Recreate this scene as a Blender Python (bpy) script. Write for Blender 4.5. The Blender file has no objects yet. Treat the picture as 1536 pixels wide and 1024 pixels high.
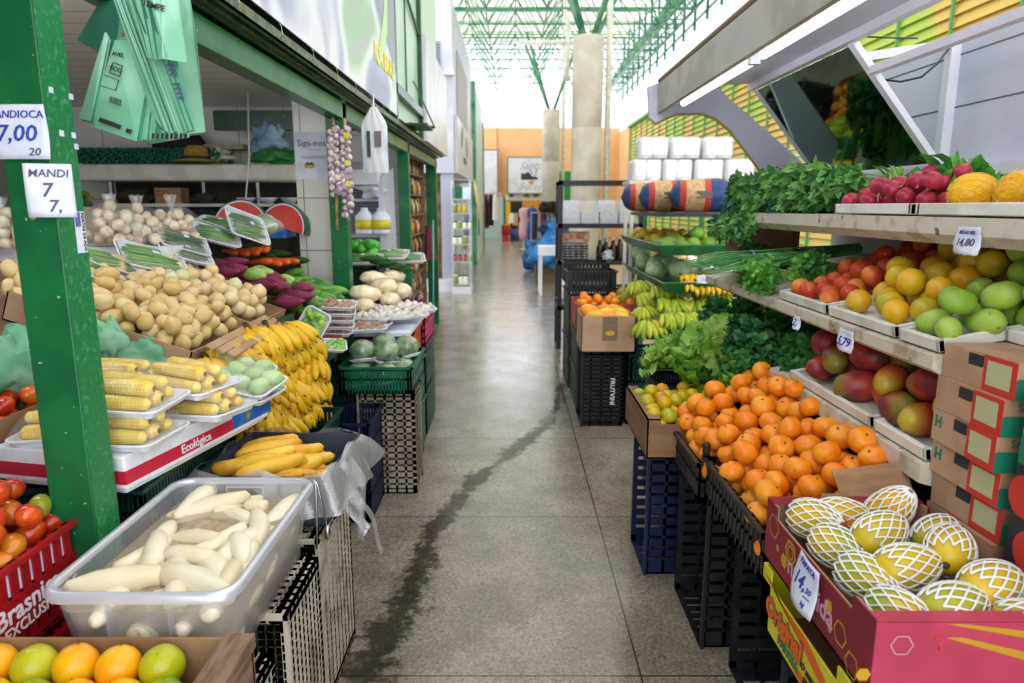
import bpy, math, random
from mathutils import Vector, Matrix, Euler
C = bpy.context.scene.collection
random.seed(7)
PI = math.pi
rnd = random.random
def U(a, b): return random.uniform(a, b)
# ---- camera model of the photograph (1536x1024), used to turn a pixel plus a known distance/height into a place
F, TH, H = 1040.0, math.radians(11.0), 1.5
cT, sT = math.cos(TH), math.sin(TH)
def ray(u, v):
    a, b = (u-768)/F, (512-v)/F
    return (a, cT+b*sT, -sT+b*cT)
def PY(u, v, Y):
    r = ray(u, v); t = Y/r[1]; return (r[0]*t, Y, H+r[2]*t)
def PZ(u, v, Z):
    r = ray(u, v); t = (Z-H)/r[2]; return (r[0]*t, r[1]*t, Z)
def PX(u, v, X):
    r = ray(u, v); t = X/r[0]; return (X, r[1]*t, H+r[2]*t)

KIDS = {}
def link(o, parent=None):
    C.objects.link(o)
    if parent is not None:
        o.parent = parent; KIDS.setdefault(parent.name, []).append(o)
    return o
def tag(o, label=None, cat=None, group=None, kind=None):
    if label: o['label'] = label
    if cat: o['category'] = cat
    if group: o['group'] = group
    if kind: o['kind'] = kind
    return o
def empty(name, loc=(0,0,0), rz=0, label=None, cat=None, group=None):
    o = bpy.data.objects.new(name, None); o.empty_display_size = .05
    o.location = loc; o.rotation_euler = (0,0,rz); link(o)
    return tag(o, label, cat, group)
def copy_tree(o, parent=None):
    c = o.copy(); link(c, parent)
    for ch in KIDS.get(o.name, []): copy_tree(ch, c)
    return c
class Kind:
    """one prototype thing; put() moves it the first time and copies it afterwards"""
    ALL = []
    def __init__(s, root, cat): s.r, s.used, s.cat = root, False, cat; Kind.ALL.append(s)
    def put(s, loc, rot=(0,0,0), sc=1, label=None, group=None):
        if s.used: o = copy_tree(s.r)
        else: o = s.r; s.used = True
        if 'group' in o: del o['group']
        o.location = loc
        o.rotation_euler = rot if not isinstance(rot, (int, float)) else (0,0,rot)
        o.scale = (sc,)*3 if isinstance(sc, (int, float)) else sc
        return tag(o, label, s.cat, group)

class MB:
    def __init__(s): s.v, s.f, s.m, s.uv = [], [], [], None
    def poly(s, pts, mi=0):
        n = len(s.v); s.v += [tuple(p) for p in pts]; s.f.append(tuple(range(n, n+len(pts)))); s.m.append(mi); return s
    def box(s, x0, y0, z0, x1, y1, z1, mi=0):
        if x0 > x1: x0, x1 = x1, x0
        if y0 > y1: y0, y1 = y1, y0
        if z0 > z1: z0, z1 = z1, z0
        n = len(s.v)
        s.v += [(x0,y0,z0),(x1,y0,z0),(x1,y1,z0),(x0,y1,z0),(x0,y0,z1),(x1,y0,z1),(x1,y1,z1),(x0,y1,z1)]
        for q in ((0,3,2,1),(4,5,6,7),(0,1,5,4),(1,2,6,5),(2,3,7,6),(3,0,4,7)): s.f.append(tuple(n+i for i in q)); s.m.append(mi)
        return s
    def hexa(s, p, mi=0):
        n = len(s.v); s.v += [tuple(q) for q in p]
        for q in ((0,3,2,1),(4,5,6,7),(0,1,5,4),(1,2,6,5),(2,3,7,6),(3,0,4,7)): s.f.append(tuple(n+i for i in q)); s.m.append(mi)
        return s
    def bar(s, a, b, w, h=None, mi=0, up=(0,0,1)):
        a, b = Vector(a), Vector(b); d = (b-a).normalized(); h = h or w
        x = d.cross(Vector(up))
        if x.length < 1e-4: x = Vector((1,0,0))
        x.normalize(); z = x.cross(d)
        p = []
        for e in (z*(-h/2), z*(h/2)):
            p += [a-x*w/2+e, b-x*w/2+e, b+x*w/2+e, a+x*w/2+e]
        return s.hexa(p, mi)
    def tube(s, pts, r, n=6, mi=0, cap=True, flat=1.0):
        pts = [Vector(p) for p in pts]; k = len(pts)
        rs = r if isinstance(r, (list, tuple)) else [r]*k
        base = len(s.v); prev = None
        for i, p in enumerate(pts):
            d = (pts[min(i+1,k-1)]-pts[max(i-1,0)]).normalized()
            if prev is None:
                x = d.cross(Vector((0,0,1)))
                if x.length < 1e-3: x = d.cross(Vector((0,1,0)))
            else: x = prev - d*prev.dot(d)
            x.normalize(); prev = x; y = d.cross(x)
            for j in range(n):
                a = 2*PI*j/n; s.v.append(tuple(p+(x*math.cos(a)+y*math.sin(a)*flat)*rs[i]))
        for i in range(k-1):
            for j in range(n):
                a, b = base+i*n+j, base+i*n+(j+1)%n
                s.f.append((a, b, b+n, a+n)); s.m.append(mi)
        if cap:
            s.f.append(tuple(base+j for j in range(n))[::-1]); s.m.append(mi)
            s.f.append(tuple(base+(k-1)*n+j for j in range(n))); s.m.append(mi)
        return s
    def lathe(s, prof, n=16, mi=0, c=(0,0,0), fn=None):
        base = len(s.v); k = len(prof)
        for i, (r, z) in enumerate(prof):
            for j in range(n):
                a = 2*PI*j/n; p = Vector((r*math.cos(a), r*math.sin(a), z))
                if fn: p = fn(p)
                s.v.append((p[0]+c[0], p[1]+c[1], p[2]+c[2]))
        for i in range(k-1):
            for j in range(n):
                a, b = base+i*n+j, base+i*n+(j+1)%n
                s.f.append((a, b, b+n, a+n)); s.m.append(mi)
        if prof[0][0] > 1e-5: s.f.append(tuple(base+j for j in range(n))[::-1]); s.m.append(mi)
        if prof[-1][0] > 1e-5: s.f.append(tuple(base+(k-1)*n+j for j in range(n))); s.m.append(mi)
        return s
    def grid(s, fn, nu, nv, mi=0, uv=False):
        base = len(s.v)
        if uv and s.uv is None: s.uv = {}
        for i in range(nu+1):
            for j in range(nv+1):
                if uv: s.uv[len(s.v)] = (i/nu, j/nv)
                s.v.append(tuple(fn(i/nu, j/nv)))
        for i in range(nu):
            for j in range(nv):
                a = base+i*(nv+1)+j; s.f.append((a, a+nv+1, a+nv+2, a+1)); s.m.append(mi)
        return s
    def add(s, o, mx, mi=None):
        n = len(s.v); s.v += [tuple(mx @ Vector(p)) for p in o.v]
        s.f += [tuple(n+i for i in q) for q in o.f]; s.m += (o.m if mi is None else [mi]*len(o.f)); return s
    def mesh(s, name, mats, smooth):
        me = bpy.data.meshes.new(name); me.from_pydata(s.v, [], s.f)
        if not isinstance(mats, (list, tuple)): mats = [mats]
        for m in mats: me.materials.append(m)
        if len(mats) > 1: me.polygons.foreach_set('material_index', s.m)
        if smooth: me.polygons.foreach_set('use_smooth', [True]*len(s.f))
        if s.uv:
            l = me.uv_layers.new(name='UVMap')
            for lp in me.loops: l.data[lp.index].uv = s.uv.get(lp.vertex_index, (0,0))
        me.validate(); me.update(); return me
    def build(s, name, mats, parent=None, smooth=False, bevel=0, solid=0, sub=0, loc=None, label=None, cat=None, group=None, kind=None, recenter=False):
        if recenter and parent is None and s.v:
            xs = [p[0] for p in s.v]; ys = [p[1] for p in s.v]; zs = [p[2] for p in s.v]
            c0 = ((min(xs)+max(xs))/2, (min(ys)+max(ys))/2, min(zs))
            s.v = [(p[0]-c0[0], p[1]-c0[1], p[2]-c0[2]) for p in s.v]; loc = c0
        o = bpy.data.objects.new(name, s.mesh(name, mats, smooth)); link(o, parent)
        if loc: o.location = loc
        if sub:
            m = o.modifiers.new('sub', 'SUBSURF'); m.levels = m.render_levels = sub
        if solid:
            m = o.modifiers.new('solid', 'SOLIDIFY'); m.thickness = solid; m.offset = 0
        if bevel:
            m = o.modifiers.new('bev', 'BEVEL'); m.width = bevel; m.segments = 2; m.limit_method = 'ANGLE'
        return tag(o, label, cat, group, kind)

def TR(x=0, y=0, z=0, rx=0, ry=0, rz=0, s=1):
    m = Matrix.Translation((x,y,z)) @ Euler((rx,ry,rz)).to_matrix().to_4x4()
    S = Matrix.Diagonal(((s,s,s) if isinstance(s,(int,float)) else s)).to_4x4()
    return m @ S

# ---------------- materials
def lin(h):
    h = h.lstrip('#'); r = [int(h[i:i+2],16)/255 for i in (0,2,4)]
    return tuple((c/12.92 if c <= .04045 else ((c+.055)/1.055)**2.4) for c in r)+(1,)
MATS = {}
def mat(name, c, c2=None, c3=None, sc=8, lo=.42, hi=.6, rough=.5, met=0, bump=0, bsc=60, spec=.5, coat=0, trans=0, alpha=1, sss=0, emit=0, ecol=None,
        axis=None, spots=None, spsc=60, spth=.62, stretch=None, vscale=1, ior=1.45, transl=0, detail=3):
    """principled material; c/c2 mixed by noise, c3 = colour another specimen may lean to, axis = ('z',lo,hi,colour) blend along the object"""
    m = bpy.data.materials.new(name); m.use_nodes = True; nt = m.node_tree; N, L = nt.nodes, nt.links
    b = N['Principled BSDF']; out = N['Material Output']
    tc = N.new('ShaderNodeTexCoord'); oi = N.new('ShaderNodeObjectInfo')
    off = N.new('ShaderNodeVectorMath'); off.operation = 'MULTIPLY_ADD'
    mul = N.new('ShaderNodeVectorMath'); mul.operation = 'SCALE'; mul.inputs[0].default_value = (37,51,23); L.new(oi.outputs['Random'], mul.inputs['Scale'])
    off.inputs[1].default_value = stretch or (1,1,1); L.new(tc.outputs['Object'], off.inputs[0]); L.new(mul.outputs[0], off.inputs[2])
    co = off.outputs[0]
    def noise(scale, dt=3):
        n = N.new('ShaderNodeTexNoise'); n.inputs['Scale'].default_value = scale; n.inputs['Detail'].default_value = dt; L.new(co, n.inputs['Vector']); return n.outputs['Fac']
    def rng(f, a, bb):
        r = N.new('ShaderNodeMapRange'); r.interpolation_type = 'SMOOTHSTEP'; r.inputs[1].default_value = a; r.inputs[2].default_value = bb; L.new(f, r.inputs[0]); return r.outputs[0]
    def mix(f, A, B):
        x = N.new('ShaderNodeMix'); x.data_type = 'RGBA'
        if isinstance(f, float): x.inputs[0].default_value = f
        else: L.new(f, x.inputs[0])
        for i, q in ((6,A),(7,B)):
            if isinstance(q, tuple): x.inputs[i].default_value = q
            else: L.new(q, x.inputs[i])
        return x.outputs[2]
    col = lin(c)
    if c3: col = mix(oi.outputs['Random'], col, lin(c3))
    if c2: col = mix(rng(noise(sc, detail), lo, hi), col, lin(c2))
    if axis:
        sp = N.new('ShaderNodeSeparateXYZ'); L.new(tc.outputs['Object'], sp.inputs[0])
        ad = N.new('ShaderNodeMath'); ad.operation = 'MULTIPLY_ADD'; L.new(noise(sc*2), ad.inputs[0]); ad.inputs[1].default_value = (axis[2]-axis[1])*.8; L.new(sp.outputs['XYZ'.index(axis[0].upper())], ad.inputs[2])
        col = mix(rng(ad.outputs[0], axis[1]+(axis[2]-axis[1])*.4, axis[2]+(axis[2]-axis[1])*.4), col, lin(axis[3]))
    if spots: col = mix(rng(noise(spsc, 2), spth, spth+.04), col, lin(spots))
    if isinstance(col, tuple): b.inputs['Base Color'].default_value = col
    else: L.new(col, b.inputs['Base Color'])
    b.inputs['Roughness'].default_value = rough; b.inputs['Metallic'].default_value = met; b.inputs['Specular IOR Level'].default_value = spec
    b.inputs['IOR'].default_value = ior
    if coat: b.inputs['Coat Weight'].default_value = coat; b.inputs['Coat Roughness'].default_value = .15
    if trans: b.inputs['Transmission Weight'].default_value = trans
    if alpha < 1: b.inputs['Alpha'].default_value = alpha
    if sss: b.inputs['Subsurface Weight'].default_value = sss; b.inputs['Subsurface Radius'].default_value = (.02,.012,.006); b.inputs['Subsurface Scale'].default_value = .5
    if emit: b.inputs['Emission Strength'].default_value = emit; b.inputs['Emission Color'].default_value = lin(ecol or c)
    if bump:
        bp = N.new('ShaderNodeBump'); bp.inputs['Strength'].default_value = bump; bp.inputs['Distance'].default_value = .004; L.new(noise(bsc, 4), bp.inputs['Height']); L.new(bp.outputs[0], b.inputs['Normal'])
    if transl:
        t = N.new('ShaderNodeBsdfTranslucent'); ms = N.new('ShaderNodeMixShader'); ms.inputs[0].default_value = transl
        if isinstance(col, tuple): t.inputs[0].default_value = col
        else: L.new(col, t.inputs[0])
        L.new(b.outputs[0], ms.inputs[1]); L.new(t.outputs[0], ms.inputs[2]); L.new(ms.outputs[0], out.inputs[0])
    MATS[name] = m
    return m
def film_mat(name, col='#ffffff', a=.16, rough=.12, bump=.6, bsc=40):
    """thin clear plastic film: mostly see-through with glossy crinkled highlights"""
    m = bpy.data.materials.new(name); m.use_nodes = True; nt = m.node_tree; N, L = nt.nodes, nt.links
    N.remove(N['Principled BSDF']); out = N['Material Output']
    tr = N.new('ShaderNodeBsdfTransparent'); gl = N.new('ShaderNodeBsdfGlossy'); df = N.new('ShaderNodeBsdfDiffuse')
    gl.inputs['Roughness'].default_value = rough; df.inputs[0].default_value = lin(col)
    n = N.new('ShaderNodeTexNoise'); n.inputs['Scale'].default_value = bsc; n.inputs['Detail'].default_value = 3
    tc = N.new('ShaderNodeTexCoord'); L.new(tc.outputs['Object'], n.inputs['Vector'])
    bp = N.new('ShaderNodeBump'); bp.inputs['Strength'].default_value = bump; bp.inputs['Distance'].default_value = .01; L.new(n.outputs['Fac'], bp.inputs['Height']); L.new(bp.outputs[0], gl.inputs['Normal'])
    m1 = N.new('ShaderNodeMixShader'); m1.inputs[0].default_value = .45; L.new(df.outputs[0], m1.inputs[1]); L.new(gl.outputs[0], m1.inputs[2])
    m2 = N.new('ShaderNodeMixShader'); m2.inputs[0].default_value = a; L.new(tr.outputs[0], m2.inputs[1]); L.new(m1.outputs[0], m2.inputs[2]); L.new(m2.outputs[0], out.inputs[0])
    return m

# ---------------- writing as real raised lettering
def text_mesh(txt, size, thick=.0006, shear=0, align='CENTER', bold=0):
    cu = bpy.data.curves.new('lettering', 'FONT'); cu.body = txt; cu.size = size; cu.extrude = thick; cu.align_x = align; cu.align_y = 'CENTER'; cu.shear = shear; cu.offset = bold; cu.resolution_u = 2
    o = bpy.data.objects.new('lettering', cu); C.objects.link(o); bpy.context.view_layer.update()
    dg = bpy.context.evaluated_depsgraph_get(); me = bpy.data.meshes.new_from_object(o.evaluated_get(dg)); bpy.data.objects.remove(o); bpy.data.curves.remove(cu)
    return me
def text(txt, size, m, parent, loc, rot=(PI/2,0,0), name='lettering', shear=0, thick=.0006, sx=1, bold=0, align='CENTER'):
    me = text_mesh(txt, size, thick, shear, align, bold); me.materials.clear(); me.materials.append(m)
    o = bpy.data.objects.new(name, me); link(o, parent); o.location = loc; o.rotation_euler = rot; o.scale = (sx,1,1)
    return o

# ---------------- heap: drop round things one after another where they rest lowest below a mound surface
def heap(n, xr, yr, r, base, mound, K=70, rv=.08, inside=None, pre=()):
    out = list(pre); k0 = len(out)
    for _ in range(n):
        best = None; ri = r*U(1-rv, 1+rv)
        for _k in range(K):
            x, y = U(xr[0]+ri, xr[1]-ri), U(yr[0]+ri, yr[1]-ri)
            if inside and not inside(x, y): continue
            z = base(x, y)+ri
            for (a, b, c, q) in out:
                d2 = (x-a)**2+(y-b)**2; R = ri+q
                if d2 < R*R:
                    zz = c+math.sqrt(R*R-d2)
                    if zz > z: z = zz
            e = z+ri-mound(x, y)
            if best is None or e < best[0]: best = (e, x, y, z)
        if best is None or best[0] > .01: break
        out.append((best[1], best[2], best[3], ri))
    return out[k0:]
def rot3(): return (U(0,2*PI), U(-.9,.9), U(0,2*PI))
# ================= camera, light =================
cam = bpy.data.cameras.new('camera'); cam.lens = F/1536*36; cam.sensor_width = 36; cam.clip_start = .05; cam.clip_end = 200
cam.dof.use_dof = True; cam.dof.focus_distance = 2.1; cam.dof.aperture_fstop = 3.6
co = bpy.data.objects.new('camera', cam); C.objects.link(co); co.location = (0,0,H); co.rotation_euler = (PI/2-TH, 0, 0)
S = bpy.context.scene; S.camera = co
S.view_settings.view_transform = 'Standard'; S.view_settings.look = 'None'; S.view_settings.gamma = 1; S.view_settings.exposure = 0.42; S.view_settings.use_curve_mapping = False
w = bpy.data.worlds.new('sky'); S.world = w; w.use_nodes = True
w.node_tree.nodes['Background'].inputs[0].default_value = (.93,.965,1,1); w.node_tree.nodes['Background'].inputs[1].default_value = 2.5
def area(name, loc, rot, sx, sy, e, col=(1,1,1)):
    l = bpy.data.lights.new(name, 'AREA'); l.shape = 'RECTANGLE'; l.size = sx; l.size_y = sy; l.energy = e; l.color = col
    o = bpy.data.objects.new(name, l); C.objects.link(o); o.location = loc; o.rotation_euler = rot; return o
sun = bpy.data.lights.new('sun', 'SUN'); sun.energy = 4.0; sun.angle = .02; sun.color = (1,.95,.86)
so = bpy.data.objects.new('sun', sun); C.objects.link(so); so.rotation_euler = (math.radians(-48), math.radians(28), 0)

# ================= materials =================
green = mat('green paint','#0c6a38','#0a5a30',sc=5,rough=.32,bump=.15,bsc=90,spots='#9db8a4',spsc=70,spth=.71)
green2 = mat('pale worn green paint','#13753f','#4f9470',sc=75,lo=.5,hi=.8,rough=.4,bump=.4,bsc=160)
dgreen = mat('dark green metal','#114a2e','#0d3a25',sc=6,rough=.3,spots='#6a7a5a',spsc=40,spth=.7)
olive = mat('weathered olive rail','#5f6c48','#3b4a33',sc=20,rough=.4,met=.3)
traygreen = mat('green tray metal','#1f6b3e','#17552f',sc=9,rough=.35)
white = mat('white enamel','#dcdce4','#cfd0da',sc=3,rough=.35)
lilac = mat('white painted panel','#c9c9da','#b9bacb',sc=2,rough=.4)
agedw = mat('aged white shelf edge','#cfc6b4','#a8977a',sc=14,lo=.52,hi=.72,rough=.5,spots='#7a6048',spsc=30,spth=.68)
offw = mat('off white plastic','#e4e2d8','#d3d0c2',sc=8,rough=.4)
foam = mat('white foam','#e9ebf2','#dfe2ea',sc=30,rough=.55,bump=.15,bsc=200)
paper = mat('white paper','#dfe2f0','#d0d4e6',sc=12,rough=.7)
black = mat('black plastic','#17181b','#232428',sc=20,rough=.4)
blackm = mat('black metal','#15171c','#25272c',sc=30,rough=.4)
bluepl = mat('blue plastic','#142348','#101c3c',sc=9,rough=.4)
gcrate = mat('green plastic','#0d6a4c','#0b5a40',sc=9,rough=.35)
dgcrate = mat('dark green plastic','#0d3c35','#0a2f2a',sc=9,rough=.4)
redpl = mat('red plastic','#a5141b','#8e0f18',sc=8,rough=.35)
pinkpl = mat('pink plastic','#d1316b','#bb2a5e',sc=8,rough=.4)
orapl = mat('orange plastic','#d9481e','#c23d19',sc=8,rough=.4)
beigepl = mat('dirty white plastic crate','#c9beae','#8d7f6c',sc=10,lo=.45,hi=.7,rough=.5,bump=.3)
graypl = mat('grey plastic crate','#a39a88','#877c6a',sc=10,rough=.5)
kraft = mat('kraft cardboard','#a98463','#9a7555',sc=6,rough=.75,stretch=(1,1,6))
kraft2 = mat('brown cardboard','#8d6a4c','#7c5b40',sc=6,rough=.75)
kraftp = mat('pale cardboard','#b89676','#a88465',sc=5,rough=.75)
maroon = mat('maroon printed cardboard','#8e2438','#7e1e31',sc=5,rough=.5)
pinkc = mat('pink printed cardboard','#c2415c','#b33a53',sc=5,rough=.5)
yellowc = mat('yellow printed cardboard','#d8cf2c','#cdc222',sc=4,rough=.5)
orangec = mat('orange print','#e0641c',rough=.5)
redprint = mat('red print','#c4342c',rough=.5)
greenprint = mat('green print','#17775a',rough=.5)
dkprint = mat('dark print','#2b2b30',rough=.5)
goldprint = mat('gold print','#c79a26',rough=.5)
ink = mat('blue pen ink','#24429e',rough=.6)
inkd = mat('dark pen ink','#4a4d68',rough=.6)
whitep = mat('white print','#e9e6ec',rough=.5)
crimson = mat('crimson tape','#c21f3e',rough=.45)
bluetape = mat('blue tape','#1d62b8','#2a78c8',sc=20,rough=.4)
steel = mat('steel','#c4c6cc',rough=.22,met=1)
wood = mat('old wood','#8b7358','#6d5740',sc=14,rough=.7,stretch=(1,1,8))
concrete = mat('painted concrete column','#cfc7ba','#bfb6a8',sc=2.2,rough=.75,bump=.2,bsc=30)
orangew = mat('orange plaster','#efbd88','#e9b47e',sc=.8,rough=.85)
greenw = mat('green plaster','#2f8a45',rough=.8)
tile = None
film = film_mat('clear film', a=.11)
film2 = film_mat('milky plastic', '#f2f2f6', a=.36, rough=.2, bsc=25)
glassm = mat('green tinted mirror','#5a7a66',rough=.04,met=1)
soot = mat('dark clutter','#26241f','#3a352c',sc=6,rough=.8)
darkfill = mat('dark fill','#2f312f','#252725',sc=3,rough=.8)  # flat dark tone standing in for shade in holes and doorway; also hat band

def tiled(name, c, grout, sx, sz, axis='XZ', mort=.006, rough=.25):
    m = bpy.data.materials.new(name); m.use_nodes = True; N, L = m.node_tree.nodes, m.node_tree.links; b = N['Principled BSDF']
    tc = N.new('ShaderNodeTexCoord'); sp = N.new('ShaderNodeSeparateXYZ'); cb = N.new('ShaderNodeCombineXYZ'); L.new(tc.outputs['Object'], sp.inputs[0])
    L.new(sp.outputs['XYZ'.index(axis[0])], cb.inputs[0]); L.new(sp.outputs['XYZ'.index(axis[1])], cb.inputs[1])
    br = N.new('ShaderNodeTexBrick'); br.offset = 0; br.inputs['Scale'].default_value = 1; br.inputs['Brick Width'].default_value = sx; br.inputs['Row Height'].default_value = sz
    br.inputs['Mortar Size'].default_value = mort/2; br.inputs['Mortar Smooth'].default_value = .3
    br.inputs['Color1'].default_value = lin(c); br.inputs['Color2'].default_value = lin(c); br.inputs['Mortar'].default_value = lin(grout)
    L.new(cb.outputs[0], br.inputs[0]); L.new(br.outputs[0], b.inputs['Base Color']); b.inputs['Roughness'].default_value = rough
    bp = N.new('ShaderNodeBump'); bp.inputs['Strength'].default_value = .4; bp.inputs['Distance'].default_value = .002; bp.invert = True; L.new(br.outputs['Fac'], bp.inputs['Height']); L.new(bp.outputs[0], b.inputs['Normal'])
    return m
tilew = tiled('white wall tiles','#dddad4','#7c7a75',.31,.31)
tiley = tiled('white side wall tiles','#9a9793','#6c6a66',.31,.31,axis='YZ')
pvc = tiled('white pvc ceiling slats','#e2e2e2','#77797b',30,.16,axis='XY',mort=.008,rough=.3)

def floor_mat():
    m = bpy.data.materials.new('polished granite terrazzo'); m.use_nodes = True; N, L = m.node_tree.nodes, m.node_tree.links; b = N['Principled BSDF']
    tc = N.new('ShaderNodeTexCoord')
    def ns(s, d=4):
        n = N.new('ShaderNodeTexNoise'); n.inputs['Scale'].default_value = s; n.inputs['Detail'].default_value = d; L.new(tc.outputs['Object'], n.inputs['Vector']); return n.outputs['Fac']
    def rp(f, stops):
        r = N.new('ShaderNodeValToRGB'); e = r.color_ramp.elements
        while len(e) < len(stops): e.new(.5)
        for q, (p, c) in zip(e, stops): q.position = p; q.color = lin(c)
        L.new(f, r.inputs[0]); return r.outputs[0]
    def mx(f, A, B, bt='MIX'):
        x = N.new('ShaderNodeMix'); x.data_type = 'RGBA'; x.blend_type = bt
        if isinstance(f, float): x.inputs[0].default_value = f
        else: L.new(f, x.inputs[0])
        for i, q in ((6,A),(7,B)):
            if isinstance(q, tuple): x.inputs[i].default_value = q
            else: L.new(q, x.inputs[i])
        return x.outputs[2]
    v = N.new('ShaderNodeTexVoronoi'); v.inputs['Scale'].default_value = 120; L.new(tc.outputs['Object'], v.inputs['Vector'])
    chips = rp(v.outputs['Color'], [(0,'#4f473c'),(.35,'#877d6f'),(.7,'#a29786'),(1,'#bdb2a2')])
    big = rp(ns(1.1), [(.3,'#837c71'),(.7,'#a09990')])
    c = mx(.35, chips, big)
    dirt = rp(ns(3.5, 6), [(.35,'#b5b0a8'),(.62,'#ffffff')]); c = mx(.6, c, dirt, 'MULTIPLY')
    sp = N.new('ShaderNodeSeparateXYZ'); L.new(tc.outputs['Object'], sp.inputs[0])
    br = N.new('ShaderNodeTexBrick'); br.offset = 0; br.inputs['Scale'].default_value = 1; br.inputs['Brick Width'].default_value = 1.35; br.inputs['Row Height'].default_value = 1.18
    br.inputs['Mortar Size'].default_value = .0035; br.inputs['Color1'].default_value = br.inputs['Color2'].default_value = (1,1,1,1); br.inputs['Mortar'].default_value = (.16,.15,.14,1)
    mp = N.new('ShaderNodeMapping'); mp.inputs['Location'].default_value = (.93,.35,0); L.new(tc.outputs['Object'], mp.inputs[0]); L.new(mp.outputs[0], br.inputs[0])
    c = mx(1.0, c, br.outputs[0], 'MULTIPLY'); L.new(c, b.inputs['Base Color'])
    r = N.new('ShaderNodeMapRange'); r.inputs[3].default_value = .12; r.inputs[4].default_value = .30; b.inputs['Specular IOR Level'].default_value = .85; L.new(ns(4), r.inputs[0]); L.new(r.outputs[0], b.inputs['Roughness'])
    bp = N.new('ShaderNodeBump'); bp.inputs['Strength'].default_value = .12; bp.inputs['Distance'].default_value = .002; L.new(ns(60), bp.inputs['Height']); L.new(bp.outputs[0], b.inputs['Normal'])
    return m
MB().box(-7,-2,-.1,9,36,0).build('floor', floor_mat(), kind='structure')

# wet streak running along the aisle: a thin film of dirty water with ragged edges
def wet_mat():
    m = bpy.data.materials.new('dirty water film'); m.use_nodes = True; N, L = m.node_tree.nodes, m.node_tree.links; b = N['Principled BSDF']; out = N['Material Output']
    b.inputs['Base Color'].default_value = lin('#2f2a22'); b.inputs['Roughness'].default_value = .12
    uv = N.new('ShaderNodeUVMap'); sp = N.new('ShaderNodeSeparateXYZ'); L.new(uv.outputs[0], sp.inputs[0])
    def M(op, a, bb=None, cl=False):
        n = N.new('ShaderNodeMath'); n.operation = op; n.use_clamp = cl
        for i, q in enumerate((a, bb)):
            if q is None: continue
            if isinstance(q, (int, float)): n.inputs[i].default_value = q
            else: L.new(q, n.inputs[i])
        return n.outputs[0]
    e = M('ABSOLUTE', M('SUBTRACT', sp.outputs[1], .5)); e = M('SUBTRACT', 1, M('MULTIPLY', e, 2))
    tc = N.new('ShaderNodeTexCoord'); n = N.new('ShaderNodeTexNoise'); n.inputs['Scale'].default_value = 22; n.inputs['Detail'].default_value = 6; n.inputs['Roughness'].default_value = .7; L.new(tc.outputs['Object'], n.inputs['Vector'])
    n2 = N.new('ShaderNodeTexNoise'); n2.inputs['Scale'].default_value = 5; L.new(tc.outputs['Object'], n2.inputs['Vector'])
    f = M('ADD', M('ADD', M('MULTIPLY', e, .5), M('MULTIPLY', n.outputs[0], 1.15)), M('MULTIPLY', n2.outputs[0], .75))
    a = M('MULTIPLY', M('SUBTRACT', f, 1.13), 5, True); a = M('MULTIPLY', a, .66)
    t = N.new('ShaderNodeBsdfTransparent'); ms = N.new('ShaderNodeMixShader'); L.new(a, ms.inputs[0]); L.new(t.outputs[0], ms.inputs[1]); L.new(b.outputs[0], ms.inputs[2]); L.new(ms.outputs[0], out.inputs[0])
    return m
wp = [(545,1023,.16),(590,940,.15),(622,860,.11),(655,790,.10),(690,745,.09),(730,705,.10),(775,672,.10),(815,640,.09),(838,605,.08),(842,575,.06)]
pw = [(Vector(PZ(u,v,.0015)), h) for u,v,h in wp]
pw = [(Vector((pw[0][0].x-.05, pw[0][0].y-.5, .0015)), .12)]+pw
def wetf(a, b):
    t = a*(len(pw)-1); i = min(int(t), len(pw)-2); f = t-i; p = pw[i][0].lerp(pw[i+1][0], f); h = pw[i][1]*(1-f)+pw[i+1][1]*f
    d = (pw[i+1][0]-pw[i][0]).normalized(); s = Vector((d.y,-d.x,0)); return p+s*h*(b-.5)*2
MB().grid(wetf, 60, 8, uv=True).build('wet_streak', wet_mat(), kind='stuff', label='dark wet streak of dirty water running down the middle of the aisle floor', cat='water')

# ================= hall =================
T = MB()
T.box(-7,35,0,9,35.3,5.25)
T.build('wall_far', orangew, kind='structure')
MB().box(-.95,34.9,2.3,-.75,35.02,5.25).build('trim_1', orangew, kind='structure')
MB().box(1.2,34.9,0,3.4,35,3.2).build('trim_2', greenw, kind='structure')
glz = mat('frosted daylight glazing','#f7f9ff',rough=.6,transl=.92)
MB().box(-7,35.05,5.25,9,35.15,9.2).build('window_1', glz, kind='structure')
MB().box(5.25,6,5.0,5.32,35,6.4).build('window_2', glz, kind='structure')
MB().box(5.2,32,0,5.3,35,5.0).build('trim_3', orangew, kind='structure')
# right wall of coloured louvres between green mullions, three metres away behind the stands
louv = mat('yellow green louvre','#b6cc58','#e0c068',sc=.5,lo=.46,hi=.54,rough=.6,stretch=(1,1,3))
wl = MB()
for i in range(34):
    z = .1+i*.145; wl.hexa([(5.24,4,z),(5.36,4,z+.02),(5.36,32,z+.02),(5.24,32,z),(5.30,4,z+.15),(5.42,4,z+.17),(5.42,32,z+.17),(5.30,32,z+.15)])
wl.build('wall_right', louv, kind='structure')
mu = MB()
for i in range(24): mu.box(5.21,4+i*1.2,0,5.24,4.04+i*1.2,5.0)
mu.box(5.1,4,4.92,5.3,32,5.02)
mu.build('trim_4', mat('mullion green','#5fa05a',rough=.5), kind='structure')
mu = MB()
for i in range(22): mu.box(5.15,8+i*1.3,6.4,5.22,8.06+i*1.3,9.2)
for k in range(4): mu.box(5.15,8,6.6+k*.7,5.2,35,6.65+k*.7)
mu.build('trim_5', green, kind='structure')
MB().box(5.25,6,6.4,5.3,35,9.2).build('window_3', glz, kind='structure')
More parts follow.
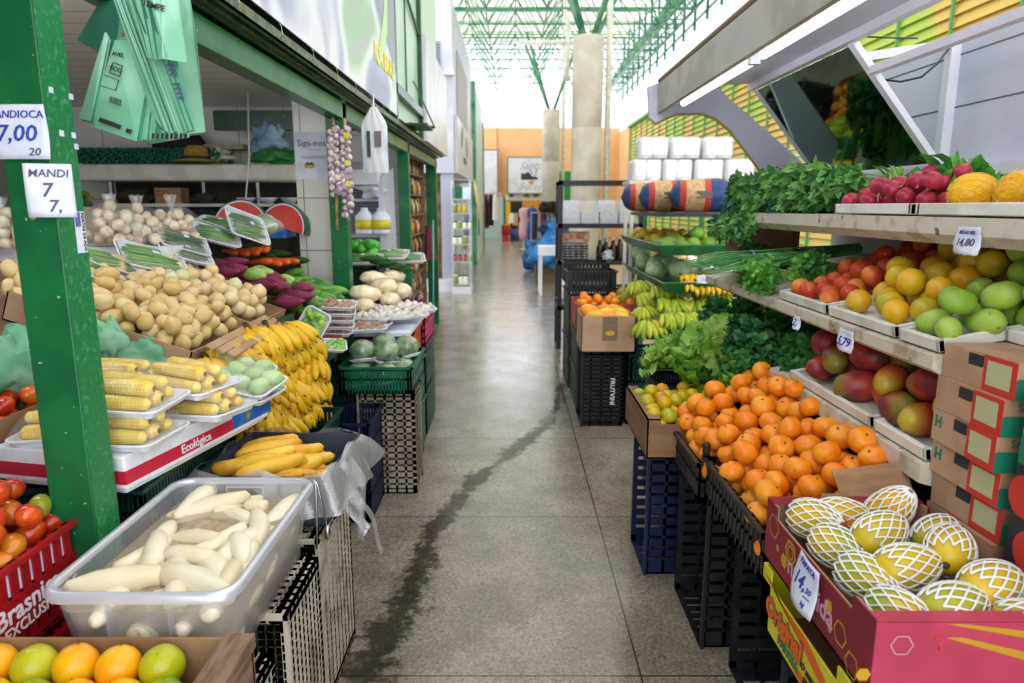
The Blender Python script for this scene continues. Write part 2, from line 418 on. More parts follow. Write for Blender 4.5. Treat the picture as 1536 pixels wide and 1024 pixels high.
# louvre wall in front part seen over the white boards
# roof sheets and the space frame
roofm = mat('translucent roof sheet','#bdb8ac',rough=.6,transl=.85)
rf = MB(); rf.poly([(-7,9,9.4),(9,9,9.4),(9,35.3,9.2),(-7,35.3,9.2)]); rf.build('ceiling', roofm, kind='structure')
MB().poly([(-7,-6,9.6),(9,-6,9.6),(9,9,9.4),(-7,9,9.4)]).build('ceiling_near_dimmer', mat('dimming roof sheet','#b5b2aa',rough=.6,transl=.8), kind='structure')  # unseen roof over the near end, added to dim the daylight there
fm = mat('green space frame paint','#2f8058','#6f9c80',sc=3,rough=.5)
tr = MB(); zb, zt = 7.0, 8.5; cs = 1.75
xs = [-6+cs*i for i in range(8)]; ys = [10.5+cs*j for j in range(15)]
def tb(a, b, r=.032): tr.tube([a,b], r, 5, cap=False)
for x in xs: tb((x,ys[0],zb),(x,ys[-1],zb))
for y in ys: tb((xs[0],y,zb),(xs[-1],y,zb))
for x in xs[:-1]: tb((x+cs/2,ys[0],zt),(x+cs/2,ys[-1],zt)); tb((x+cs/2,ys[0],zt+.5),(x+cs/2,ys[-1],zt+.5),.025)
for y in ys[:-1]: tb((xs[0],y+cs/2,zt),(xs[-1],y+cs/2,zt)); tb((xs[0],y+cs/2,zt+.5),(xs[-1],y+cs/2,zt+.5),.025)
for x in xs[:-1]:
    for y in ys[:-1]:
        for dx in (0,cs):
            for dy in (0,cs): tb((x+dx,y+dy,zb),(x+cs/2,y+cs/2,zt),.024)
tr.build('roof_space_frame', fm, smooth=True, label='green steel space frame lattice under the bright roof', cat='roof truss')
gt = MB()
for (dx, dz) in ((0,0),(.5,0),(.25,.6)): gt.tube([(4.4+dx,9,6.7+dz),(4.4+dx,34.5,6.7+dz)], .05, 6)
for j in range(26):
    y = 9+j; A = [(4.4,y,6.7),(4.9,y,6.7),(4.65,y+.5,7.3),(4.4,y+1,6.7),(4.9,y+1,6.7)]
    for a,b in ((0,2),(1,2),(2,3),(2,4),(0,1)): gt.tube([A[a],A[b]], .022, 4)
gt.build('lattice_girder', fm, smooth=True, label='long green lattice girder running along the right side high up', cat='girder')
def column(x, y, r, zt_, lab, pipe_dx):
    e = empty('concrete_column', (x,y,0), 0, lab, 'column')
    c = MB(); c.lathe([(r,0),(r,1.6),(r*.99,1.605),(r*.99,1.62),(r,1.625),(r,3.0),(r*.99,3.005),(r*.99,3.02),(r,3.025),(r,zt_-.02),(r-.02,zt_)], 40); c.build('shaft', concrete, e, smooth=True)
    for sx, sy in ((-1,-1),(1,-1),(-1,1),(1,1)):
        q = MB(); q.tube([(sx*.08,sy*.08,zt_-.02),(sx*cs/2*1.0,sy*cs/2,zb)], .05, 8); q.build('strut', fm, e, smooth=True)
    p = MB(); p.tube([(pipe_dx,.1,0),(pipe_dx,.1,8.4)], .06, 12); p.build('drain_pipe', offw, e, smooth=True)
column(1.47,14.2,.3,4.7,'nearer round grey concrete column with green roof struts',.42)
column(1.34,24.6,.3,4.72,'farther round concrete column beside the shop sign',.42)
# cross shaped pipes near the roof
cp = MB(); cp.tube([(1.66,22,5.2),(1.66,22,7)], .07, 8); cp.tube([(.2,22,6.3),(3.1,22,6.3)], .07, 8); cp.build('roof_pipe_cross', offw, smooth=True, label='pale crossed pipes hanging below the green roof lattice', cat='pipe')

# ================= left stall building =================
XP = -.95
def post(y, x=XP, h=2.2, lab='', wd=.1, nm='green_post'):
    e = empty(nm, (x-wd/2, y, 0), 0, lab, 'post')
    a = MB(); a.box(-wd/2,0,0,wd/2,.09,h); a.build('post_body', green, e, bevel=.004)
    return e
p1 = post(1.475, lab='nearest green steel post with two handwritten price sheets')
p2 = post(4.06, h=2.12, lab='green steel post behind the garlic braid')
p3 = post(6.55, h=2.12, lab='green steel post beside the white tiled pier and mop handle')
p4 = post(8.9, h=2.12, wd=.13, lab='farthest green steel post of the stall front')
# worn right face of the near post (bare metal flecks) and tape scraps
q = MB(); q.box(.05,.001,.4,.0512,.089,2.0); q.build('worn_paint', green2, p1)
for (u,v,s) in ((76,135,7),(106,145,8),(92,200,6),(110,203,5),(114,220,5)):
    x,y,z = PY(u,v,1.474) if u < 60 else PX(u,v,XP+.0012)
    t = MB(); t.box(0,-.006,-.006,.002,.006,.006); o = t.build('tape_scrap', paper, p1); o.location = (x-(XP-.05), y-1.475, z)
t = MB(); t.lathe([(0,-.001),(.006,-.001),(.007,0),(0,.001)],7); o = t.build('paint_chip', kraftp, p1, loc=(PY(49,325,1.473)[0]-(XP-.05), -.0015, PY(49,325,1.473)[2])); o.rotation_euler = (PI/2,0,0)

# beams: lower beam, shutter pipe, outer rail
b_ = MB(); b_.box(-1.03,-.5,1.985,-.95,9.05,2.075); b_.build('stall_beam', green, bevel=.003, label='long green beam along the top of the left stalls', cat='beam')
b_ = MB(); b_.box(-1.0,-.5,2.08,-.99,9.0,2.3); b_.build('shutter_casing', dgreen, label='dark green shutter casing behind the banner foot', cat='shutter')
b_ = MB(); b_.tube([(-.955,-.5,2.115),(-.955,9.0,2.115)], .022, 10); b_.build('conduit_pipe', dgreen, smooth=True, label='shiny dark green pipe running above the stall beam', cat='pipe')
b_ = MB(); b_.box(-.9,-.5,2.105,-.868,9.0,2.112); b_.box(-.9,-.5,2.105,-.894,9.0,2.145); b_.box(-.874,-.5,2.105,-.868,9.0,2.145); b_.box(-.935,-.5,2.098,-.91,9.0,2.104)
b_.build('awning_rail', olive, label='weathered olive rail with wire ties under the banner', cat='rail')
for i in range(9):
    y = 1.5+i*.42; h = MB(); h.tube([(0,0,-.02),(.012,.003,0),(.01,0,.03),(-.006,-.01,.055),(.002,.01,.075)], .0016, 4); h.build('wire_tie', steel, loc=(-.87+.0,y,2.13), label='thin wire tie twisted round the olive rail', cat='wire', group='wire ties along the olive rail')
# ceiling, back partition, left wall of stall one
MB().box(-4.2,-1.2,2.16,-1.0,5.0,2.2).build('ceiling_stall', pvc, kind='structure')
MB().box(-4.2,4.9,0,-1.3,5.0,2.2).build('wall_stall_back', tilew, kind='structure')
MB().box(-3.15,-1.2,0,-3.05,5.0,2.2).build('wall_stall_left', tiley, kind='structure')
MB().box(-1.28,4.22,0,-1.03,4.34,2.15).build('wall_pier', tilew, kind='structure')
MB().box(-1.9,4.6,1.98,-1.0,4.66,2.1).build('trim_6', dgreen, kind='structure')
MB().box(-4.2,-1.3,0,-1.3,-1.2,2.2).build('wall_stall_front', tilew, kind='structure')
# second stall between posts
MB().box(-4.2,5.0,2.2,-1.0,9.0,2.24).build('ceiling_stall_two', pvc, kind='structure')
MB().box(-1.33,6.72,0,-1.02,7.0,2.15).build('wall_pier_two', tilew, kind='structure')
MB().box(-4.2,6.9,0,-1.33,7.0,2.2).build('wall_stall_two', tilew, kind='structure')
MB().box(-4.2,9.0,0,-1.2,9.1,2.2).build('wall_stall_three', mat('brown shop panel','#7d6145',rough=.7), kind='structure')
MB().box(-1.3,7.4,0,-1.22,9.0,2.14).build('wall_stall_dark', darkfill, kind='structure')
# upper façade above the beam
ban = mat('banner print','#d9dbe6','#f4f4fa',sc=1.3,rough=.35)
def banner_mat():
    m = mat('banner printed vinyl','#e3e4ee',rough=.35); N, L = m.node_tree.nodes, m.node_tree.links; b = N['Principled BSDF']
    tc = N.new('ShaderNodeTexCoord'); n = N.new('ShaderNodeTexNoise'); n.inputs['Scale'].default_value = 1.5; n.inputs['Detail'].default_value = 1; n.inputs['Distortion'].default_value = .8
    L.new(tc.outputs['Object'], n.inputs[0]); r = N.new('ShaderNodeValToRGB'); e = r.color_ramp.elements
    st = [(.3,'#8d92ac'),(.42,'#a9acc0'),(.5,'#dcdde6'),(.58,'#d4ddd4'),(.66,'#9fbf9a'),(.74,'#b5a9bc')]
    while len(e) < len(st): e.new(.5)
    for q,(p,c) in zip(e, st): q.position = p; q.color = lin(c)
    L.new(n.outputs[0], r.inputs[0]); L.new(r.outputs[0], b.inputs['Base Color']); return m
e = empty('printed_banner', (-.86,1.0,2.17), 0, 'large pale printed vinyl banner hung above the nearest stall', 'banner')
MB().box(-.006,-1.2,0,0,4.42,1.5).build('vinyl_sheet', banner_mat(), e)
def leafshape(col, pts, par, nm, off=.001):
    m = MB(); m.poly([(off, y, z) for y, z in pts]); return m.build(nm, col, par)
lg = mat('pale lime print','#bfe0a0',rough=.4); lp = mat('pale rose print','#e6b9b9',rough=.4); lv = mat('lavender grey print','#9899ae',rough=.4); yl = mat('lemon print','#e6e34a',rough=.4)
def blob2(cy, cz, a, b, r, n=20): return [(cy+math.cos(t)*a*math.cos(r)-math.sin(t)*b*math.sin(r), cz+math.cos(t)*a*math.sin(r)+math.sin(t)*b*math.cos(r)) for t in [2*PI*i/n for i in range(n)]]
leafshape(lv, [(3.15,1.5),(4.42,1.5),(4.42,.28),(4.1,.42),(3.7,.62),(3.4,.95)], e, 'printed_shape')
leafshape(lp, blob2(3.75,1.1,.3,.36,0), e, 'printed_fruit', .002)
leafshape(lg, [(4.05,.95),(3.98,.62),(3.8,.4),(3.72,.28),(3.9,.32),(4.08,.5),(4.12,.72)], e, 'printed_leaf', .003)
leafshape(lv, [(.4,.9),(1.25,.05),(2.0,.18),(1.9,.7),(1.4,1.4),(.4,1.5)], e, 'printed_shape', .0005)
leafshape(ban, [(1.1,1.5),(1.5,.9),(2.1,.25),(2.16,.3),(1.7,.95),(1.4,1.5)], e, 'printed_leaf', .0018)
text('ICA BRAS', .16, yl, e, (.004,3.95,.28), (PI/2,0,PI/2), sx=1.1, bold=.006)
# green framed panels beyond the banner
pgm = mat('pale green sheet panel','#a9cdb4','#c6ddca',sc=.7,rough=.35)
fr = empty('green_panel_frame', (-.9,5.5,2.15), 0, 'pale green sheet panels in dark green frame beyond the banner', 'panel')
MB().box(-.03,0,.05,-.01,3.3,3.2).build('sheet_panel', pgm, fr)
f_ = MB()
for y in (0,1.55): f_.box(-.02,y,-.03,.03,y+.06,3.2)
f_.box(-.02,0,.2,.04,1.6,.27); f_.bar((.01,0,1.25),(.01,1.55,.95),.02); f_.box(-.02,.75,.3,0,.78,3.2)
f_.build('panel_frame', dgreen, fr)
wb = empty('white_sign_box', (-.88,7.15,2.14), 0, 'plain bright white sign board above the third stall opening', 'sign')
MB().hexa([(-.05,0,0),(.04,0,0),(.04,2.2,0),(-.05,2.2,0),(-.05,0,1.0),(.04,0,1.0),(.04,2.2,.95),(-.05,2.2,.95)]).build('sign_panel', white, wb)
br_ = MB(); br_.bar((-.02,6.2,2.2),(.16,6.5,2.2),.02); br_.bar((-.02,6.5,2.6),(.16,6.55,2.2),.012); br_.box(-.05,6.15,2.18,.14,6.6,2.2)
br_.build('wall_bracket', dgreen, label='small green metal bracket jutting from the panels', cat='bracket', loc=(-.86,0,0))
# upper wall behind banners
MB().box(-1.3,-.5,2.2,-1.05,9.0,5.2).build('wall_left_upper', white, kind='structure')

# ================= white building further down =================
bw = empty('white_kiosk_building', (-1.1,12.5,0), 0, 'white two storey kiosk with louvre vent above the jar shelves', 'building')
MB().box(-3.5,0,2.08,.08,5.6,4.95).build('upper_wall', lilac, bw)
MB().box(-.16,.05,0,.06,.25,2.1).build('corner_pier', mat('grey lilac pier','#a9adc0',rough=.5), bw)
lo = MB(); lo.box(-.36,-.02,3.05,-.12,.0,4.25)
for i in range(26): lo.box(-.35,-.05,3.07+i*.045,-.13,-.015,3.09+i*.045)
lo.build('louvre_vent', mat('vent grey','#8f93a3',rough=.5), bw)
MB().box(.08,.9,2.95,.1,3.8,4.3).build('brown_panel', mat('taupe panel','#a49a98',rough=.5), bw)
sg = MB(); sg.box(.06,.4,2.1,.12,5.4,3.1); sg.build('lower_sign', white, bw)
sgg = mat('teal print','#2f7f77',rough=.5)
leafshape(sgg, blob2(1.6,2.85,.35,.14,.6), bw, 'sign_emblem', .123)
leafshape(sgg, blob2(3.0,2.75,.3,.2,-.5), bw, 'sign_emblem', .123)
leafshape(bluepl, blob2(2.4,2.42,.5,.07,0), bw, 'sign_lettering', .123)
c_ = MB(); c_.bar((-.2,-.05,3.75),(.0,-.1,3.72),.03); c_.box(-.03,-.2,3.68,.12,-.05,3.78); c_.build('security_camera', offw, bw)
MB().box(-2.6,.3,0,-.16,.4,2.08).build('dark_shopfront', mat('shop front brown','#5b4636','#8a6c4c',sc=6,rough=.7), bw)  # mottled brown panel behind the kiosk pier
MB().box(-3.5,-.15,0,.1,.06,.22).build('low_plinth', white, bw)
MB().box(-.3,2.6,0,-.2,5.6,2.08).build('glass_shopfront', mat('pale shop interior','#c5cfcf','#8fa39b',sc=3,rough=.4), bw)
def fin(y0, y1, x, z0, z1, m, lab, nm='green_fin'):
    MB().box(x-.05,y0,z0,x+.05,y1,z1).build(nm, m, label=lab, cat='panel')
fin(18.3,18.6,-.98,0,4.6,fm,'tall teal green post past the white kiosk')
fin(18.6,23.6,-1.02,0,4.6,mat('pale celadon panel','#b9cec6','#c9dad4',sc=1,rough=.5),'long pale celadon side panel between two green posts','side_panel')
fin(23.6,23.9,-.98,0,4.2,fm,'second slimmer green post far down the left side')
fin(24.5,33.5,-1.95,0,3.2,mat('pale grey shop wall','#c9ccd6',rough=.5),'low pale grey shop wall at the far left end','shop_wall')
MB().tube([(-1.05,24.2,0),(-1.05,24.2,4.1)], .08, 10).build('drain_pipe', offw, smooth=True, label='cream drain pipe at the far left corner', cat='pipe')
# ================= produce prototypes =================
from mathutils import noise as NZ
def sph(rx, ry, rz, nu=16, nv=11, amp=0, fr=2.0, seed=0, dim=0, point=0, botpoint=0, bend=0, ribs=0, taper=0):
    m = MB(); prof = []
    vs = []; 
    for i in range(nv+1):
        t = PI*i/nv
        for j in range(nu):
            a = 2*PI*j/nu
            x, y, z = math.sin(t)*math.cos(a), math.sin(t)*math.sin(a), math.cos(t)
            k = 1+amp*NZ.noise(Vector((x*fr+seed*3.1, y*fr+seed, z*fr-seed)))
            if ribs: k *= 1+ribs*math.cos(a*8)*math.sin(t)
            if dim: k *= 1-dim*math.exp(-((t/.32)**2))-dim*.4*math.exp(-(((PI-t)/.25)**2))
            x, y, z = x*k, y*k, z*k
            if taper: x *= 1-taper*z; y *= 1-taper*z
            if point: z += point*math.exp(-((t/.25)**2))
            if botpoint: z -= botpoint*math.exp(-(((PI-t)/.25)**2))
            X = x*rx + bend*rx*(z*z)
            vs.append((X, y*ry, z*rz))
    m.v = vs
    for i in range(nv):
        for j in range(nu):
            a, b = i*nu+j, i*nu+(j+1)%nu; m.f.append((a, a+nu, b+nu, b)); m.m.append(0)
    return m
def kind(name, cat, mb, m, parts=(), smooth=True):
    e = empty(name, (0,0,-50)); mb.build('flesh' if False else 'body', m, e, smooth=smooth)
    for nm, pm, mm in parts: pm.build(nm, mm, e, smooth=True)
    return Kind(e, cat)
def kind1(name, cat, mb, m, smooth=True):
    return Kind(mb.build(name, m, None, smooth=smooth), cat)
M_tang = mat('tangerine peel','#f6941a','#f08410','#f9a428',sc=18,rough=.34,bump=.25,bsc=220,spots='#c9781a',spsc=45,spth=.72)
M_calyx = mat('dry calyx','#5a5a22',rough=.7)
cal = MB()
for k in range(5):
    a = 2*PI*k/5; cal.poly([(0,0,.0012),(.003*math.cos(a-.5),.003*math.sin(a-.5),.0008),(.0065*math.cos(a),.0065*math.sin(a),.0002),(.003*math.cos(a+.5),.003*math.sin(a+.5),.0008)])
cal.tube([(0,0,0),(0,0,.004)], .0016, 5)
def calyx_at(z, s=1): return MB().add(cal, TR(0,0,z,s=s))
K_tang = kind('tangerine','fruit', sph(.039,.039,.033,18,12,amp=.05,dim=.1), M_tang, [('calyx', calyx_at(.0295), M_calyx)])
K_tang2 = kind('tangerine','fruit', sph(.041,.038,.034,18,12,amp=.09,dim=.16,seed=4,ribs=.012), M_tang, [('calyx', calyx_at(.0285,1.2), M_calyx)])
K_citS = kind1('small_orange','fruit', sph(.03,.03,.029,14,10,amp=.03,dim=.04), mat('green to orange citrus','#8fae1e','#d9b818','#e88a14',sc=10,lo=.35,hi=.65,rough=.3,bump=.15,bsc=250))
K_citY = kind('yellow_orange_citrus','fruit', sph(.04,.04,.041,20,14,amp=.03,dim=.03,point=.03), mat('yellow citrus','#f2b90c','#f5a508','#f0c90f',sc=6,lo=.4,hi=.6,rough=.28,bump=.2,bsc=260,coat=.2), [('calyx', calyx_at(.0405,.7), M_calyx)])
K_citG = kind('green_citrus','fruit', sph(.04,.04,.041,20,14,amp=.03,dim=.03,seed=3), mat('green yellow citrus','#6f9f14','#b9b818','#d6c41a',sc=6,lo=.4,hi=.65,rough=.28,bump=.2,bsc=260,coat=.2), [('calyx', calyx_at(.0385,.7), M_calyx)])
K_mangoG = kind1('green_mango','fruit', sph(.029,.031,.041,16,12,amp=.05,bend=.06,seed=2), mat('green mango skin','#8fb03a','#a2bd4c','#7fa235',sc=7,rough=.42,spots='#5e7a22',spsc=120,spth=.68))
K_mangoR = kind1('red_mango','fruit', sph(.042,.044,.066,18,13,amp=.06,bend=.08,seed=5), mat('red mango skin','#8f2430','#b8402a','#6a2a2c',sc=9,rough=.38,axis=('z',.0,.07,'#7f7a2a'),spots='#c88a50',spsc=130,spth=.7))
K_mangoO = kind1('orange_red_mango','fruit', sph(.042,.044,.068,18,13,amp=.06,bend=.08,seed=8), mat('orange mango skin','#d0562a','#a53428',sc=8,rough=.38,axis=('z',.0,.07,'#b09a2a'),spots='#d9a060',spsc=130,spth=.7))
K_yorg = kind1('yellow_orange','fruit', sph(.037,.037,.036,16,12,amp=.04,dim=.05,seed=3), mat('ripe yellow orange','#e9a61c','#d9b41e','#a8a82a',sc=7,rough=.35,bump=.2,bsc=230))
K_peach = kind1('red_peach','fruit', sph(.032,.032,.03,16,12,amp=.04,dim=.12,seed=1), mat('peach skin','#b8331f','#dd8a34','#cf4a26',sc=9,lo=.45,hi=.68,rough=.45,spots='#f0c070',spsc=120,spth=.68))
M_pot = mat('potato skin','#ddc287','#d2b271','#e5cd98',sc=9,rough=.55,bump=.25,bsc=60,spots='#9a7a4a',spsc=70,spth=.68)
K_pot = [kind1('potato','potato', sph(.037,.028,.026,14,10,amp=.12,fr=1.6,seed=i), M_pot) for i in (1,5,9)]+[kind1('potato','potato', sph(.046,.031,.028,14,10,amp=.12,fr=1.6,seed=4), M_pot)]
M_on = mat('onion skin','#dfae70','#ead0a0','#e2d0a0',sc=5,rough=.25,stretch=(6,6,.6),bump=.1,bsc=40)
M_onw = mat('white onion skin','#dfd6a8','#cbd095','#e6dcc0',sc=5,rough=.25,stretch=(6,6,.6))
onmb = sph(.034,.034,.031,16,12,amp=.03,point=.22,botpoint=.06)
K_on = [kind1('onion','onion', onmb, M_on), kind1('onion','onion', sph(.033,.033,.031,16,12,amp=.03,point=.25), M_onw)]
M_tom = mat('tomato skin','#c23a12','#d9621a','#c99222',sc=5,rough=.2,coat=.4,axis=None)
K_tom = [kind('tomato','tomato', sph(.027,.027,.036,18,12,amp=.05,dim=.06,seed=1), mat('red tomato skin','#c4330f','#d85a18','#b8280d',sc=8,rough=.2,coat=.4), [('calyx', calyx_at(.0335,.6), M_calyx)]),
         kind('tomato','tomato', sph(.028,.028,.037,18,12,amp=.05,dim=.06,seed=3), mat('orange tomato skin','#d9761c','#c8461a','#d8931f',sc=9,rough=.2,coat=.4), [('calyx', calyx_at(.0345,.6), M_calyx)]),
         kind('tomato','tomato', sph(.027,.027,.034,18,12,amp=.05,dim=.06,seed=6), mat('green ripening tomato skin','#9a9a20','#b8862a','#7f9a28',sc=9,rough=.2,coat=.4), [('calyx', calyx_at(.0315,.6), M_calyx)])]
M_cuc = mat('cucumber skin','#3f8030','#76ac4c','#4f9038',sc=10,rough=.32,stretch=(5,5,.8),bump=.2,bsc=80)
K_cuc = kind1('cucumber','cucumber', sph(.026,.026,.078,12,12,amp=.06,seed=1,bend=.35), M_cuc)
K_chay = kind1('pale_green_gourd','gourd', sph(.033,.03,.062,14,12,amp=.1,seed=7,taper=.2), mat('pale gourd skin','#9fc46a','#b4d27e','#86b255',sc=8,rough=.35,stretch=(4,4,1),bump=.25))
K_zuc = kind1('dark_cucumber','cucumber', sph(.021,.021,.1,12,12,amp=.05,seed=2,bend=.2), mat('dark cucumber skin','#1f4a22','#2e6230',sc=9,rough=.3,stretch=(5,5,.8)))
K_car = kind1('carrot','carrot', MB().tube([(0,0,-.09),(0,0,-.05),(0,.002,0),(0,0,.06),(0,0,.085)], [.003,.009,.014,.018,.010], 12), mat('carrot skin','#e5641a','#d95512',sc=14,rough=.4,stretch=(1,1,5),bump=.2))
K_swp = [kind1('sweet_potato','sweet potato', MB().tube([(0,0,-.1),(.003,0,-.08),(.008,.003,-.04),(.008,0,0),(.006,-.003,.05),(0,0,.09),(-.004,0,.115)], [.003,.014,.026,.031,.026,.013,.003], 14), mat('sweet potato skin','#8d3856','#7a2c4a','#9f4766',sc=10,rough=.5,bump=.3,bsc=50)),]
K_rad = kind('radish','radish', sph(.025,.025,.024,14,10,amp=.05,seed=3), mat('radish skin','#b02a44','#c53a52','#9a2038',sc=8,rough=.35), [('root_tail', MB().tube([(0,0,-.022),(.002,0,-.035),(.01,.004,-.05),(.022,.002,-.06)], [.003,.0015,.001,.0005], 5), mat('radish root','#d9a8a8',rough=.5))])
K_avo = kind1('round_green_avocado','fruit', sph(.06,.06,.062,20,14,amp=.03,seed=1), mat('bright green avocado skin','#5f8f28','#6fa032','#548322',sc=6,rough=.35,bump=.2,bsc=90))
K_squ = kind1('small_yellow_melon','fruit', sph(.042,.042,.046,14,10,amp=.06,seed=2), mat('yellow green fruit skin','#c9a520','#b8a428','#d9b030',sc=7,rough=.45,spots='#7a6a20',spsc=50,spth=.68))
K_cab = kind1('green_cabbage','cabbage', sph(.085,.085,.075,20,14,amp=.06,seed=2,ribs=.03), mat('pale cabbage leaf','#9fb887','#b9cca4','#8cab78',sc=6,rough=.4,stretch=(3,3,.8),bump=.4,bsc=25))
K_orS = kind1('orange','fruit', sph(.034,.034,.034,12,9), M_tang)
# yellow thick root (peeled look)
M_yroot = mat('yellow root skin','#eebb3a','#e2a42c','#f2c84e',sc=9,rough=.4,bump=.25,bsc=50)
K_yroot = kind1('yellow_root','root', MB().tube([(0,0,-.1),(.002,0,-.085),(.006,0,-.04),(.004,.003,.02),(0,0,.07),(-.003,0,.09),(-.004,0,.1)], [.006,.018,.022,.026,.024,.017,.006], 14), M_yroot)
# cassava pieces
M_cas = mat('peeled cassava','#efe6cc','#e6dab8','#f2ead4',sc=7,rough=.35,bump=.25,bsc=30,sss=.1)
def cas(L, r, bendy, tp):
    return MB().tube([(0,0,-L/2),(bendy*.3,0,-L/2+.004),(bendy*.8,0,-L/4),(bendy,0,0),(bendy*.8,0,L/4),(bendy*.3,0,L/2-.004),(0,0,L/2)], [r*.5,r*.72,r,r*1.04,r*(1-tp*.4),r*(1-tp),r*(1-tp)*.6], 16)
K_cas = [kind1('cassava_root','cassava', cas(.17,.031,.012,.5), M_cas), kind1('cassava_root','cassava', cas(.13,.024,.006,.2), M_cas), kind1('cassava_piece','cassava', cas(.07,.023,.0,.05), M_cas), kind1('cassava_root','cassava', cas(.2,.026,.016,.35), M_cas)]
# banana hands: crown + each banana a child
def banana_mb(L=.17, r=.0205, c=.5):
    pts, rs = [], []
    R = L/(c*2)
    for i in range(11):
        t = i/10; a = (t-.5)*2*c
        pts.append((R*math.sin(a), 0, R*(1-math.cos(a)))); 
        rs.append(r*(.28 if t < .06 else .42 if t < .14 else min(1, .75+1.6*(t-.14)) if t < .34 else 1 if t < .72 else 1-.85*((t-.72)/.28)**1.7 if t < .97 else .22))
    return MB().tube(pts, rs, 8)
def banana_hand(name, m, mt, n=6, L=.17):
    e = empty(name, (0,0,-50)); bm = banana_mb(L); tip = MB().lathe([(.0045,0),(.004,.006),(0,.007)], 6)
    R = L/1.0; ex, ez = R*math.sin(.5), R*(1-math.cos(.5))
    bmesh = bm.mesh('banana', m, True); tmesh = tip.mesh('tip', mt, True)
    for i in range(n):
        a = (i-(n-1)/2)*.26; o = bpy.data.objects.new('banana', bmesh); link(o, e)
        row = (i%2)*.012
        # the stem end at the crown (origin), bananas fan out and curve down
        mx = Euler((0, 0, a)).to_matrix().to_4x4() @ Matrix.Translation((0,0,row-ez*.9)) @ Euler((0, .25+U(-.08,.08), 0)).to_matrix().to_4x4() @ Matrix.Translation((ex+.01, 0, 0)) @ Matrix.Diagonal((1,1,-1,1))
        mx = Euler((0, 0, a)).to_matrix().to_4x4() @ Matrix.Translation((.012,(i-(n-1)/2)*.006,row)) @ Euler((U(-.1,.1), .45+U(-.06,.06), 0)).to_matrix().to_4x4() @ Matrix.Translation((ex, 0, ez)) @ Euler((PI,0,0)).to_matrix().to_4x4()
        o.matrix_local = mx
        t = bpy.data.objects.new('tip', tmesh); link(t, o); t.matrix_local = Matrix.Translation((ex, 0, ez)) @ Euler((0, PI/2-.45, 0)).to_matrix().to_4x4()
    MB().tube([(-.03,0,.012),(-.005,0,.004),(.02,0,-.004)], [.011,.015,.014], 8, flat=.7).build('crown', mt, e, smooth=True)
    return Kind(e, 'bananas')
M_ban = mat('ripe banana skin','#e3b61c','#d8a814','#e9c430',sc=7,rough=.4,spots='#4a3512',spsc=38,spth=.66,stretch=(1,2,2),axis=None)
M_bang = mat('green banana skin','#a9b82a','#8fab26','#c4c236',sc=6,rough=.4,spots='#6a5a1a',spsc=60,spth=.72)
M_btip = mat('banana stem brown','#5a4618','#3a2c12',sc=30,rough=.7)
M_bcrown = mat('banana crown','#8a8a30','#6a5a20',sc=20,rough=.6)
K_ban = banana_hand('banana_hand', M_ban, M_btip, 7, .165)
K_bang = banana_hand('green_banana_hand', M_bang, M_bcrown, 7, .15)

# leaf helper
def leaf(mb, p, d, up, L, W, curl=.5, fold=.25, n=3, ruff=0, mi=0, lobes=0):
    p, d, up = Vector(p), Vector(d).normalized(), Vector(up)
    s = d.cross(up)
    if s.length < 1e-3: s = d.cross(Vector((1,0,.3)))
    s.normalize(); up = s.cross(d); base = len(mb.v); q = p.copy()
    for i in range(n+1):
        t = i/n; w = W*math.sin(PI*(.08+.9*t)**.75) * (1+(lobes*(i%2)-lobes*.5 if lobes else 0))
        if i == n: w *= .25
        a = curl*t; dd = d*math.cos(a)-up*math.sin(a); uu = up*math.cos(a)+d*math.sin(a)
        r1, r2 = (U(-ruff,ruff)*W, U(-ruff,ruff)*W) if ruff else (0,0)
        mb.v += [tuple(q-s*w/2+uu*(fold*w/2+r1)), tuple(q), tuple(q+s*w/2+uu*(fold*w/2+r2))]
        q = q+dd*(L/n)
    for i in range(n):
        a = base+i*3
        for k in (0,1): mb.f.append((a+k, a+k+1, a+k+4, a+k+3)); mb.m.append(mi)
    return q
def rdir(zlo=-1, zhi=1):
    a = U(0,2*PI); z = U(zlo,zhi); r = math.sqrt(max(0,1-z*z)); return Vector((r*math.cos(a), r*math.sin(a), z))
M_leafA = mat('spinach leaf','#4a8c42','#7ab45c','#3f8040',sc=12,rough=.42,transl=.15)
M_leafB = mat('blue green kale leaf','#3a6a58','#4f8068',sc=10,rough=.5,transl=.1)
M_leafC = mat('bright herb leaf','#4f9c3a','#74b84a','#43903a',sc=12,rough=.45,transl=.2)
M_leafD = mat('dark parsley leaf','#2b6e34','#428a42','#266030',sc=12,rough=.45,transl=.15)
M_let = mat('lettuce leaf','#8cc446','#b4d96e','#78b63a',sc=9,rough=.4,transl=.3)
M_stem = mat('pale stem','#a8c070','#8fb058',sc=9,rough=.5)
M_chive = mat('scallion blade','#4a8f50','#76b468','#3f8248',sc=9,rough=.45)
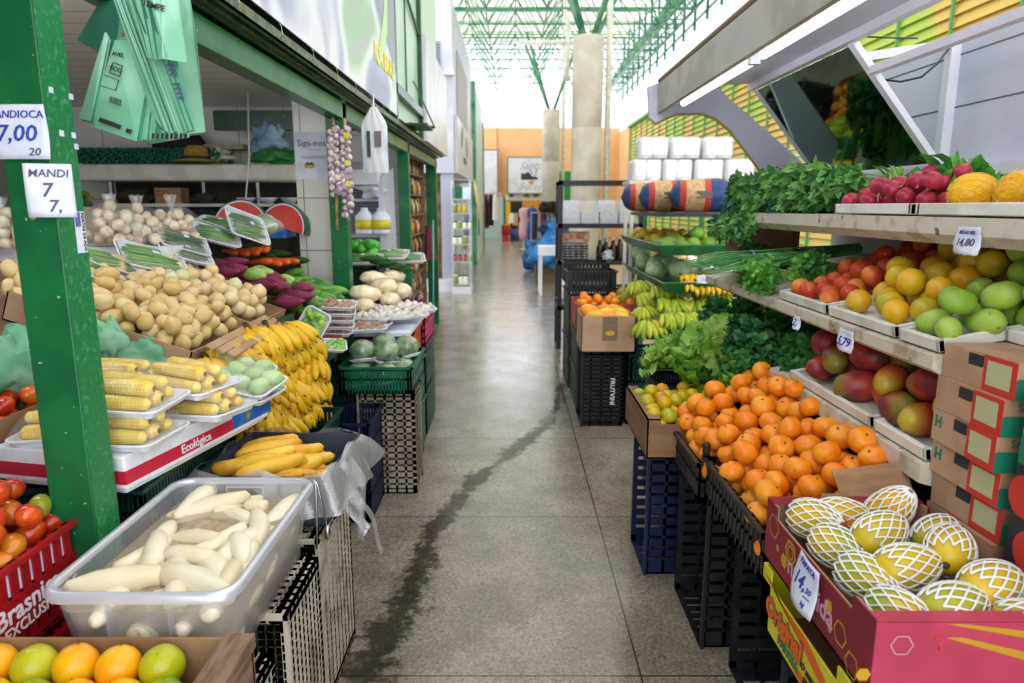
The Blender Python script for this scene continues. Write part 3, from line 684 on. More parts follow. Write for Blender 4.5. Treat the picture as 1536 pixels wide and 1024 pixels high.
def greens_bunch(name, cat, m, n=170, L=.3, R=.09, lw=(.05,.035), flat=.6, seedv=1):
    """bunch lying along +x: stems from the tie at x=0 spreading into leaves"""
    random.seed(seedv); mb = MB(); st = MB()
    for i in range(n):
        t = U(.25,1)**.7; a = U(0,2*PI); r = R*math.sqrt(rnd())*(.35+.75*t)
        p = Vector((L*t, r*math.cos(a), r*math.sin(a)*flat+R*flat))
        d = Vector((1,0,0))*U(.2,1)+rdir()*.9; d.z += .1
        q = leaf(mb, p, d, rdir(.2,1), U(.8,1.2)*lw[0], U(.8,1.2)*lw[1], curl=U(.2,.9), fold=U(.1,.5), n=3, ruff=.08)
    for i in range(18):
        a = U(0,2*PI); r = R*.3*rnd(); st.tube([(-.05,r*math.cos(a)*.5,r*math.sin(a)*.4+R*flat*.7),(L*.45,r*math.cos(a)*1.6,r*math.sin(a)+R*flat),(L*.8,r*math.cos(a)*2.6,r*math.sin(a)*1.5+R*flat)], .0022, 4)
    e = empty(name, (0,0,-50)); mb.build('leaves', m, e, smooth=True); st.build('stems', M_stem, e, smooth=True)
    return Kind(e, cat)
def herb_bunch(name, cat, m, n=60, L=.26, R=.1, ls=.018, seedv=1, flat=.7):
    random.seed(seedv); mb = MB(); st = MB()
    for i in range(n):
        a = U(0,2*PI); rr = R*math.sqrt(rnd()); tL = L*U(.6,1.0)
        end = Vector((tL, rr*math.cos(a), R*flat+rr*math.sin(a)*flat)); mid = Vector((tL*.5, rr*math.cos(a)*.4, R*flat*.8+rr*math.sin(a)*.3))
        if i%2 == 0: st.tube([(0,rr*.1*math.cos(a),R*flat*.6), mid, end], .0012, 3, cap=False)
        for k in range(9):
            p = end+rdir()*.02*U(.2,1.3)
            leaf(mb, p, Vector((.5,0,.15))+rdir(), rdir(.1,1), ls*U(.8,1.4), ls*U(.8,1.3), curl=U(0,.9), fold=.3, n=2, lobes=.3)
    e = empty(name, (0,0,-50)); mb.build('leaves', m, e, smooth=True); st.build('stems', M_stem, e, smooth=True)
    return Kind(e, cat)
K_spin = greens_bunch('leafy_greens_bunch','leafy greens', M_leafA, 330, .26, .085, (.046,.026))
K_kale = greens_bunch('kale_bunch','leafy greens', M_leafB, 230, .24, .085, (.05,.04), seedv=3)
K_broad = greens_bunch('broad_leaf_bunch','leafy greens', M_leafC, 190, .22, .085, (.06,.05), seedv=4)
K_pars = herb_bunch('parsley_bunch','herbs', M_leafD, 90, .26, .1, .021, 5)
K_cori = herb_bunch('bright_herb_bunch','herbs', M_leafC, 70, .2, .065, .016, 6)
random.seed(11)
def scallions():
    e = empty('scallion_bunch', (0,0,-50)); mb = MB()
    for i in range(46):
        a = U(0,2*PI); r = .03*math.sqrt(rnd()); k = U(.2,1)
        mb.tube([(0,r*math.cos(a)*.6,.02+r*math.sin(a)*.6),(.12,r*math.cos(a),.022+r*math.sin(a)*.8),(.26*U(.9,1.1),r*math.cos(a)*2.2,.022+r*math.sin(a)+.012*k),(.4*U(.85,1.1),r*math.cos(a)*3.4,.01+abs(r*math.sin(a))*1.5)], [.0045,.0038,.003,.001], 5, cap=False)
    mb.build('blades', M_chive, e, smooth=True)
    MB().tube([(.17,.04*math.cos(t),.023+.03*math.sin(t)) for t in [2*PI*i/12 for i in range(13)]], .004, 5).build('tie', mat('blue tie','#9fb4d8',rough=.4), e, smooth=True)
    return Kind(e,'scallions')
K_scal = scallions()
def lettuce():
    e = empty('lettuce_head', (0,0,-50)); mb = MB(); rib = MB()
    for ring, (n, tilt, L, W) in enumerate(((7,.18,.15,.13),(7,.5,.15,.13),(6,.85,.13,.11),(5,1.15,.10,.08))):
        for i in range(n):
            a = 2*PI*i/n+ring*.5+U(-.2,.2); d = Vector((math.cos(a)*math.cos(tilt), math.sin(a)*math.cos(tilt), math.sin(tilt))); s = Vector((-math.sin(a), math.cos(a), 0)); up = s.cross(d)*-1
            if up.z < 0: up = -up
            L_, W_ = L*U(.85,1.15), W*U(.85,1.15); ph = U(0,6)
            def fn(u, v, d=d, s=s, up=up, L_=L_, W_=W_, ph=ph):
                w = W_*(math.sin(PI*(.1+.62*u))**.8)*(v-.5)*1.0; ed = abs(v-.5)*2; ru = (.012*ed**1.5*math.sin(ph+u*17+v*9)+.010*u**3*math.sin(ph+v*24))
                c = -.6*u*u*L_*.45
                return Vector((0,0,.03))+d*(u*L_)+s*w*(1+.15*math.sin(ph+u*13))+up*(ru*1.6+abs(v-.5)*W_*.35*(1-u*.5)+c+.05*u)
            mb.grid(fn, 9, 10)
            rib.tube([fn(t,.5)+up*.002 for t in (0,.25,.5,.75)], [.007,.005,.003,.001], 5, cap=False)
    mb.build('leaves', M_let, e, smooth=True); rib.build('leaf_ribs', mat('pale lettuce rib','#d6e6a8',rough=.4), e, smooth=True)
    return Kind(e,'lettuce')
K_let = lettuce()

# ================= containers =================
def crate_mb(L=.54, W=.35, Hh=.3, bars=22, rows=4, t=.007, lip=.012, fill=.33):
    m = MB(); a, b = L/2, W/2
    for sx in (-1,1):
        for sy in (-1,1): m.box(sx*a-sx*.03, sy*b-sy*t, 0, sx*a, sy*b, Hh); m.box(sx*a-sx*t, sy*b-sy*.03, 0, sx*a, sy*b, Hh)
    zs = [0, Hh-.02]+[Hh*k/(rows) for k in range(1,rows)]
    for z in zs:
        h = .02 if z in (0, Hh-.02) else .012
        for s in (-1,1): m.box(-a, s*b-s*t, z, a, s*b, z+h); m.box(s*a-s*t, -b, z, s*a, b, z+h)
    for s in (-1,1):
        m.box(-a-lip, s*b, Hh-.012, a+lip, s*(b+lip), Hh); m.box(s*a, -b-lip, Hh-.012, s*(a+lip), b+lip, Hh)
    w1 = L/bars*fill
    for i in range(1,bars):
        x = -a+L*i/bars; 
        for s in (-1,1): m.box(x-w1, s*b-s*t*.8, 0, x+w1, s*b, Hh)
    n2 = max(3, int(bars*W/L))
    for i in range(1,n2):
        y = -b+W*i/n2
        for s in (-1,1): m.box(s*a-s*t*.8, y-w1, 0, s*a, y+w1, Hh)
    for i in range(1,bars): x = -a+L*i/bars; m.box(x-w1, -b, .004, x+w1, b, .010)
    for i in range(1,n2): y = -b+W*i/n2; m.box(-a, y-w1, .004, a, y+w1, .010)
    return m
CR = {}
def crate(loc, rz=0, m=black, dims=(.54,.35,.3), end=False, label='', group=None, bars=22, rows=4, nm='plastic_crate'):
    k = (dims, m.name, bars, rows)
    if k not in CR: CR[k] = crate_mb(*dims, bars=bars, rows=rows, fill=.41 if m.name == 'dirty white plastic crate' else .33).mesh('plastic_crate', m, False)
    o = bpy.data.objects.new(nm, CR[k]); link(o)
    if end:  # standing on its short end; local z (opening) turned to +y, local x up
        o.matrix_world = Matrix.Translation((loc[0], loc[1], loc[2]+dims[0]/2)) @ Matrix.Rotation(rz,4,'Z') @ Matrix.Rotation(-PI/2,4,'Y') @ Matrix.Translation((0,0,-dims[2]/2))
        if end == 'y': o.matrix_world = Matrix.Translation((loc[0], loc[1], loc[2]+dims[0]/2)) @ Matrix.Rotation(rz+PI/2,4,'Z') @ Matrix.Rotation(-PI/2,4,'Y') @ Matrix.Translation((0,0,-dims[2]/2))
        loc_, q, s = o.matrix_world.decompose(); o.rotation_mode = 'XYZ'; o.location = loc_; o.rotation_euler = q.to_euler()
    else: o.location = loc; o.rotation_euler = (0,0,rz)
    return tag(o, label, 'crate', group)
def cbox(name, L, W, Hh, mats, t=.005, notch=True, hole=True, closed=False):
    """open cardboard tray, x = length, y = width; front long sides dip between higher corners"""
    e = empty(name, (0,0,0)); m = MB(); a, b = L/2, W/2
    m.box(-a,-b,0,a,b,t)
    for s in (-1,1):
        m.box(-a, s*b-s*t, 0, a, s*b, Hh*.86 if notch else Hh)
        if notch: m.box(-a, s*b-s*t, Hh*.86, -a+L*.14, s*b, Hh); m.box(a-L*.14, s*b-s*t, Hh*.86, a, s*b, Hh)
        if hole: # end panels with a hand hole
            x0, x1 = (s*a-s*t, s*a); hz = Hh*.62
            m.box(x0,-b,0,x1,b,hz-.02); m.box(x0,-b,hz+.012,x1,b,Hh); m.box(x0,-b,hz-.02,x1,-.04,hz+.012); m.box(x0,.04,hz-.02,x1,b,hz+.012)
        else: m.box(s*a-s*t,-b,0,s*a,b,Hh)
        if notch:
            m.box(s*a, -b, Hh-t, s*a-s*.05, b, Hh) if not hole else m.box(s*a,-b,Hh-t,s*a-s*.03,b,Hh)
    if closed: m.box(-a,-b,Hh-t,a,b,Hh)
    m.build('box_body', mats, e); return e
def put(e, loc, rz=0, label=None, cat='box', group=None):
    e.location = loc; e.rotation_euler = (0,0,rz); return tag(e, label, cat, group)
def ftray(L=.22, W=.14, Hh=.02, m=foam, name='foam_tray'):
    mb = MB(); a, b, r = L/2, W/2, .025
    def ring(sc, z, off):
        pts = []
        for cx, cy, a0 in ((a-r,b-r,0),(-a+r,b-r,PI/2),(-a+r,-b+r,PI),(a-r,-b+r,1.5*PI)):
            for k in range(5): q = a0+k*PI/8; pts.append((cx+(r+off)*math.cos(q), cy+(r+off)*math.sin(q), z))
        return pts
    rings = [ring(1,0,-.012), ring(1,Hh,0), ring(1,Hh,.006), ring(1,Hh-.004,.006)]
    inner = [ring(1,.004,-.015), ring(1,Hh-.001,-.004)]
    n = 20
    def skin(A, B):
        k = len(mb.v); mb.v += A+B
        for i in range(n): mb.f.append((k+i, k+(i+1)%n, k+n+(i+1)%n, k+n+i)); mb.m.append(0)
    skin(rings[0], rings[1]); skin(rings[1], rings[2]); skin(rings[2], rings[3]); skin(inner[0][::-1], inner[1][::-1])
    mb.poly(rings[0][::-1]); mb.poly(inner[0])
    return mb
def strew(K, pts, label, group, rot=None, sc=None):
    for (x,y,z,r) in pts:
        k = random.choice(K) if isinstance(K, list) else K
        k.put((x,y,z), rot() if rot else rot3(), (sc(r) if sc else U(.93,1.07)), label, group)
def pricecard(name, loc, rot, wh, lines, label, curl=.006, m=paper, jag=0):
    """paper sheet, handwritten lettering as children; local x right, y up, z out"""
    e = empty(name, loc); e.rotation_euler = rot; tag(e, label, 'price sign'); w_, h_ = wh
    g = MB().grid(lambda u,v: ((u-.5)*w_+(jag*math.sin(v*31)), (v-.5)*h_+(jag*math.sin(u*27)), curl*math.sin(u*PI)*1.0+curl*.6*math.sin(v*4+u*3)), 10, 8)
    g.build('paper_sheet', m, e, smooth=True, solid=.0004)
    for (t, s, x, y, mm, *rz) in lines:
        o = text(t, s, mm, e, (x,y,0), (0,0,rz[0] if rz else 0), shear=.15, bold=s*.012)
        for q in o.data.vertices:   # the ink follows the curl of the paper
            u, v = (q.co.x+x)/w_+.5, (q.co.y+y)/h_+.5; q.co.z += curl*math.sin(max(0,min(1,u))*PI)+curl*.6*math.sin(v*4+u*3)+.0009
    return e
# ================= RIGHT: cooler stand with canopy =================
st = empty('produce_display_stand', (1.1,0,0), 0, 'long white open display stand with canopy, mirror and three shelves on the right', 'display stand')
def P(nm, mb, m, **k):
    mb.v = [(x-1.1,y,z) for x,y,z in mb.v]; return mb.build(nm, m, st, **k)
Y0, Y1 = -.3, 3.4
def extr(pts, y0, y1, closed=True):
    m = MB(); n = len(pts); m.v = [(x,y0,z) for x,z in pts]+[(x,y1,z) for x,z in pts]
    for i in range(n if closed else n-1): m.f.append((i,(i+1)%n,n+(i+1)%n,n+i)); m.m.append(0)
    if closed: m.f.append(tuple(range(n))[::-1]); m.f.append(tuple(range(n,2*n))); m.m += [0,0]
    return m
P('canopy_fascia', extr([(.68,1.93),(.69,1.925),(.70,1.93),(.705,2.06),(.69,2.07),(.68,2.06)], Y0, Y1), mat('scuffed grey fascia','#b9b4b0','#a59c92',sc=5,rough=.4))
P('canopy_rim', MB().tube([(.69,Y0,2.075),(.69,Y1,2.075)], .012, 8), mat('brown edge strip','#8a6a48',rough=.5), smooth=True)
P('canopy_hood', extr([(.705,2.0),(.74,1.985),(.80,2.005),(.88,2.035),(.98,2.055),(1.12,2.06),(1.12,2.075),(.97,2.085),(.70,2.075)], Y0, Y1-.01), lilac, smooth=False)
P('hood_rail', MB().box(1.10,Y0,2.03,1.13,Y1,2.06), white)
pts = [PY(u,v,3.4) for u,v in ((972,130),(974,176),(984,184),(1000,176),(1015,170),(1052,169),(1074,177),(1096,195),(1130,240),(1165,288),(1250,290),(1196,236),(1092,146),(1060,112),(1046,104))]
P('end_panel', extr([(x,z) for x,y,z in pts], 3.4, 3.425), lilac)
P('end_panel_trim', MB().tube([Vector(p)+Vector((0,.012,-.004)) for p in pts[1:10]], .006, 6), mat('yellowed edge','#b09a4a',rough=.5), smooth=True)
# tube lights
tubem = mat('lit fluorescent tube','#ffffff',emit=9,ecol='#f4f6ff')
for (a, b) in ((2.23,3.1),(1.45,2.14),(.6,1.38),(-.25,.52)):
    t = P('lamp_tube', MB().tube([(.732,a,1.934),(.732,b,1.934)], .013, 10), tubem, smooth=True)
    P('lamp_holder', MB().box(.715,a-.03,1.92,.745,a-.001,1.98), white)
# mirror frame leaning back: top at x 1.12, bottom at x 1.4
mt, mbm = Vector((1.125,0,2.035)), Vector((1.40,0,1.70))
def mp(y, t, off=0):
    q = mt.lerp(mbm, t); nrm = Vector((-(mbm.z-mt.z), 0, mbm.x-mt.x)).normalized()*-1
    return (q.x+nrm.x*off, y, q.z+nrm.z*off)
MBm = MB().hexa([mp(2.46,.02,0),mp(3.36,.02,0),mp(3.36,1.15,0),mp(2.46,1.15,0),mp(2.46,.02,.006),mp(3.36,.02,.006),mp(3.36,1.15,.006),mp(2.46,1.15,.006)])
P('mirror', MBm, glassm)
for y in (2.44,3.36,1.2): P('mirror_post', MB().bar(mp(y,0), mp(y,1.2), .035, .02), white)
P('mirror_rail', MB().bar(mp(Y0,.27), mp(2.44,.27), .03, .025), white)
# back boards
P('back_board', MB().box(1.60,Y0,1.62,1.62,Y1,2.09), lilac)
sm = MB()
for z in (1.85,2.03): sm.box(1.598,Y0,z,1.6005,Y1,z+.004)
P('board_seam', sm, mat('dark seam','#5b5a58',rough=.7))
P('board_post', MB().box(1.565,2.62,1.6,1.60,2.66,2.09), white); P('board_post', MB().box(1.565,1.0,1.6,1.6,1.04,2.09), white)
P('cross_piece', MB().bar((1.22,2.64,2.02),(1.6,2.64,2.075),.03,.03), white)
P('board_foot', MB().box(1.52,Y0,1.6,1.61,Y1,1.64), white)
P('loose_cable', MB().tube([(1.55,2.6,2.06),(1.48,2.55,1.99),(1.40,2.5,1.935),(1.33,2.5,1.92),(1.28,2.52,1.93)], .004, 6), blackm, smooth=True)
P('loose_cable', MB().tube([(1.13,2.35,2.03),(1.25,2.45,2.05),(1.4,2.55,2.07)], .003, 5), blackm, smooth=True)
# shelves
ends = (Y0, 3.38)
P('top_shelf', extr([(1.03,1.475),(1.03,1.435),(1.06,1.41),(1.56,1.44),(1.56,1.48)], *ends), agedw)
P('middle_shelf', extr([(.945,1.17),(.945,1.14),(.97,1.125),(1.56,1.255),(1.56,1.285)], 1.52, 3.38), agedw)
P('lower_shelf', extr([(.945,.915),(.945,.87),(.98,.86),(1.56,.96),(1.56,1.0)], 1.52, 2.5), agedw); P('shelf_rear_part', extr([(1.095,1.2),(1.095,1.17),(1.56,1.255),(1.56,1.285)], -.3, 1.519), agedw); P('shelf_rear_part', extr([(1.095,.935),(1.095,.90),(1.56,.96),(1.56,1.0)], -.3, 1.519), agedw)
P('back_panel', MB().box(1.56,Y0,.3,1.60,Y1,1.62), mat('grey back panel','#8f8d8a','#7c7a76',sc=4,rough=.5))
P('base_cabinet', MB().box(1.12,Y0,0,1.56,Y1,.8), dgreen)
P('shelf_back_strip', MB().box(1.55,Y0,1.30,1.558,Y1,1.40), lilac)  # pale strip along the back panel above the middle shelf
def pz2(x): return 1.17+(x-.945)*.19      # middle shelf surface
def pz3(x): return .915+(x-.945)*.14
# shallow white trays standing on the shelves
def shelf_tray(y0, y1, zf, x0, x1, label, tilt):
    L, W = x1-x0, y1-y0; mb = MB(); mb.box(-L/2,-W/2,0,L/2,W/2,.006)
    for s in (-1,1): mb.box(-L/2,s*W/2-s*.012,0,L/2,s*W/2,.03); mb.box(s*L/2-s*.016,-W/2,0,s*L/2,W/2,.03)
    o = mb.build('white_shelf_tray', offw, bevel=.005, label=label, cat='tray'); o.location = ((x0+x1)/2,(y0+y1)/2,zf((x0+x1)/2)+.004); o.rotation_euler = (0,-tilt,0); return o
t2, t3 = math.atan(.19), math.atan(.14)
shelf_tray(2.10,2.47,pz2,.955,1.5,'white shelf tray holding the red peaches',t2)
shelf_tray(1.71,2.08,pz2,.955,1.5,'white shelf tray holding the yellow oranges',t2)
shelf_tray(1.525,1.69,pz2,.955,1.5,'white shelf tray under the farther green mangoes',t2); shelf_tray(1.15,1.52,pz2,1.10,1.5,'white shelf tray under the nearest green mangoes',t2)
shelf_tray(1.78,2.32,pz3,.955,1.5,'farther white shelf tray under the dark red mangoes',t3)
shelf_tray(1.525,1.76,pz3,.955,1.5,'nearer white shelf tray with mangoes beside the carton stack',t3)
shelf_tray(1.86,2.3,lambda x:1.475,1.05,1.4,'flat white tray under the radishes on the top shelf',0)
shelf_tray(1.3,1.83,lambda x:1.475,1.05,1.4,'flat white tray under the netted melons on the top shelf',0)
random.seed(21)
# peaches, oranges, green mangoes on the middle shelf
def onshelf(K, n, yr, r, pz, th, label, group, xr=(.963,1.47), rot=None, slope=.25, K2=130):
    pts = heap(n, xr, yr, r, lambda x,y: pz(x)+.012, lambda x,y: pz(x)+th+slope*(x-xr[0]), K2)
    strew(K, pts, label, group, rot)
onshelf(K_peach, 60, (2.11,2.46), .031, pz2, .10, 'red and orange peach heaped on the middle shelf', 'red peaches on the middle shelf')
onshelf(K_yorg, 50, (1.72,2.07), .036, pz2, .12, 'round yellow orange fruit between peaches and green mangoes', 'yellow oranges on the middle shelf')
pts = heap(150, (.963,1.47), (1.16,1.685), .034, lambda x,y: pz2(x)+.012, lambda x,y: pz2(x)+.13+.28*(x-.963)+(.05 if y < 1.5 else 0), 130, inside=lambda x,y: x > 1.13 or y > 1.55)
strew(K_mangoG, pts, 'smooth green mango heaped on the middle shelf', 'green mangoes on the middle shelf', lambda:(PI/2+U(-.5,.5),U(-.4,.4),U(0,6.3)))
def mr(): return (PI/2+U(-.3,.3),U(-.3,.3),U(0,6.3))
onshelf([K_mangoR,K_mangoR,K_mangoO], 90, (1.54,2.31), .043, pz3, .15, 'dark red mango in the trays on the lower shelf', 'red mangoes on the lower shelf', rot=mr, slope=.3)
# netted yellow melons on the top shelf
melm = mat('yellow melon rind','#eba512','#f0b420',sc=6,rough=.35)
e = empty('netted_yellow_melon', (0,0,-50)); sph(.05,.05,.062,22,16,amp=.02).build('rind', melm, e, smooth=True)
def netmb(rx, rz, n, turns, r, t0=.25, t1=2.9, off=.002, seg=26):
    m = MB()
    for s in (-1,1):
        for k in range(n):
            p = []
            for i in range(seg+1):
                t = t0+(t1-t0)*i/seg; a = 2*PI*k/n+s*turns*2*PI*i/seg; p.append(((rx+off)*math.sin(t)*math.cos(a), (rx+off)*math.sin(t)*math.sin(a), (rz+off)*math.cos(t)))
            m.tube(p, r, 4, cap=False)
    return m
netmb(.05,.062,14,.35,.0007).build('net', mat('yellow net','#f2d020',rough=.4), e, smooth=True)
lb = MB(); lb.lathe([(.0,.0018),(.024,.0018),(.026,0)],20); o = lb.build('label_sticker', greenprint, e); o.location = (0,-.0475,.02); o.rotation_euler = (PI/2-.35,0,0)
o2 = MB().lathe([(.0,.0022),(.017,.0022)],20).build('label_center', paper, o); 
K_mel = Kind(e,'melon')
K_mel.put((1.13,1.735,1.475+.055),(0,PI/2,.3),1,'netted yellow melon farthest along the top shelf beside the radish leaves')
K_mel.put((1.14,1.59,1.475+.055),(.2,PI/2,1.2),1,'middle netted yellow melon on the top shelf')
K_mel.put((1.13,1.45,1.475+.055),(0,PI/2,-.4),1,'nearest netted yellow melon at the right edge of the photo')
K_mel.put((1.27,1.62,1.475+.055),(0,PI/2,2),1,'netted yellow melon in the back row against the board')
# greens on the top shelf
random.seed(5)
for i,(x,y,rz,K,lab) in enumerate([(1.28,3.3,PI,K_kale,'blue green kale bunch hanging over the far end of the top shelf'),(1.3,3.12,PI+.1,K_spin,'leafy greens bunch next to the kale'),(1.32,2.97,PI-.1,K_spin,'leafy greens bunch drooping over the shelf edge'),
      (1.3,2.84,PI+.15,K_kale,'dark kale bunch in the middle of the top shelf greens'),(1.3,2.7,PI,K_spin,'leafy greens bunch right of the middle kale'),(1.3,2.58,PI+.1,K_spin,'leafy greens bunch close to the radishes'),
      (1.45,3.1,PI,K_spin,'leafy greens bunch at the back below the mirror'),(1.45,2.75,PI+.2,K_broad,'bright broad leaf bunch rising in front of the mirror'),(1.42,2.25,PI-.2,K_broad,'broad leaf bunch behind the radishes'),(1.44,2.02,PI+.1,K_broad,'broad radish leaf bunch beside the melons')]):
    K.put((x,y,1.475+.01),(U(-.1,.1),-.02,rz),U(.95,1.1),lab,'leafy bunches on the top shelf')
for i,(x,y,K,lab) in enumerate([(1.27,3.2,K_spin,'leafy greens bunch on top of the pile nearest the kale'),(1.28,3.0,K_kale,'kale bunch on top of the leafy pile'),(1.27,2.8,K_spin,'leafy greens bunch on top in the middle of the pile'),(1.26,2.62,K_spin,'leafy greens bunch on top nearest the radishes'),(1.3,2.45,K_spin,'leafy greens bunch behind the radishes at the shelf edge')]): K.put((x,y,1.55),(U(-.1,.1),.05,PI+U(-.2,.2)),.95,lab,'leafy bunches on the top shelf')
# drooping bunches at the far end
for (x,y,lab,K) in ((1.12,3.24,'drooping greens bunch hanging down at the far shelf end',K_spin),(1.12,3.06,'drooping greens bunch below the leafy pile',K_spin),(1.13,3.36,'drooping kale bunch at the outermost corner',K_kale)):
    K.put((x+.03,y,1.5),(0,.75,PI+.1),.85,lab,'leafy bunches on the top shelf')
pts = heap(40, (1.05,1.24), (1.86,2.28), .026, lambda x,y: 1.492, lambda x,y: 1.585+.3*(x-1.05), 90)
strew(K_rad, pts, 'round red radish in the bunch on the top shelf', 'radishes on the top shelf')
# herbs on the middle shelf, far end
for (x,y,z,rz,K,lab,s) in [(1.3,3.32,.0,PI,K_cori,'curly dark parsley bunch at the far end of the middle shelf',1.15),(1.3,3.2,.0,PI+.1,K_pars,'parsley bunch beside the brown carton',.85),(1.2,3.08,.05,PI-.12,K_scal,'scallion bunch with blue tie, farthest',1),(1.2,2.98,.06,PI,K_scal,'scallion bunch with blue tie, middle one',1),(1.22,2.86,.05,PI+.1,K_scal,'scallion bunch lying nearest the peaches',1),
      (1.30,2.72,.0,PI+.2,K_cori,'bright coriander bunch over the scallion ends',1),(1.14,2.8,.0,PI-.1,K_cori,'bright coriander bunch at the shelf edge',1),(1.13,2.62,.0,PI,K_cori,'coriander bunch spilling over the shelf edge by the peaches',1.1),(1.25,2.6,.02,PI+.3,K_cori,'coriander bunch behind the spilling one',1),(1.5,3.0,.02,PI,K_scal,'scallion bunch lying far back under the top shelf',1)]:
    K.put((x,y,pz2(x)+.01+z),(0,.15,rz),s,lab,'herbs on the middle shelf')
# deep purple-blue things at the back of the middle shelf
K_purp = kind1('dark_purple_eggplant','eggplant', sph(.03,.03,.07,12,10,amp=.05,seed=3,taper=.2), mat('eggplant skin','#2b2638','#383048',sc=7,rough=.25))
for i in range(9): K_purp.put((1.36+(i%3)*.06,2.5+.05*(i//3)+U(-.01,.01),pz2(1.36+(i%3)*.06)+.035),(PI/2,0,PI/2+U(-.3,.3)),1,'dark purple eggplant in the shade at the back of the middle shelf','eggplants at the back of the middle shelf')
# brown carton leaning under top shelf, far end
e = cbox('open_brown_carton', .30,.13,.17,kraft2,notch=False,hole=False); put(e,(1.18,3.30,1.235),.15,'open brown carton at the far end under the drooping greens')
# parsley mass on the low level
random.seed(9)
mass = [(1.25,3.25,.98),(1.25,3.05,.98),(1.25,2.86,.97),(1.27,2.68,.96),(1.1,3.3,.9),(1.08,3.12,.9),(1.1,2.95,.9),(1.1,2.78,.9),(1.12,2.6,.9),(1.4,3.1,1.03),(1.4,2.8,1.03),(1.02,2.7,.84),(1.3,2.5,.97),(1.16,2.46,.88)]
for (x,y,z) in mass: K_pars.put((x+.12,y,z-.06),(U(-.2,.2),-.1+U(-.15,.15),PI+U(-.35,.35)),U(.95,1.2),'big dark green parsley bunch in the mass below the herb shelf','parsley bunches below the middle shelf')
wd = MB().box(.98,2.46,.70,1.56,3.4,.76); wd.build('wooden_shelf_board', wood, label='old wooden board carrying the parsley bunches', cat='board', recenter=True)
MB().bar((.99,3.36,0),(.99,3.36,.7),.03).build('wooden_prop', wood, label='wooden prop under the parsley board', cat='prop')
for (x,y,z,rx,ry,rz,s,lab) in [(.80,3.22,.72,-.2,-.5,0,1.2,'bright lettuce head farthest back'),(.95,3.02,.82,.0,-.5,1,1.2,'lettuce head high up against the parsley'),(.90,2.82,.76,.3,-.5,2,1.25,'large frilly lettuce head nearest the tangerines'),(.76,3.02,.68,.1,-.6,3,1.15,'lettuce head at the aisle side'),(1.02,2.72,.80,.3,-.5,4,1.15,'lettuce head tucked beside the parsley'),(.93,2.66,.72,.4,-.4,5,1.0,'pale crisp lettuce head drooping towards the tangerines')]: K_let.put((x,y,z),(rx,ry,rz),s,lab,'lettuce heads')
crate((.83,3.12,.40),0,black,(.32,.5,.3),label='black crate directly under the lettuce heads'); crate((.83,3.12,.1),0,black,(.32,.5,.3),label='black crate below the lettuce crate'); 
# tangerines in two black crates
random.seed(31)
crate((.80,2.42,.53),PI/2,black,(.5,.36,.14),label='black produce crate full of tangerines, farther one',bars=16,rows=2)
crate((.815,1.88,.56),PI/2,black,(.54,.36,.14),label='black produce crate full of tangerines, nearer one',bars=16,rows=2)
mfun = lambda x,y: .725+.62*(x-.63)+(.02 if y > 2.2 else .01)
pts = heap(210, (.625,.965), (1.62,2.62), .035, lambda x,y: max(.57, mfun(x,y)-.15), lambda x,y: mfun(x,y)+.02, 90)
TL = ('orange tangerine heaped over the black crates','tangerines heaped over the black crates')
strew([K_tang,K_tang,K_tang2], pts, *TL, rot=lambda:(U(-.7,.7),U(-.9,.5),U(0,6.3)), sc=lambda r: r/.035*.97)
kn = MB().lathe([(.012,0),(.014,.02),(.012,.032),(.014,.036),(.010,.045),(0,.048)],10); kn.build('crate_peg', black, smooth=True, loc=(.635,2.155,.70), label='black plastic corner peg between the two tangerine crates', cat='crate peg')
# supports below: crates standing on end
crate((.83,2.345,-.0),0,black,(.53,.37,.36),end=True,label='black crate on end under the farther tangerine crate',bars=12,rows=4)
crate((.90,1.85,.0),0,black,(.56,.40,.36),end=True,label='black crate on end under the nearer tangerine crate',bars=12,rows=4)
crate((.72,2.80,.0),0,bluepl,(.56,.30,.35),end=True,label='dark blue crate on end under the small citrus box',bars=12,rows=4)
crate((.98,1.35,.0),0,bluepl,(.3,.5,.3),label='dark blue crate on the floor under the papaya boxes',bars=8,rows=4)
crate((.98,1.35,.3),0,bluepl,(.3,.5,.2),label='blue crate directly under the yellow papaya carton',bars=8,rows=4)
# small citrus box
e = cbox('citrus_carton', .36,.5,.155,mat('brown striped cardboard','#8f6c4b','#7e5c3f',sc=3,rough=.7,stretch=(.5,.5,9)),hole=False,notch=True)
text('CUTR', .05, bluepl, e, (.05,-.252,.05)); put(e,(.69,2.75,.562),0,'brown cardboard box of small green and orange citrus beside the lettuce')
b2 = MB().lathe([(0,.001),(.03,.001)],16).build('orange_spot', orangec, e); b2.location = (.13,-.2515,.08); b2.rotation_euler = (PI/2,0,0)
ys_ = []
random.seed(4)
pts = heap(110, (.522,.86), (2.515,2.985), .028, lambda x,y:.65, lambda x,y:.745, 160)
strew(K_citS, pts, 'small green yellow or orange citrus in the cardboard box', 'small citrus in the cardboard box', rot=lambda:(U(-.6,.6),U(-.6,.6),U(0,6)))
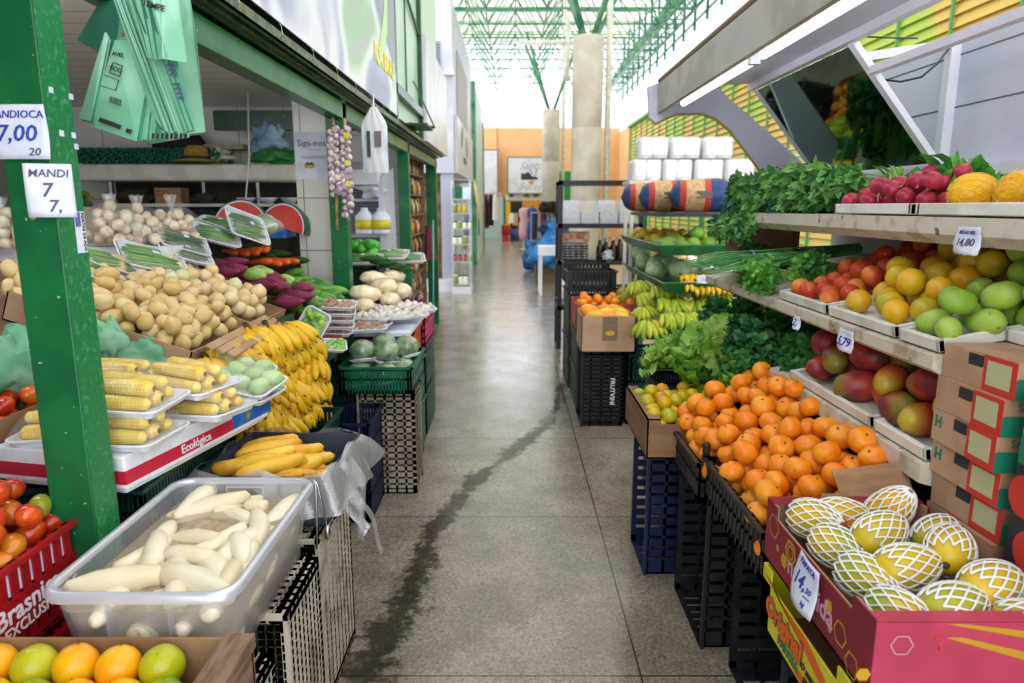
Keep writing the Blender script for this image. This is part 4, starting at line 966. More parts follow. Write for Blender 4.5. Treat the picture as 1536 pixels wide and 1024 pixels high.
# papaya cartons
pb = empty('maroon_papaya_carton', (.785,1.30,.672), 0, 'maroon and pink cardboard box full of net wrapped papayas in the foreground', 'box')
L_, W_, h_ = .40,.50,.148
m = MB()
m.box(-.175,-.25,0,.175,.25,.005,1)
for z0, z1, y0, y1 in ((0,.118,-.25,.25),(.118,h_,-.25,-.17),(.118,h_,.19,.25)):
    m.box(-.175,y0,z0,-.172,y1,z1,0); m.box(-.172,y0+.004,z0,-.168,y1-.004,z1-.0005,1); m.box(.172,y0,z0,.175,y1,z1,0); m.box(.168,y0+.004,z0,.172,y1-.004,z1-.0005,1)
m.box(-.172,.247,0,.172,.25,h_,0); m.box(-.168,.243,0,.168,.247,h_-.0005,1); m.box(-.175,-.253,0,.175,-.25,h_,2); m.box(-.175,-.253,h_-.001,.175,-.225,h_+.003,2); m.box(-.175,.215,h_-.001,.175,.25,h_+.003,0)
m.build('box_body', [maroon,kraftp,pinkc], pb)
MB().hexa([(.0,.25,h_),(.175,.25,h_),(.175,.255,h_),(.0,.255,h_),(-.02,.27,h_+.06),(.175,.31,h_+.07),(.175,.313,h_+.068),(-.02,.273,h_+.058)]).build('raised_flap', kraft, pb)
MB().box(-.06,.225,h_,.0,.228,h_+.02).build('small_tab', kraft, pb)
def flatp(pts, par, m, nm, plane='x', off=-.1762, t=.0008):
    mb = MB()
    if plane == 'x': mb.poly([(off,y,z) for y,z in pts])
    else: mb.poly([(x,off,z) for x,z in pts])
    o = mb.build(nm, m, par); 
    return o
def hexring(cy, cz, r, w, par, m, plane='x', off=-.1762, rot=0):
    mb = MB()
    for i in range(6):
        a0, a1 = rot+i*PI/3, rot+(i+1)*PI/3; q = [(r,a0),(r,a1),(r-w,a1),(r-w,a0)]; p = [(cy+rr*math.cos(a), cz+rr*math.sin(a)) for rr,a in q]
        mb.poly([(off,y,z) if plane == 'x' else (y,off,z) for y,z in p])
    return mb.build('printed_hexagon', m, par)
hexring(.20,.10,.03,.004,pb,goldprint); flatp([(.13+.018*math.cos(a),.05+.018*math.sin(a)) for a in [k*PI/3 for k in range(6)]],pb,goldprint,'printed_hexagon'); hexring(.10,.085,.03,.007,pb,goldprint); hexring(.10,.085,.018,.005,pb,goldprint)
flatp([(-.09+.014*math.cos(a),.075+.014*math.sin(a)) for a in [k*PI/3 for k in range(6)]],pb,goldprint,'printed_hexagon'); hexring(-.14,.05,.026,.004,pb,goldprint); hexring(-.19,.02,.026,.004,pb,goldprint)
flatp([(.17+.009*math.cos(a),.06+.009*math.sin(a)) for a in [k*PI/5 for k in range(10)]],pb,kraftp,'printed_dot'); flatp([(-.10+.009*math.cos(a),.035+.009*math.sin(a)) for a in [k*PI/5 for k in range(10)]],pb,kraftp,'printed_dot')
text('nutrivida', .062, mat('faded rose print','#d39aa6',rough=.5), pb, (-.1764,.0,.055), (PI/2,0,-PI/2), bold=.0008)
hexring(-.13,.105,.02,.002,pb,mat('pale pink print','#dba8b4',rough=.5),'y',-.2545)
flatp([(-.19+.013*math.cos(a),.05+.013*math.sin(a)) for a in [k*PI/3 for k in range(6)]],pb,goldprint,'printed_hexagon','y',-.2545)
for (x0,x1,z0,z1) in ((-.06,.17,.145,.10),(-.06,.17,.12,.05)):
    flatp([(x0,z0),(x0+.03,z0),(x1,z1+.02),(x1,z1)],pb,goldprint,'printed_stripe','y',-.2545)
text('Doce', .03, mat('pale pink lettering','#dba8b4',rough=.5), pb, (-.09,-.2545,.02))
hexring(-.16,.0,.02,.004,pb,goldprint,'y',-.2545)
yb = empty('yellow_papaya_carton', (.80,1.27,.52), 0, 'yellow and orange printed carton below the maroon papaya box', 'box')
m = MB(); m.box(-.2,-.25,0,.2,.25,.005,1)
m.box(-.2,.2,0,-.196,.25,.15,0); m.box(-.2,-.25,0,-.196,-.13,.15,0); m.box(-.2,-.25,0,-.196,.25,.115,0)
m.box(.196,-.25,0,.2,.25,.15,0); m.box(-.196,.246,0,.196,.25,.15,0); m.box(-.196,-.25,0,.196,-.246,.15,0)
m.build('box_body', [yellowc,kraft2], yb)
flatp([(.24,.13),(.2,.13),(.15,.112),(.0,.085),(-.14,.05),(-.25,.0),(-.25,.012),(-.14,.075),(.0,.115),(.15,.115)][::-1],yb,orangec,'printed_swoosh','x',-.2008)
flatp([(.10,.02),(-.05,.0),(-.2,.0),(-.1,.022),(.02,.03)],yb,orangec,'printed_swoosh','x',-.2008)
text('Original', .062, orangec, yb, (-.2022,.115,.068), (PI/2,0,-PI/2), shear=.1, bold=.003)
text('Original', .062, dkprint, yb, (-.2016,.115,.068), (PI/2,0,-PI/2), shear=.1, bold=.0052)
text('PAPAYA', .03, greenprint, yb, (-.2022,.08,.027), (PI/2,0,-PI/2), bold=.001)
text('O mamão', .022, dkprint, yb, (-.2018,-.03,.05), (PI/2,0,-PI/2), shear=.3, bold=.001); text('papaya!', .022, dkprint, yb, (-.2018,-.035,.03), (PI/2,0,-PI/2), shear=.3, bold=.001)
hexring(-.13,.04,.035,.003,yb,dkprint,'x',-.2012,.3)
pc = pricecard('papaya_price_sign', (.599,1.297,.742), (PI/2-.12,0,-PI/2+.0), (.10,.105), [('PAPAYA',.019,0,.038,ink,-.05),('14,',.042,-.014,.002,ink),('30',.018,.022,-.005,ink),('—',.02,.022,-.018,ink),('kg',.014,.018,-.034,ink)], 'white handwritten PAPAYA 14,30 price card on the maroon box')
# papayas, each in a white foam net
M_pap = mat('papaya skin','#e8ad18','#dcb81e','#c4b324',sc=5,lo=.45,hi=.65,rough=.35,spots='#7a6a1a',spsc=60,spth=.72)
e = empty('netted_papaya', (0,0,-50)); sph(.046,.046,.075,20,16,amp=.03,taper=.14).build('fruit', M_pap, e, smooth=True)
fnet = netmb(.046,.075,13,.27,.0024,.18,2.35,.003,24); fnet.v = [(x*(1-.14*z/.075),y*(1-.14*z/.075),z) for x,y,z in fnet.v]; fnet.build('foam_net', mat('white foam net','#f0f0ee',rough=.6), e, smooth=True)
MB().lathe([(.003,-.079),(.008,-.078),(.007,-.073)],8).build('fruit_stem', M_btip, e, smooth=True)
K_pap = Kind(e,'papaya')
e = empty('netted_papaya', (0,0,-50)); sph(.046,.046,.075,20,16,amp=.03,taper=.14,seed=5).build('fruit', mat('green papaya skin','#b8b02a','#d8b424','#8fa52a',sc=5,rough=.35), e, smooth=True); 
fnet.build('foam_net', MATS['white foam net'], e, smooth=True); rb = MB()
for k in range(5): rb.tube([(0,0,.078),(.012*math.cos(k*1.3),.012*math.sin(k*1.3),.09),(.022*math.cos(k*1.3+.4),.022*math.sin(k*1.3+.4),.086)], .0022, 4)
rb.build('red_ribbon', mat('red ribbon','#d93a26',rough=.4), e, smooth=True)
K_papg = Kind(e,'papaya')
rows = [(.69,1.475,.80,1.35,.5,K_papg,'small netted papaya with red ribbon in the far left corner'),(.755,1.485,.80,1.5,1.4,K_pap,'green yellow papaya lying along the far wall'),
 (.85,1.46,.83,.6,.6,K_pap,'upright netted papaya, tallest in the maroon box'),(.695,1.37,.785,1.5,.35,K_papg,'netted papaya with red ribbon behind the price card'),(.695,1.245,.785,1.5,.35,K_papg,'netted papaya with red ribbon just right of the price card'),(.695,1.125,.78,1.5,.4,K_papg,'netted papaya at the left wall near the front'),
 (.775,1.355,.825,1.35,2.1,K_pap,'big netted yellow papaya in the centre'),(.905,1.37,.81,1.4,2.3,K_papg,'greenish netted papaya against the right wall'),(.875,1.28,.83,1.5,2.5,K_pap,'orange netted papaya right of centre'),(.765,1.235,.815,1.5,1.8,K_pap,'netted papaya with bare end in front of the centre'),
 (.885,1.17,.815,1.5,2.0,K_pap,'large netted papaya at the right front'),(.785,1.12,.80,1.5,1.9,K_papg,'green tipped netted papaya at the near wall'),(.90,1.085,.785,1.5,1.3,K_pap,'netted papaya in the near right corner')]
for (x,y,z,rx,rz,K,lab) in rows: K.put((x,y,z),(rx,U(-.2,.2),rz),.92,lab,'net wrapped papayas in the maroon box')
# cartons stacked at the right
def carton(loc, rz, lab, stripes=True, i=0):
    e = empty('folded_carton', loc, rz, lab, 'box', 'tomato cartons stacked at the right'); m = MB(); w_, d_, hh = .215,.13,.074
    m.box(0,-w_/2+.005,0,d_,w_/2-.005,hh); m.box(-.003,-w_/2,0,0,w_/2,hh*.62); m.box(-.003,-w_/2,hh*.62,0,-.015,hh); m.box(-.003,.03,hh*.62,0,w_/2,hh)
    m.build('carton_body', kraftp, e)
    MB().box(-.0036,-.012,hh*.6,-.001,.03,hh*.92).build('handle_hole_shade', darkfill, e)  # dark plate, the shade inside the hand hole put into colour
    MB().box(-.0045,-w_/2,.0,-.003,-.018,hh).build('red_label_edge', redprint, e)
    MB().box(-.0052,-w_/2+.014,.014,-.0045,-.028,hh-.01).build('pale_label', mat('pale green label','#b4b48a',rough=.7) if 'pale green label' not in MATS else MATS['pale green label'], e)
    MB().box(-.003,-w_/2-.0015,0,d_,-w_/2+.005,hh*.55).build('green_band', greenprint, e)
    text('SABOR', .024, greenprint, e, (.065,-w_/2+.0035,hh*.78))
    if i in (1,2): text('H', .035, greenprint, e, (-.0035,.085,.045), (PI/2,0,-PI/2), bold=.001)
    return e
zs = [.605,.71,.812,.914,1.016]
for i, z in enumerate([.83,.905,.98,1.055,1.13]):
    names = ['lowest kraft carton of the right stack, melon print in front','second kraft carton from the bottom of the right stack','third kraft carton of the right stack with green emblem','fourth kraft carton of the right stack with green emblem','topmost kraft carton of the right stack beside the green mangoes']
    carton((.962+[.02,.01,.0,.0,.01][i],1.405+[.0,.005,.008,.004,.0][i],z), [.06,.03,-.02,.0,.04][i], names[i], i=i)
e = empty('upright_carton', (1.10,1.18,.66), .0, 'dark printed carton with tomato picture at the right edge of the photo', 'box')
for k,(z,c_) in enumerate(((0,kraftp),(.15,kraftp),(.30,kraftp),(.45,kraftp))):
    pass
MB().box(-.13,-.08,0,.13,.08,.5).build('carton_body', kraft, e)
for z0,z1,mm in ((.02,.1,greenprint),(.14,.25,dkprint),(.25,.36,dkprint),(.36,.42,greenprint),(.43,.5,dkprint)): MB().box(-.1315,-.08,z0,-.13,.08,z1).box(-.1315,-.0815,z0,.13,-.08,z1).build('printed_band', mm, e)
for (y,z) in ((.02,.2),(-.05,.46),(.05,.30)):
    o = MB().lathe([(0,.0015),(.04,.0012),(.042,0)],20).build('printed_tomato', redprint, e); o.location = (-.132,y,z); o.rotation_euler = (0,-PI/2,0)
text('SABOR', .03, greenprint, e, (-.1325,0,.12), (PI/2,0,-PI/2))
crate((1.05,1.22,.36),0,graypl,(.16,.52,.29),label='narrow grey crate under the upright carton',bars=8); crate((1.16,1.62,.0),0,graypl,(.1,.1,.1),label='x') if False else None
MB().box(-.06,-.11,0,.06,.11,.165).build('kraft_box', kraft, label='plain kraft box carrying the carton stack', cat='box', loc=(1.03,1.41,.662))
# price tickets on shelf edges
pricecard('shelf_price_ticket', (1.024,1.575,1.425), (PI/2,0,-PI/2), (.085,.062), [('MELAO REI',.011,0,.018,inkd),('14,80',.024,0,-.004,inkd)], 'crumpled price ticket reading 14,80 below the melons', jag=.002)
pricecard('shelf_price_ticket', (.94,1.92,1.13), (PI/2,0,-PI/2), (.085,.06), [('5,79',.034,0,-.004,ink)], 'white price ticket reading 5,79 on the middle shelf edge', jag=.002)
pricecard('shelf_price_ticket', (.94,2.26,1.125), (PI/2,0,-PI/2), (.05,.045), [('2,',.032,0,0,ink)], 'small price ticket reading 2, under the peaches', jag=.002)
pricecard('shelf_price_ticket', (.94,2.28,.885), (PI/2,0,-PI/2), (.07,.07), [('MANGA ROSA',.011,0,.022,ink),('8,49',.022,0,-.004,ink)], 'price ticket on the lower shelf edge beside the tangerines', jag=.002)
# ================= LEFT STALL =================
random.seed(77)
def Zs(x): return .92+.35*(-.8-x)
tb_ = empty('sloped_stall_table', (-1.5,3.1,0), 0, 'dark sloping stall table under the potatoes and sweet potatoes', 'table')
m = MB(); m.hexa([(.42,-.9,.86),(-.75,-.9,1.26),(-.75,1.0,1.26),(.42,1.0,.86),(.42,-.9,.885),(-.75,-.9,1.285),(-.75,1.0,1.285),(.42,1.0,.885)]); m.build('table_top', kraft2, tb_)
for (x,y,h) in ((.4,-.88,.86),(.4,.95,.86),(-.7,-.88,1.24),(-.7,.95,1.24),(.4,.05,.86)): MB().box(x-.025,y,0,x+.025,y+.05,h).build('leg', dgreen, tb_)
MB().box(.36,-.9,.3,.38,1.0,.36).build('cross_bar', dgreen, tb_)
# potatoes and onions in their cardboard boxes
pbx = cbox('potato_carton', .62,.56,.1,kraftp,notch=False,hole=False); put(pbx,(-1.385,2.53,1.035),0,'shallow cardboard box holding the potato heap'); pbx.rotation_euler = (0,.337,0)
obx = cbox('onion_carton', .62,.40,.1,kraft,notch=False,hole=False); put(obx,(-1.385,3.02,1.035),0,'shallow cardboard box holding the loose onions'); obx.rotation_euler = (0,.337,0)
sf = lambda x: 1.085+.36*(-1.1-x)
pts = heap(210, (-1.72,-1.10), (2.26,2.8), .029, lambda x,y: sf(x)-.09, lambda x,y: sf(x)+.05, 170)
strew(K_pot, pts, 'pale yellow potato in the heap on the left stall', 'potatoes in the heap', sc=lambda r: r/.029*1.0)
pts = heap(90, (-1.68,-1.11), (2.82,3.21), .031, lambda x,y: sf(x)-.09, lambda x,y: sf(x)+.06, 170)
strew(K_on, pts, 'loose yellow onion heaped beside the potatoes', 'loose onions beside the potatoes', rot=lambda:(U(-.6,.6),U(-.6,.6),U(0,6)), sc=lambda r: r/.032)
for i in range(3):
    o = MB().box(-.014,-.33,0,.014,.33,.006).build('cardboard_strip', kraftp, label=['uppermost folded cardboard strip between potatoes and bananas','middle folded cardboard strip between potatoes and bananas','lowest folded cardboard strip beside the bananas'][i], cat='cardboard'); o.location = (-1.03+i*.035,2.6,1.035-i*.012); o.rotation_euler = (0,.6,.05)
# sweet potatoes
for i in range(30):
    r_, c_ = divmod(i, 10); x = -1.62+c_*.06+U(-.01,.01); y = 3.32+r_*.115+U(-.015,.015)
    lay = (i*7)%3
    K_swp[0].put((x,y,sf(x)-.03+lay*.035-(.02 if r_ else .0)), (PI/2+U(-.15,.15), .35*1+U(-.1,.1), 1.1+U(-.2,.2)), U(.8,1.05), 'long purple sweet potato in the heap behind the onions', 'sweet potatoes')
# carrots, cucumbers, gourds
for i in range(22):
    x = -1.52+(i%6)*.05+U(-.01,.01); y = 3.78+(i//6)*.06
    K_car.put((x,y,sf(x)+.0+(i%3)*.02+.02), (PI/2+U(-.1,.1), .3, 1.0+U(-.2,.2)), U(.9,1.15), 'orange carrot in the heap beside the cucumbers', 'carrots')
for i in range(12):
    x = -1.52+(i%6)*.055; y = 4.0+(i//6)*.05
    K_zuc.put((x,y,sf(x)+.03+(i%2)*.03), (PI/2, .3, .9+U(-.15,.15)), 1, 'dark green cucumber in the row behind the carrots', 'dark cucumbers behind the carrots')
pts = heap(60, (-1.26,-.98), (3.45,4.0), .03, lambda x,y: sf(x)-.12, lambda x,y: sf(x)+.03+.06*(y-3.45), 60)
for (x,y,z,r) in pts: K_cuc.put((x,y,z), (PI/2+U(-.3,.3), U(-.2,.4), 1.1+U(-.5,.5)), U(.85,1.05), 'glossy green cucumber in the heap by the white pier', 'cucumbers by the white pier')
for i in range(9): 
    x = -1.33+.05*(i%4)+U(-.01,.01); y = 3.36+.09*(i//4)+.1*(x+1.33); K_chay.put((x+.02,y+.1,sf(x)+.0+.015*(i%2)), (PI/2+U(-.2,.2),.2,1.2+U(-.3,.3)), 1, 'pale green gourd between sweet potatoes and cucumbers', 'pale gourds')
# watermelon wedges on blue tray
M_mel = mat('watermelon flesh','#d8423a','#e0564a',sc=7,rough=.35,spots='#3a1512',spsc=45,spth=.74)
def wmelon():
    e = empty('watermelon_wedge', (0,0,-50)); n = 16; f = MB(); r = MB()
    P_ = [(.13*math.cos(PI*i/n), .13*math.sin(PI*i/n)) for i in range(n+1)]
    def slab(a, b, rr0, rr1, mb, mi=0):
        for i in range(n):
            c0,s0,c1,s1 = math.cos(PI*i/n),math.sin(PI*i/n),math.cos(PI*(i+1)/n),math.sin(PI*(i+1)/n)
            mb.hexa([(rr0*c0,a,rr0*s0),(rr1*c0,a,rr1*s0),(rr1*c0,b,rr1*s0),(rr0*c0,b,rr0*s0),(rr0*c1,a,rr0*s1),(rr1*c1,a,rr1*s1),(rr1*c1,b,rr1*s1),(rr0*c1,b,rr0*s1)])
    slab(-.03,.03,.0,.118,f); f.build('flesh', M_mel, e); g = MB(); slab(-.03,.03,.118,.126,g); g.build('white_rind', paper, e); h = MB(); slab(-.03,.03,.126,.131,h); h.build('green_rind', traygreen, e)
    return Kind(e,'watermelon')
K_wm = wmelon()
bt = MB().box(-.22,-.12,0,.22,.12,.05).build('blue_trimmed_tray', [bluetape], label='blue edged white board under the watermelon wedges', cat='tray'); bt.location = (-1.55,4.2,1.32)
K_wm.put((-1.60,4.17,1.375),(-.25,-.12,.05),1.25,'larger watermelon wedge with red flesh facing the aisle'); K_wm.put((-1.36,4.2,1.37),(-.2,.25,-.25),1.15,'smaller red watermelon wedge beside the white pier')
# bagged onions
def bag_film(rx, ry, rz, seed, loc, label, name='clear_plastic_bag', knot=True, m=film):
    e = empty(name, loc); tag(e, label, 'bag'); b = sph(rx,ry,rz,28,18,amp=.1,fr=2.5,seed=seed); b.v = [(x,y,z+rz) for x,y,z in b.v]; b.build('film', m, e, smooth=True)
    if knot:
        k = MB(); 
        for j in range(7):
            a = j*.9; k.poly([(0,0,2*rz-.045),(.03*math.cos(a),.03*math.sin(a),2*rz+.045),(.03*math.cos(a+.8),.03*math.sin(a+.8),2*rz+.035)])
        k.build('tied_top', film2, e)
    return e
K_onb = kind1('bagged_onion','onion', sph(.029,.029,.027,12,9,amp=.03,point=.2), mat('pale bagged onion skin','#e2d2b0','#ece2c6','#d4b49a',sc=5,rough=.3,stretch=(6,6,.6)))
for i,(u,v,Y,rx,lab) in enumerate([(172,372,3.02,.12,'leftmost of the three clear bags of onions'),(212,372,3.12,.12,'middle clear bag of onions'),(262,368,3.25,.12,'tallest clear bag of onions nearest the bean trays'),(10,378,3.0,.13,'clear bag of onions at the left edge of the photo behind the green post')]):
    x,y,z = PY(u,v,Y); hgt = .1
    bag_film(rx,.11,hgt,i,(x,y,z-.01),lab)
    pts = heap(42, (x-rx+.005,x+rx-.005), (y-.1,y+.1), .026, lambda X,Y_: z+.01+.25*((X-x)**2+(Y_-y)**2)**.5*.3, lambda X,Y_: z+2*hgt*math.sqrt(max(.02,1-((X-x)/rx)**2-((Y_-y)/.12)**2)), 50)
    strew(K_onb, pts, 'small pale onion packed inside the clear bags', 'onions inside the clear bags', sc=lambda r: r/.029)
bx_ = MB().box(-.5,-.14,0,.3,.14,.14).build('printed_foam_box', foam, label='white foam box with blue print under the bagged onions', cat='box'); bx_.location = (-1.78,3.14,1.19)
# bean trays
def bean_tray(mt_, seed=1, n=34, r=.0042, L=.19):
    random.seed(seed); e = empty('packed_bean_tray', (0,0,-50)); ftray(.23,.15,.022).build('foam_tray', foam, e, smooth=False)
    b = MB()
    for i in range(n):
        y = U(-.055,.055); z = .008+U(0,.022); a = U(-.12,.12); l = L*U(.85,1); x0 = U(-.01,.01)
        b.tube([(x0-l/2,y-l*a/2,z),(x0,y+U(-.004,.004),z+.006),(x0+l/2,y+l*a/2,z)], [r*.5,r,r*.4], 6)
    b.build('green_beans', mt_, e, smooth=True, kind='stuff')
    f = MB().grid(lambda u,v: ((u-.5)*.228,(v-.5)*.148,.022+.022*math.sin(PI*u)**.4*math.sin(PI*v)**.4+.002*math.sin(u*23+v*17)), 14, 10); f.build('cling_film', film, e, smooth=True)
    MB().box(-.012,-.008,.0465,.012,.008,.047).build('label_sticker', paper, e)
    return Kind(e,'packed vegetables')
M_bean = mat('green bean','#4f8f3a','#7ab04e','#3c7a30',sc=6,rough=.35); M_bean2 = mat('dark green bean','#22592a','#2f6c34',sc=6,rough=.35)
K_bt = bean_tray(M_bean); K_bt2 = bean_tray(M_bean2,3)
def tray(K, u, v, Y, rot, lab, grp='packed trays of green beans', s=1): K.put(PY(u,v,Y), rot, s, lab, grp)
tray(K_bt,162,398,2.72,(.5,.34,1.2),'packed tray of light green beans half hidden by the green post')
tray(K_bt,163,422,2.62,(.5,.34,1.25),'lower packed tray of green beans beside the green post')
tray(K_bt,226,394,2.95,(.55,.3,.85),'large packed tray of light green beans behind the potatoes',s=1.2)
tray(K_bt2,274,366,3.2,(.6,.3,.8),'small packed tray of dark green beans with a white sticker',s=.95)
tray(K_bt2,276,382,3.16,(.5,.3,.8),'packed tray of dark green beans under the stickered tray')
tray(K_bt,322,356,3.5,(.5,.3,.6),'packed tray of pale beans beside the sweet potatoes')
tray(K_bt,368,342,3.62,(1.0,.3,1.1),'packed tray of pale beans standing upright by the watermelon',s=1.1)
tray(K_bt,300,346,3.62,(.4,.3,.3),'packed tray of greens lying farthest back near the dark bowls')
tray(K_bt,330,340,3.8,(.3,.2,.1),'packed tray of greens behind the upright tray')
bag_film(.1,.09,.05,9,PY(398,352,3.85),'clear bag of green leaves beside the upright bean tray',knot=False,m=film2); K_cab.put(tuple(Vector(PY(398,345,3.87))+Vector((0,0,.03))),(0,0,0),.8,'pale cabbage wrapped beside the upright bean tray')

# corn
fb = empty('foam_box', (-1.055,1.93,.81), -.208, 'white foam box lid with red printed band under the corn trays', 'box')
m = MB(); m.box(-.19,-.315,.012,.19,.315,.1); m.box(-.18,-.305,0,.18,.305,.012); m.build('foam_body', foam, fb, bevel=.008)
MB().box(.1885,-.313,.028,.1912,.12,.062).build('red_band', crimson, fb); MB().box(-.188,-.3162,.028,.19,-.313,.062).build('red_band', crimson, fb)
MB().box(.1885,.12,.028,.1915,.33,.075).build('blue_band', bluetape, fb)
text('Ecológica', .034, whitep, fb, (.1918,-.05,.045), (PI/2,0,PI/2), bold=.0006)
pass
blue_leaf = MB().lathe([(0,.001),(.012,.001)],12).build('yellow_mark', yellowc, fb); blue_leaf.location = (.192,.2,.05); blue_leaf.rotation_euler = (0,PI/2,0)
M_corn = mat('corn kernels','#ecca4c','#f2d868','#e4bc3e',sc=20,rough=.3,coat=.2)
cb = MB(); nu, nv = 42, 66
prof = []
for i in range(nv+1):
    t = i/nv; R = .0235*(1-.35*t**2.2)*(math.sin(PI*min(.5,t*3.5+.12)) if t < .12 else 1)*(1 if t < .93 else (1-((t-.93)/.07)**2*.9))
    for j in range(nu):
        a = 2*PI*j/nu; r = R*(.85+.15*abs(math.sin(7*a))**.6*abs(math.sin(PI*t*22))**.6); cb.v.append(((t-.5)*.185, r*math.cos(a), r*math.sin(a)))
for i in range(nv):
    for j in range(nu): a, b = i*nu+j, i*nu+(j+1)%nu; cb.f.append((a,b,b+nu,a+nu)); cb.m.append(0)
def corn_tray(seed, n=4):
    random.seed(seed); e = empty('packed_corn_tray', (0,0,-50)); ftray(.235,.19,.022).build('foam_tray', foam, e)
    me = cb.mesh('corn_cob', M_corn, True)
    for k in range(n):
        o = bpy.data.objects.new('corn_cob', me); link(o, e); r = k if k < 3 else k-2.5
        o.location = (U(-.004,.004), -.055+.053*r if k < 3 else -.03+.053*(k-3), .028 if k < 3 else .062); o.rotation_euler = (U(0,6),0,(PI if k%2 else 0)+U(-.05,.05))
    MB().grid(lambda u,v: ((u-.5)*.232,(v-.5)*.186,.022+.068*(math.sin(PI*u)**.22)*(math.sin(PI*v)**.45)+.0025*math.sin(u*31+v*13)), 18, 14).build('cling_film', film, e, smooth=True)
    return Kind(e,'packed corn')
K_cor = corn_tray(1, 5)
g = 'packed corn trays on the foam box'
for (x,y,z,r,lab) in [(-.985,1.70,.912,-.12,'lowest packed corn tray at the near end of the foam box'),(-.99,1.73,.992,-.06,'packed corn tray stacked second at the near end'),(-.89,1.93,.912,-.25,'lower packed corn tray at the far end of the foam box'),(-.93,1.93,.985,-.3,'packed corn tray stacked at the far end of the foam box'),
   (-1.13,1.92,.99,-.1,'packed corn tray at the back beside the green plastic bag'),(-1.15,1.74,.912,.1,'packed corn tray seen left of the green post'),(-1.14,1.93,.912,.0,'packed corn tray underneath at the back of the foam box')]: K_cor.put((x,y,z),(U(-.04,.04),U(-.04,.04),r),1,lab,g)
# chayote trays
def veg_tray(veg, n, m_, name, spread=.05):
    e = empty(name, (0,0,-50)); ftray(.21,.15,.022).build('foam_tray', foam, e); me = veg.mesh('vegetable', m_, True)
    for k in range(n):
        o = bpy.data.objects.new('vegetable', me); link(o, e); o.location = (-.07+.07*(k%3)+U(-.006,.006), -.033+.066*((k//3)%2), .032+.03*(k//6)); o.rotation_euler = (PI/2+U(-.3,.3),U(-.3,.3),U(0,6))
    MB().grid(lambda u,v: ((u-.5)*.208,(v-.5)*.148,.022+.05*(math.sin(PI*u)**.35)*(math.sin(PI*v)**.35)+.002*math.sin(u*29+v*19)), 14, 10).build('cling_film', film, e, smooth=True)
    return Kind(e,'packed vegetables')
K_chy = veg_tray(sph(.028,.026,.036,14,10,amp=.1,fr=2.5,seed=2), 6, mat('chayote skin','#a8c88a','#bcd79c',sc=8,rough=.4), 'packed_chayote_tray')
for (x,y,z,r,lab) in [(-.93,2.30,.93,(.2,.1,-.1),'packed tray of pale chayotes behind, next to the bananas'),(-.86,2.19,.925,(.2,.12,-.3),'packed tray of pale chayotes at the far end of the foam box'),(-.87,2.2,.895,(.1,.1,-.3),'foam tray of chayotes underneath at the foam box end')]: K_chy.put((x,y,z),r,1,lab)
# bananas
bd = MB().hexa([(-1.04,2.32,.5),(-1.02,3.3,.5),(-1.0,3.3,.5),(-1.02,2.32,.5),(-1.09,2.32,1.0),(-1.07,3.3,1.0),(-1.05,3.3,1.0),(-1.07,2.32,1.0)]); bd.build('banana_board', dgreen, label='dark sloping board the bananas lie on', cat='board', recenter=True)
random.seed(15)
cr = [(318,572),(330,590),(345,580),(352,600),(366,588),(362,532),(388,520),(414,512),(440,506),(398,600),(430,592),(455,585),(412,622),(440,612),(322,545),(340,525),(362,512),(385,500),(410,497),(436,494),(335,560),(358,548),(382,536),(408,524),(432,516),(455,512),(372,572),(396,560),(420,550),(444,542),(466,536),(380,598),(404,586),(428,578),(452,568),(474,562),(390,616),(420,606),(448,598)]
for i,(u,v) in enumerate(cr):
    Y = 2.34+(u-320)/160*.75-(v-500)/900; K_ban.put(PY(u-12,v-6,Y),(U(-.35,.35),.45+U(-.2,.25),-.75+U(-.5,.4)),U(.85,1.05),'ripe yellow banana hand with dark tips hanging over the left stall edge','ripe banana hands on the left stall')
for i,(u,v,Y) in enumerate([(462,606,3.2),(474,600,3.3),(392,628,2.55),(415,625,2.65)]): K_ban.put(PY(u,v,Y),(U(-.3,.3),.8,-1.0),.85,['banana hand hanging lowest beside the blue crate','second banana hand hanging beside the blue crate','banana hand lowest above the plastic lined box','banana hand right above the plastic lined box'][i])
# dark crates under the left stall
crate((-.98,2.75,.0),0,dgcrate,(.4,.6,.3),label='dark green crate on the floor under the bananas'); crate((-.98,2.75,.3),0,dgcrate,(.4,.6,.3),label='dark green crate stacked under the bananas')
crate((-.93,3.3,.0),PI/2,bluepl,(.35,.5,.5),label='blue crate in the shade left of the grey crate'); crate((-1.0,3.75,.0),0,dgcrate,(.4,.5,.3),label='dark crate on the floor behind the grey crate'); crate((-1.0,3.75,.3),0,dgcrate,(.4,.5,.3),label='dark crate second from floor behind the grey crate')
# yellow roots in plastic lined box
rb_ = empty('plastic_lined_box', (-.72,2.09,.585), -.05, 'dark box lined with crumpled clear plastic holding yellow roots', 'box')
m = MB(); m.box(-.19,-.2,0,.19,.2,.01)
for s in (-1,1): m.box(s*.19-s*.006,-.2,0,s*.19,.2,.15); m.box(-.19,s*.2-s*.006,0,.19,s*.2,.15)
m.build('box_body', mat('dark slate cardboard','#3c4456','#323a4a',sc=5,rough=.6), rb_)
ln = MB()
def liner(u, v):
    a = 2*PI*u; q = max(abs(math.cos(a)), abs(math.sin(a))); cx, cy = math.cos(a)/q, math.sin(a)/q
    k = 1+.05*math.sin(a*9)*v+.03*math.sin(a*17+2)*v
    out = v*.06; z = .158+.012*math.sin(a*7)-(v**1.6)*(.06+.05*max(0,math.cos(a))+.02*math.sin(a*5))
    return (cx*(.188+out)*k, cy*(.198+out)*k, z)
ln.grid(liner, 90, 8).build('plastic_liner', film2, rb_, smooth=True)
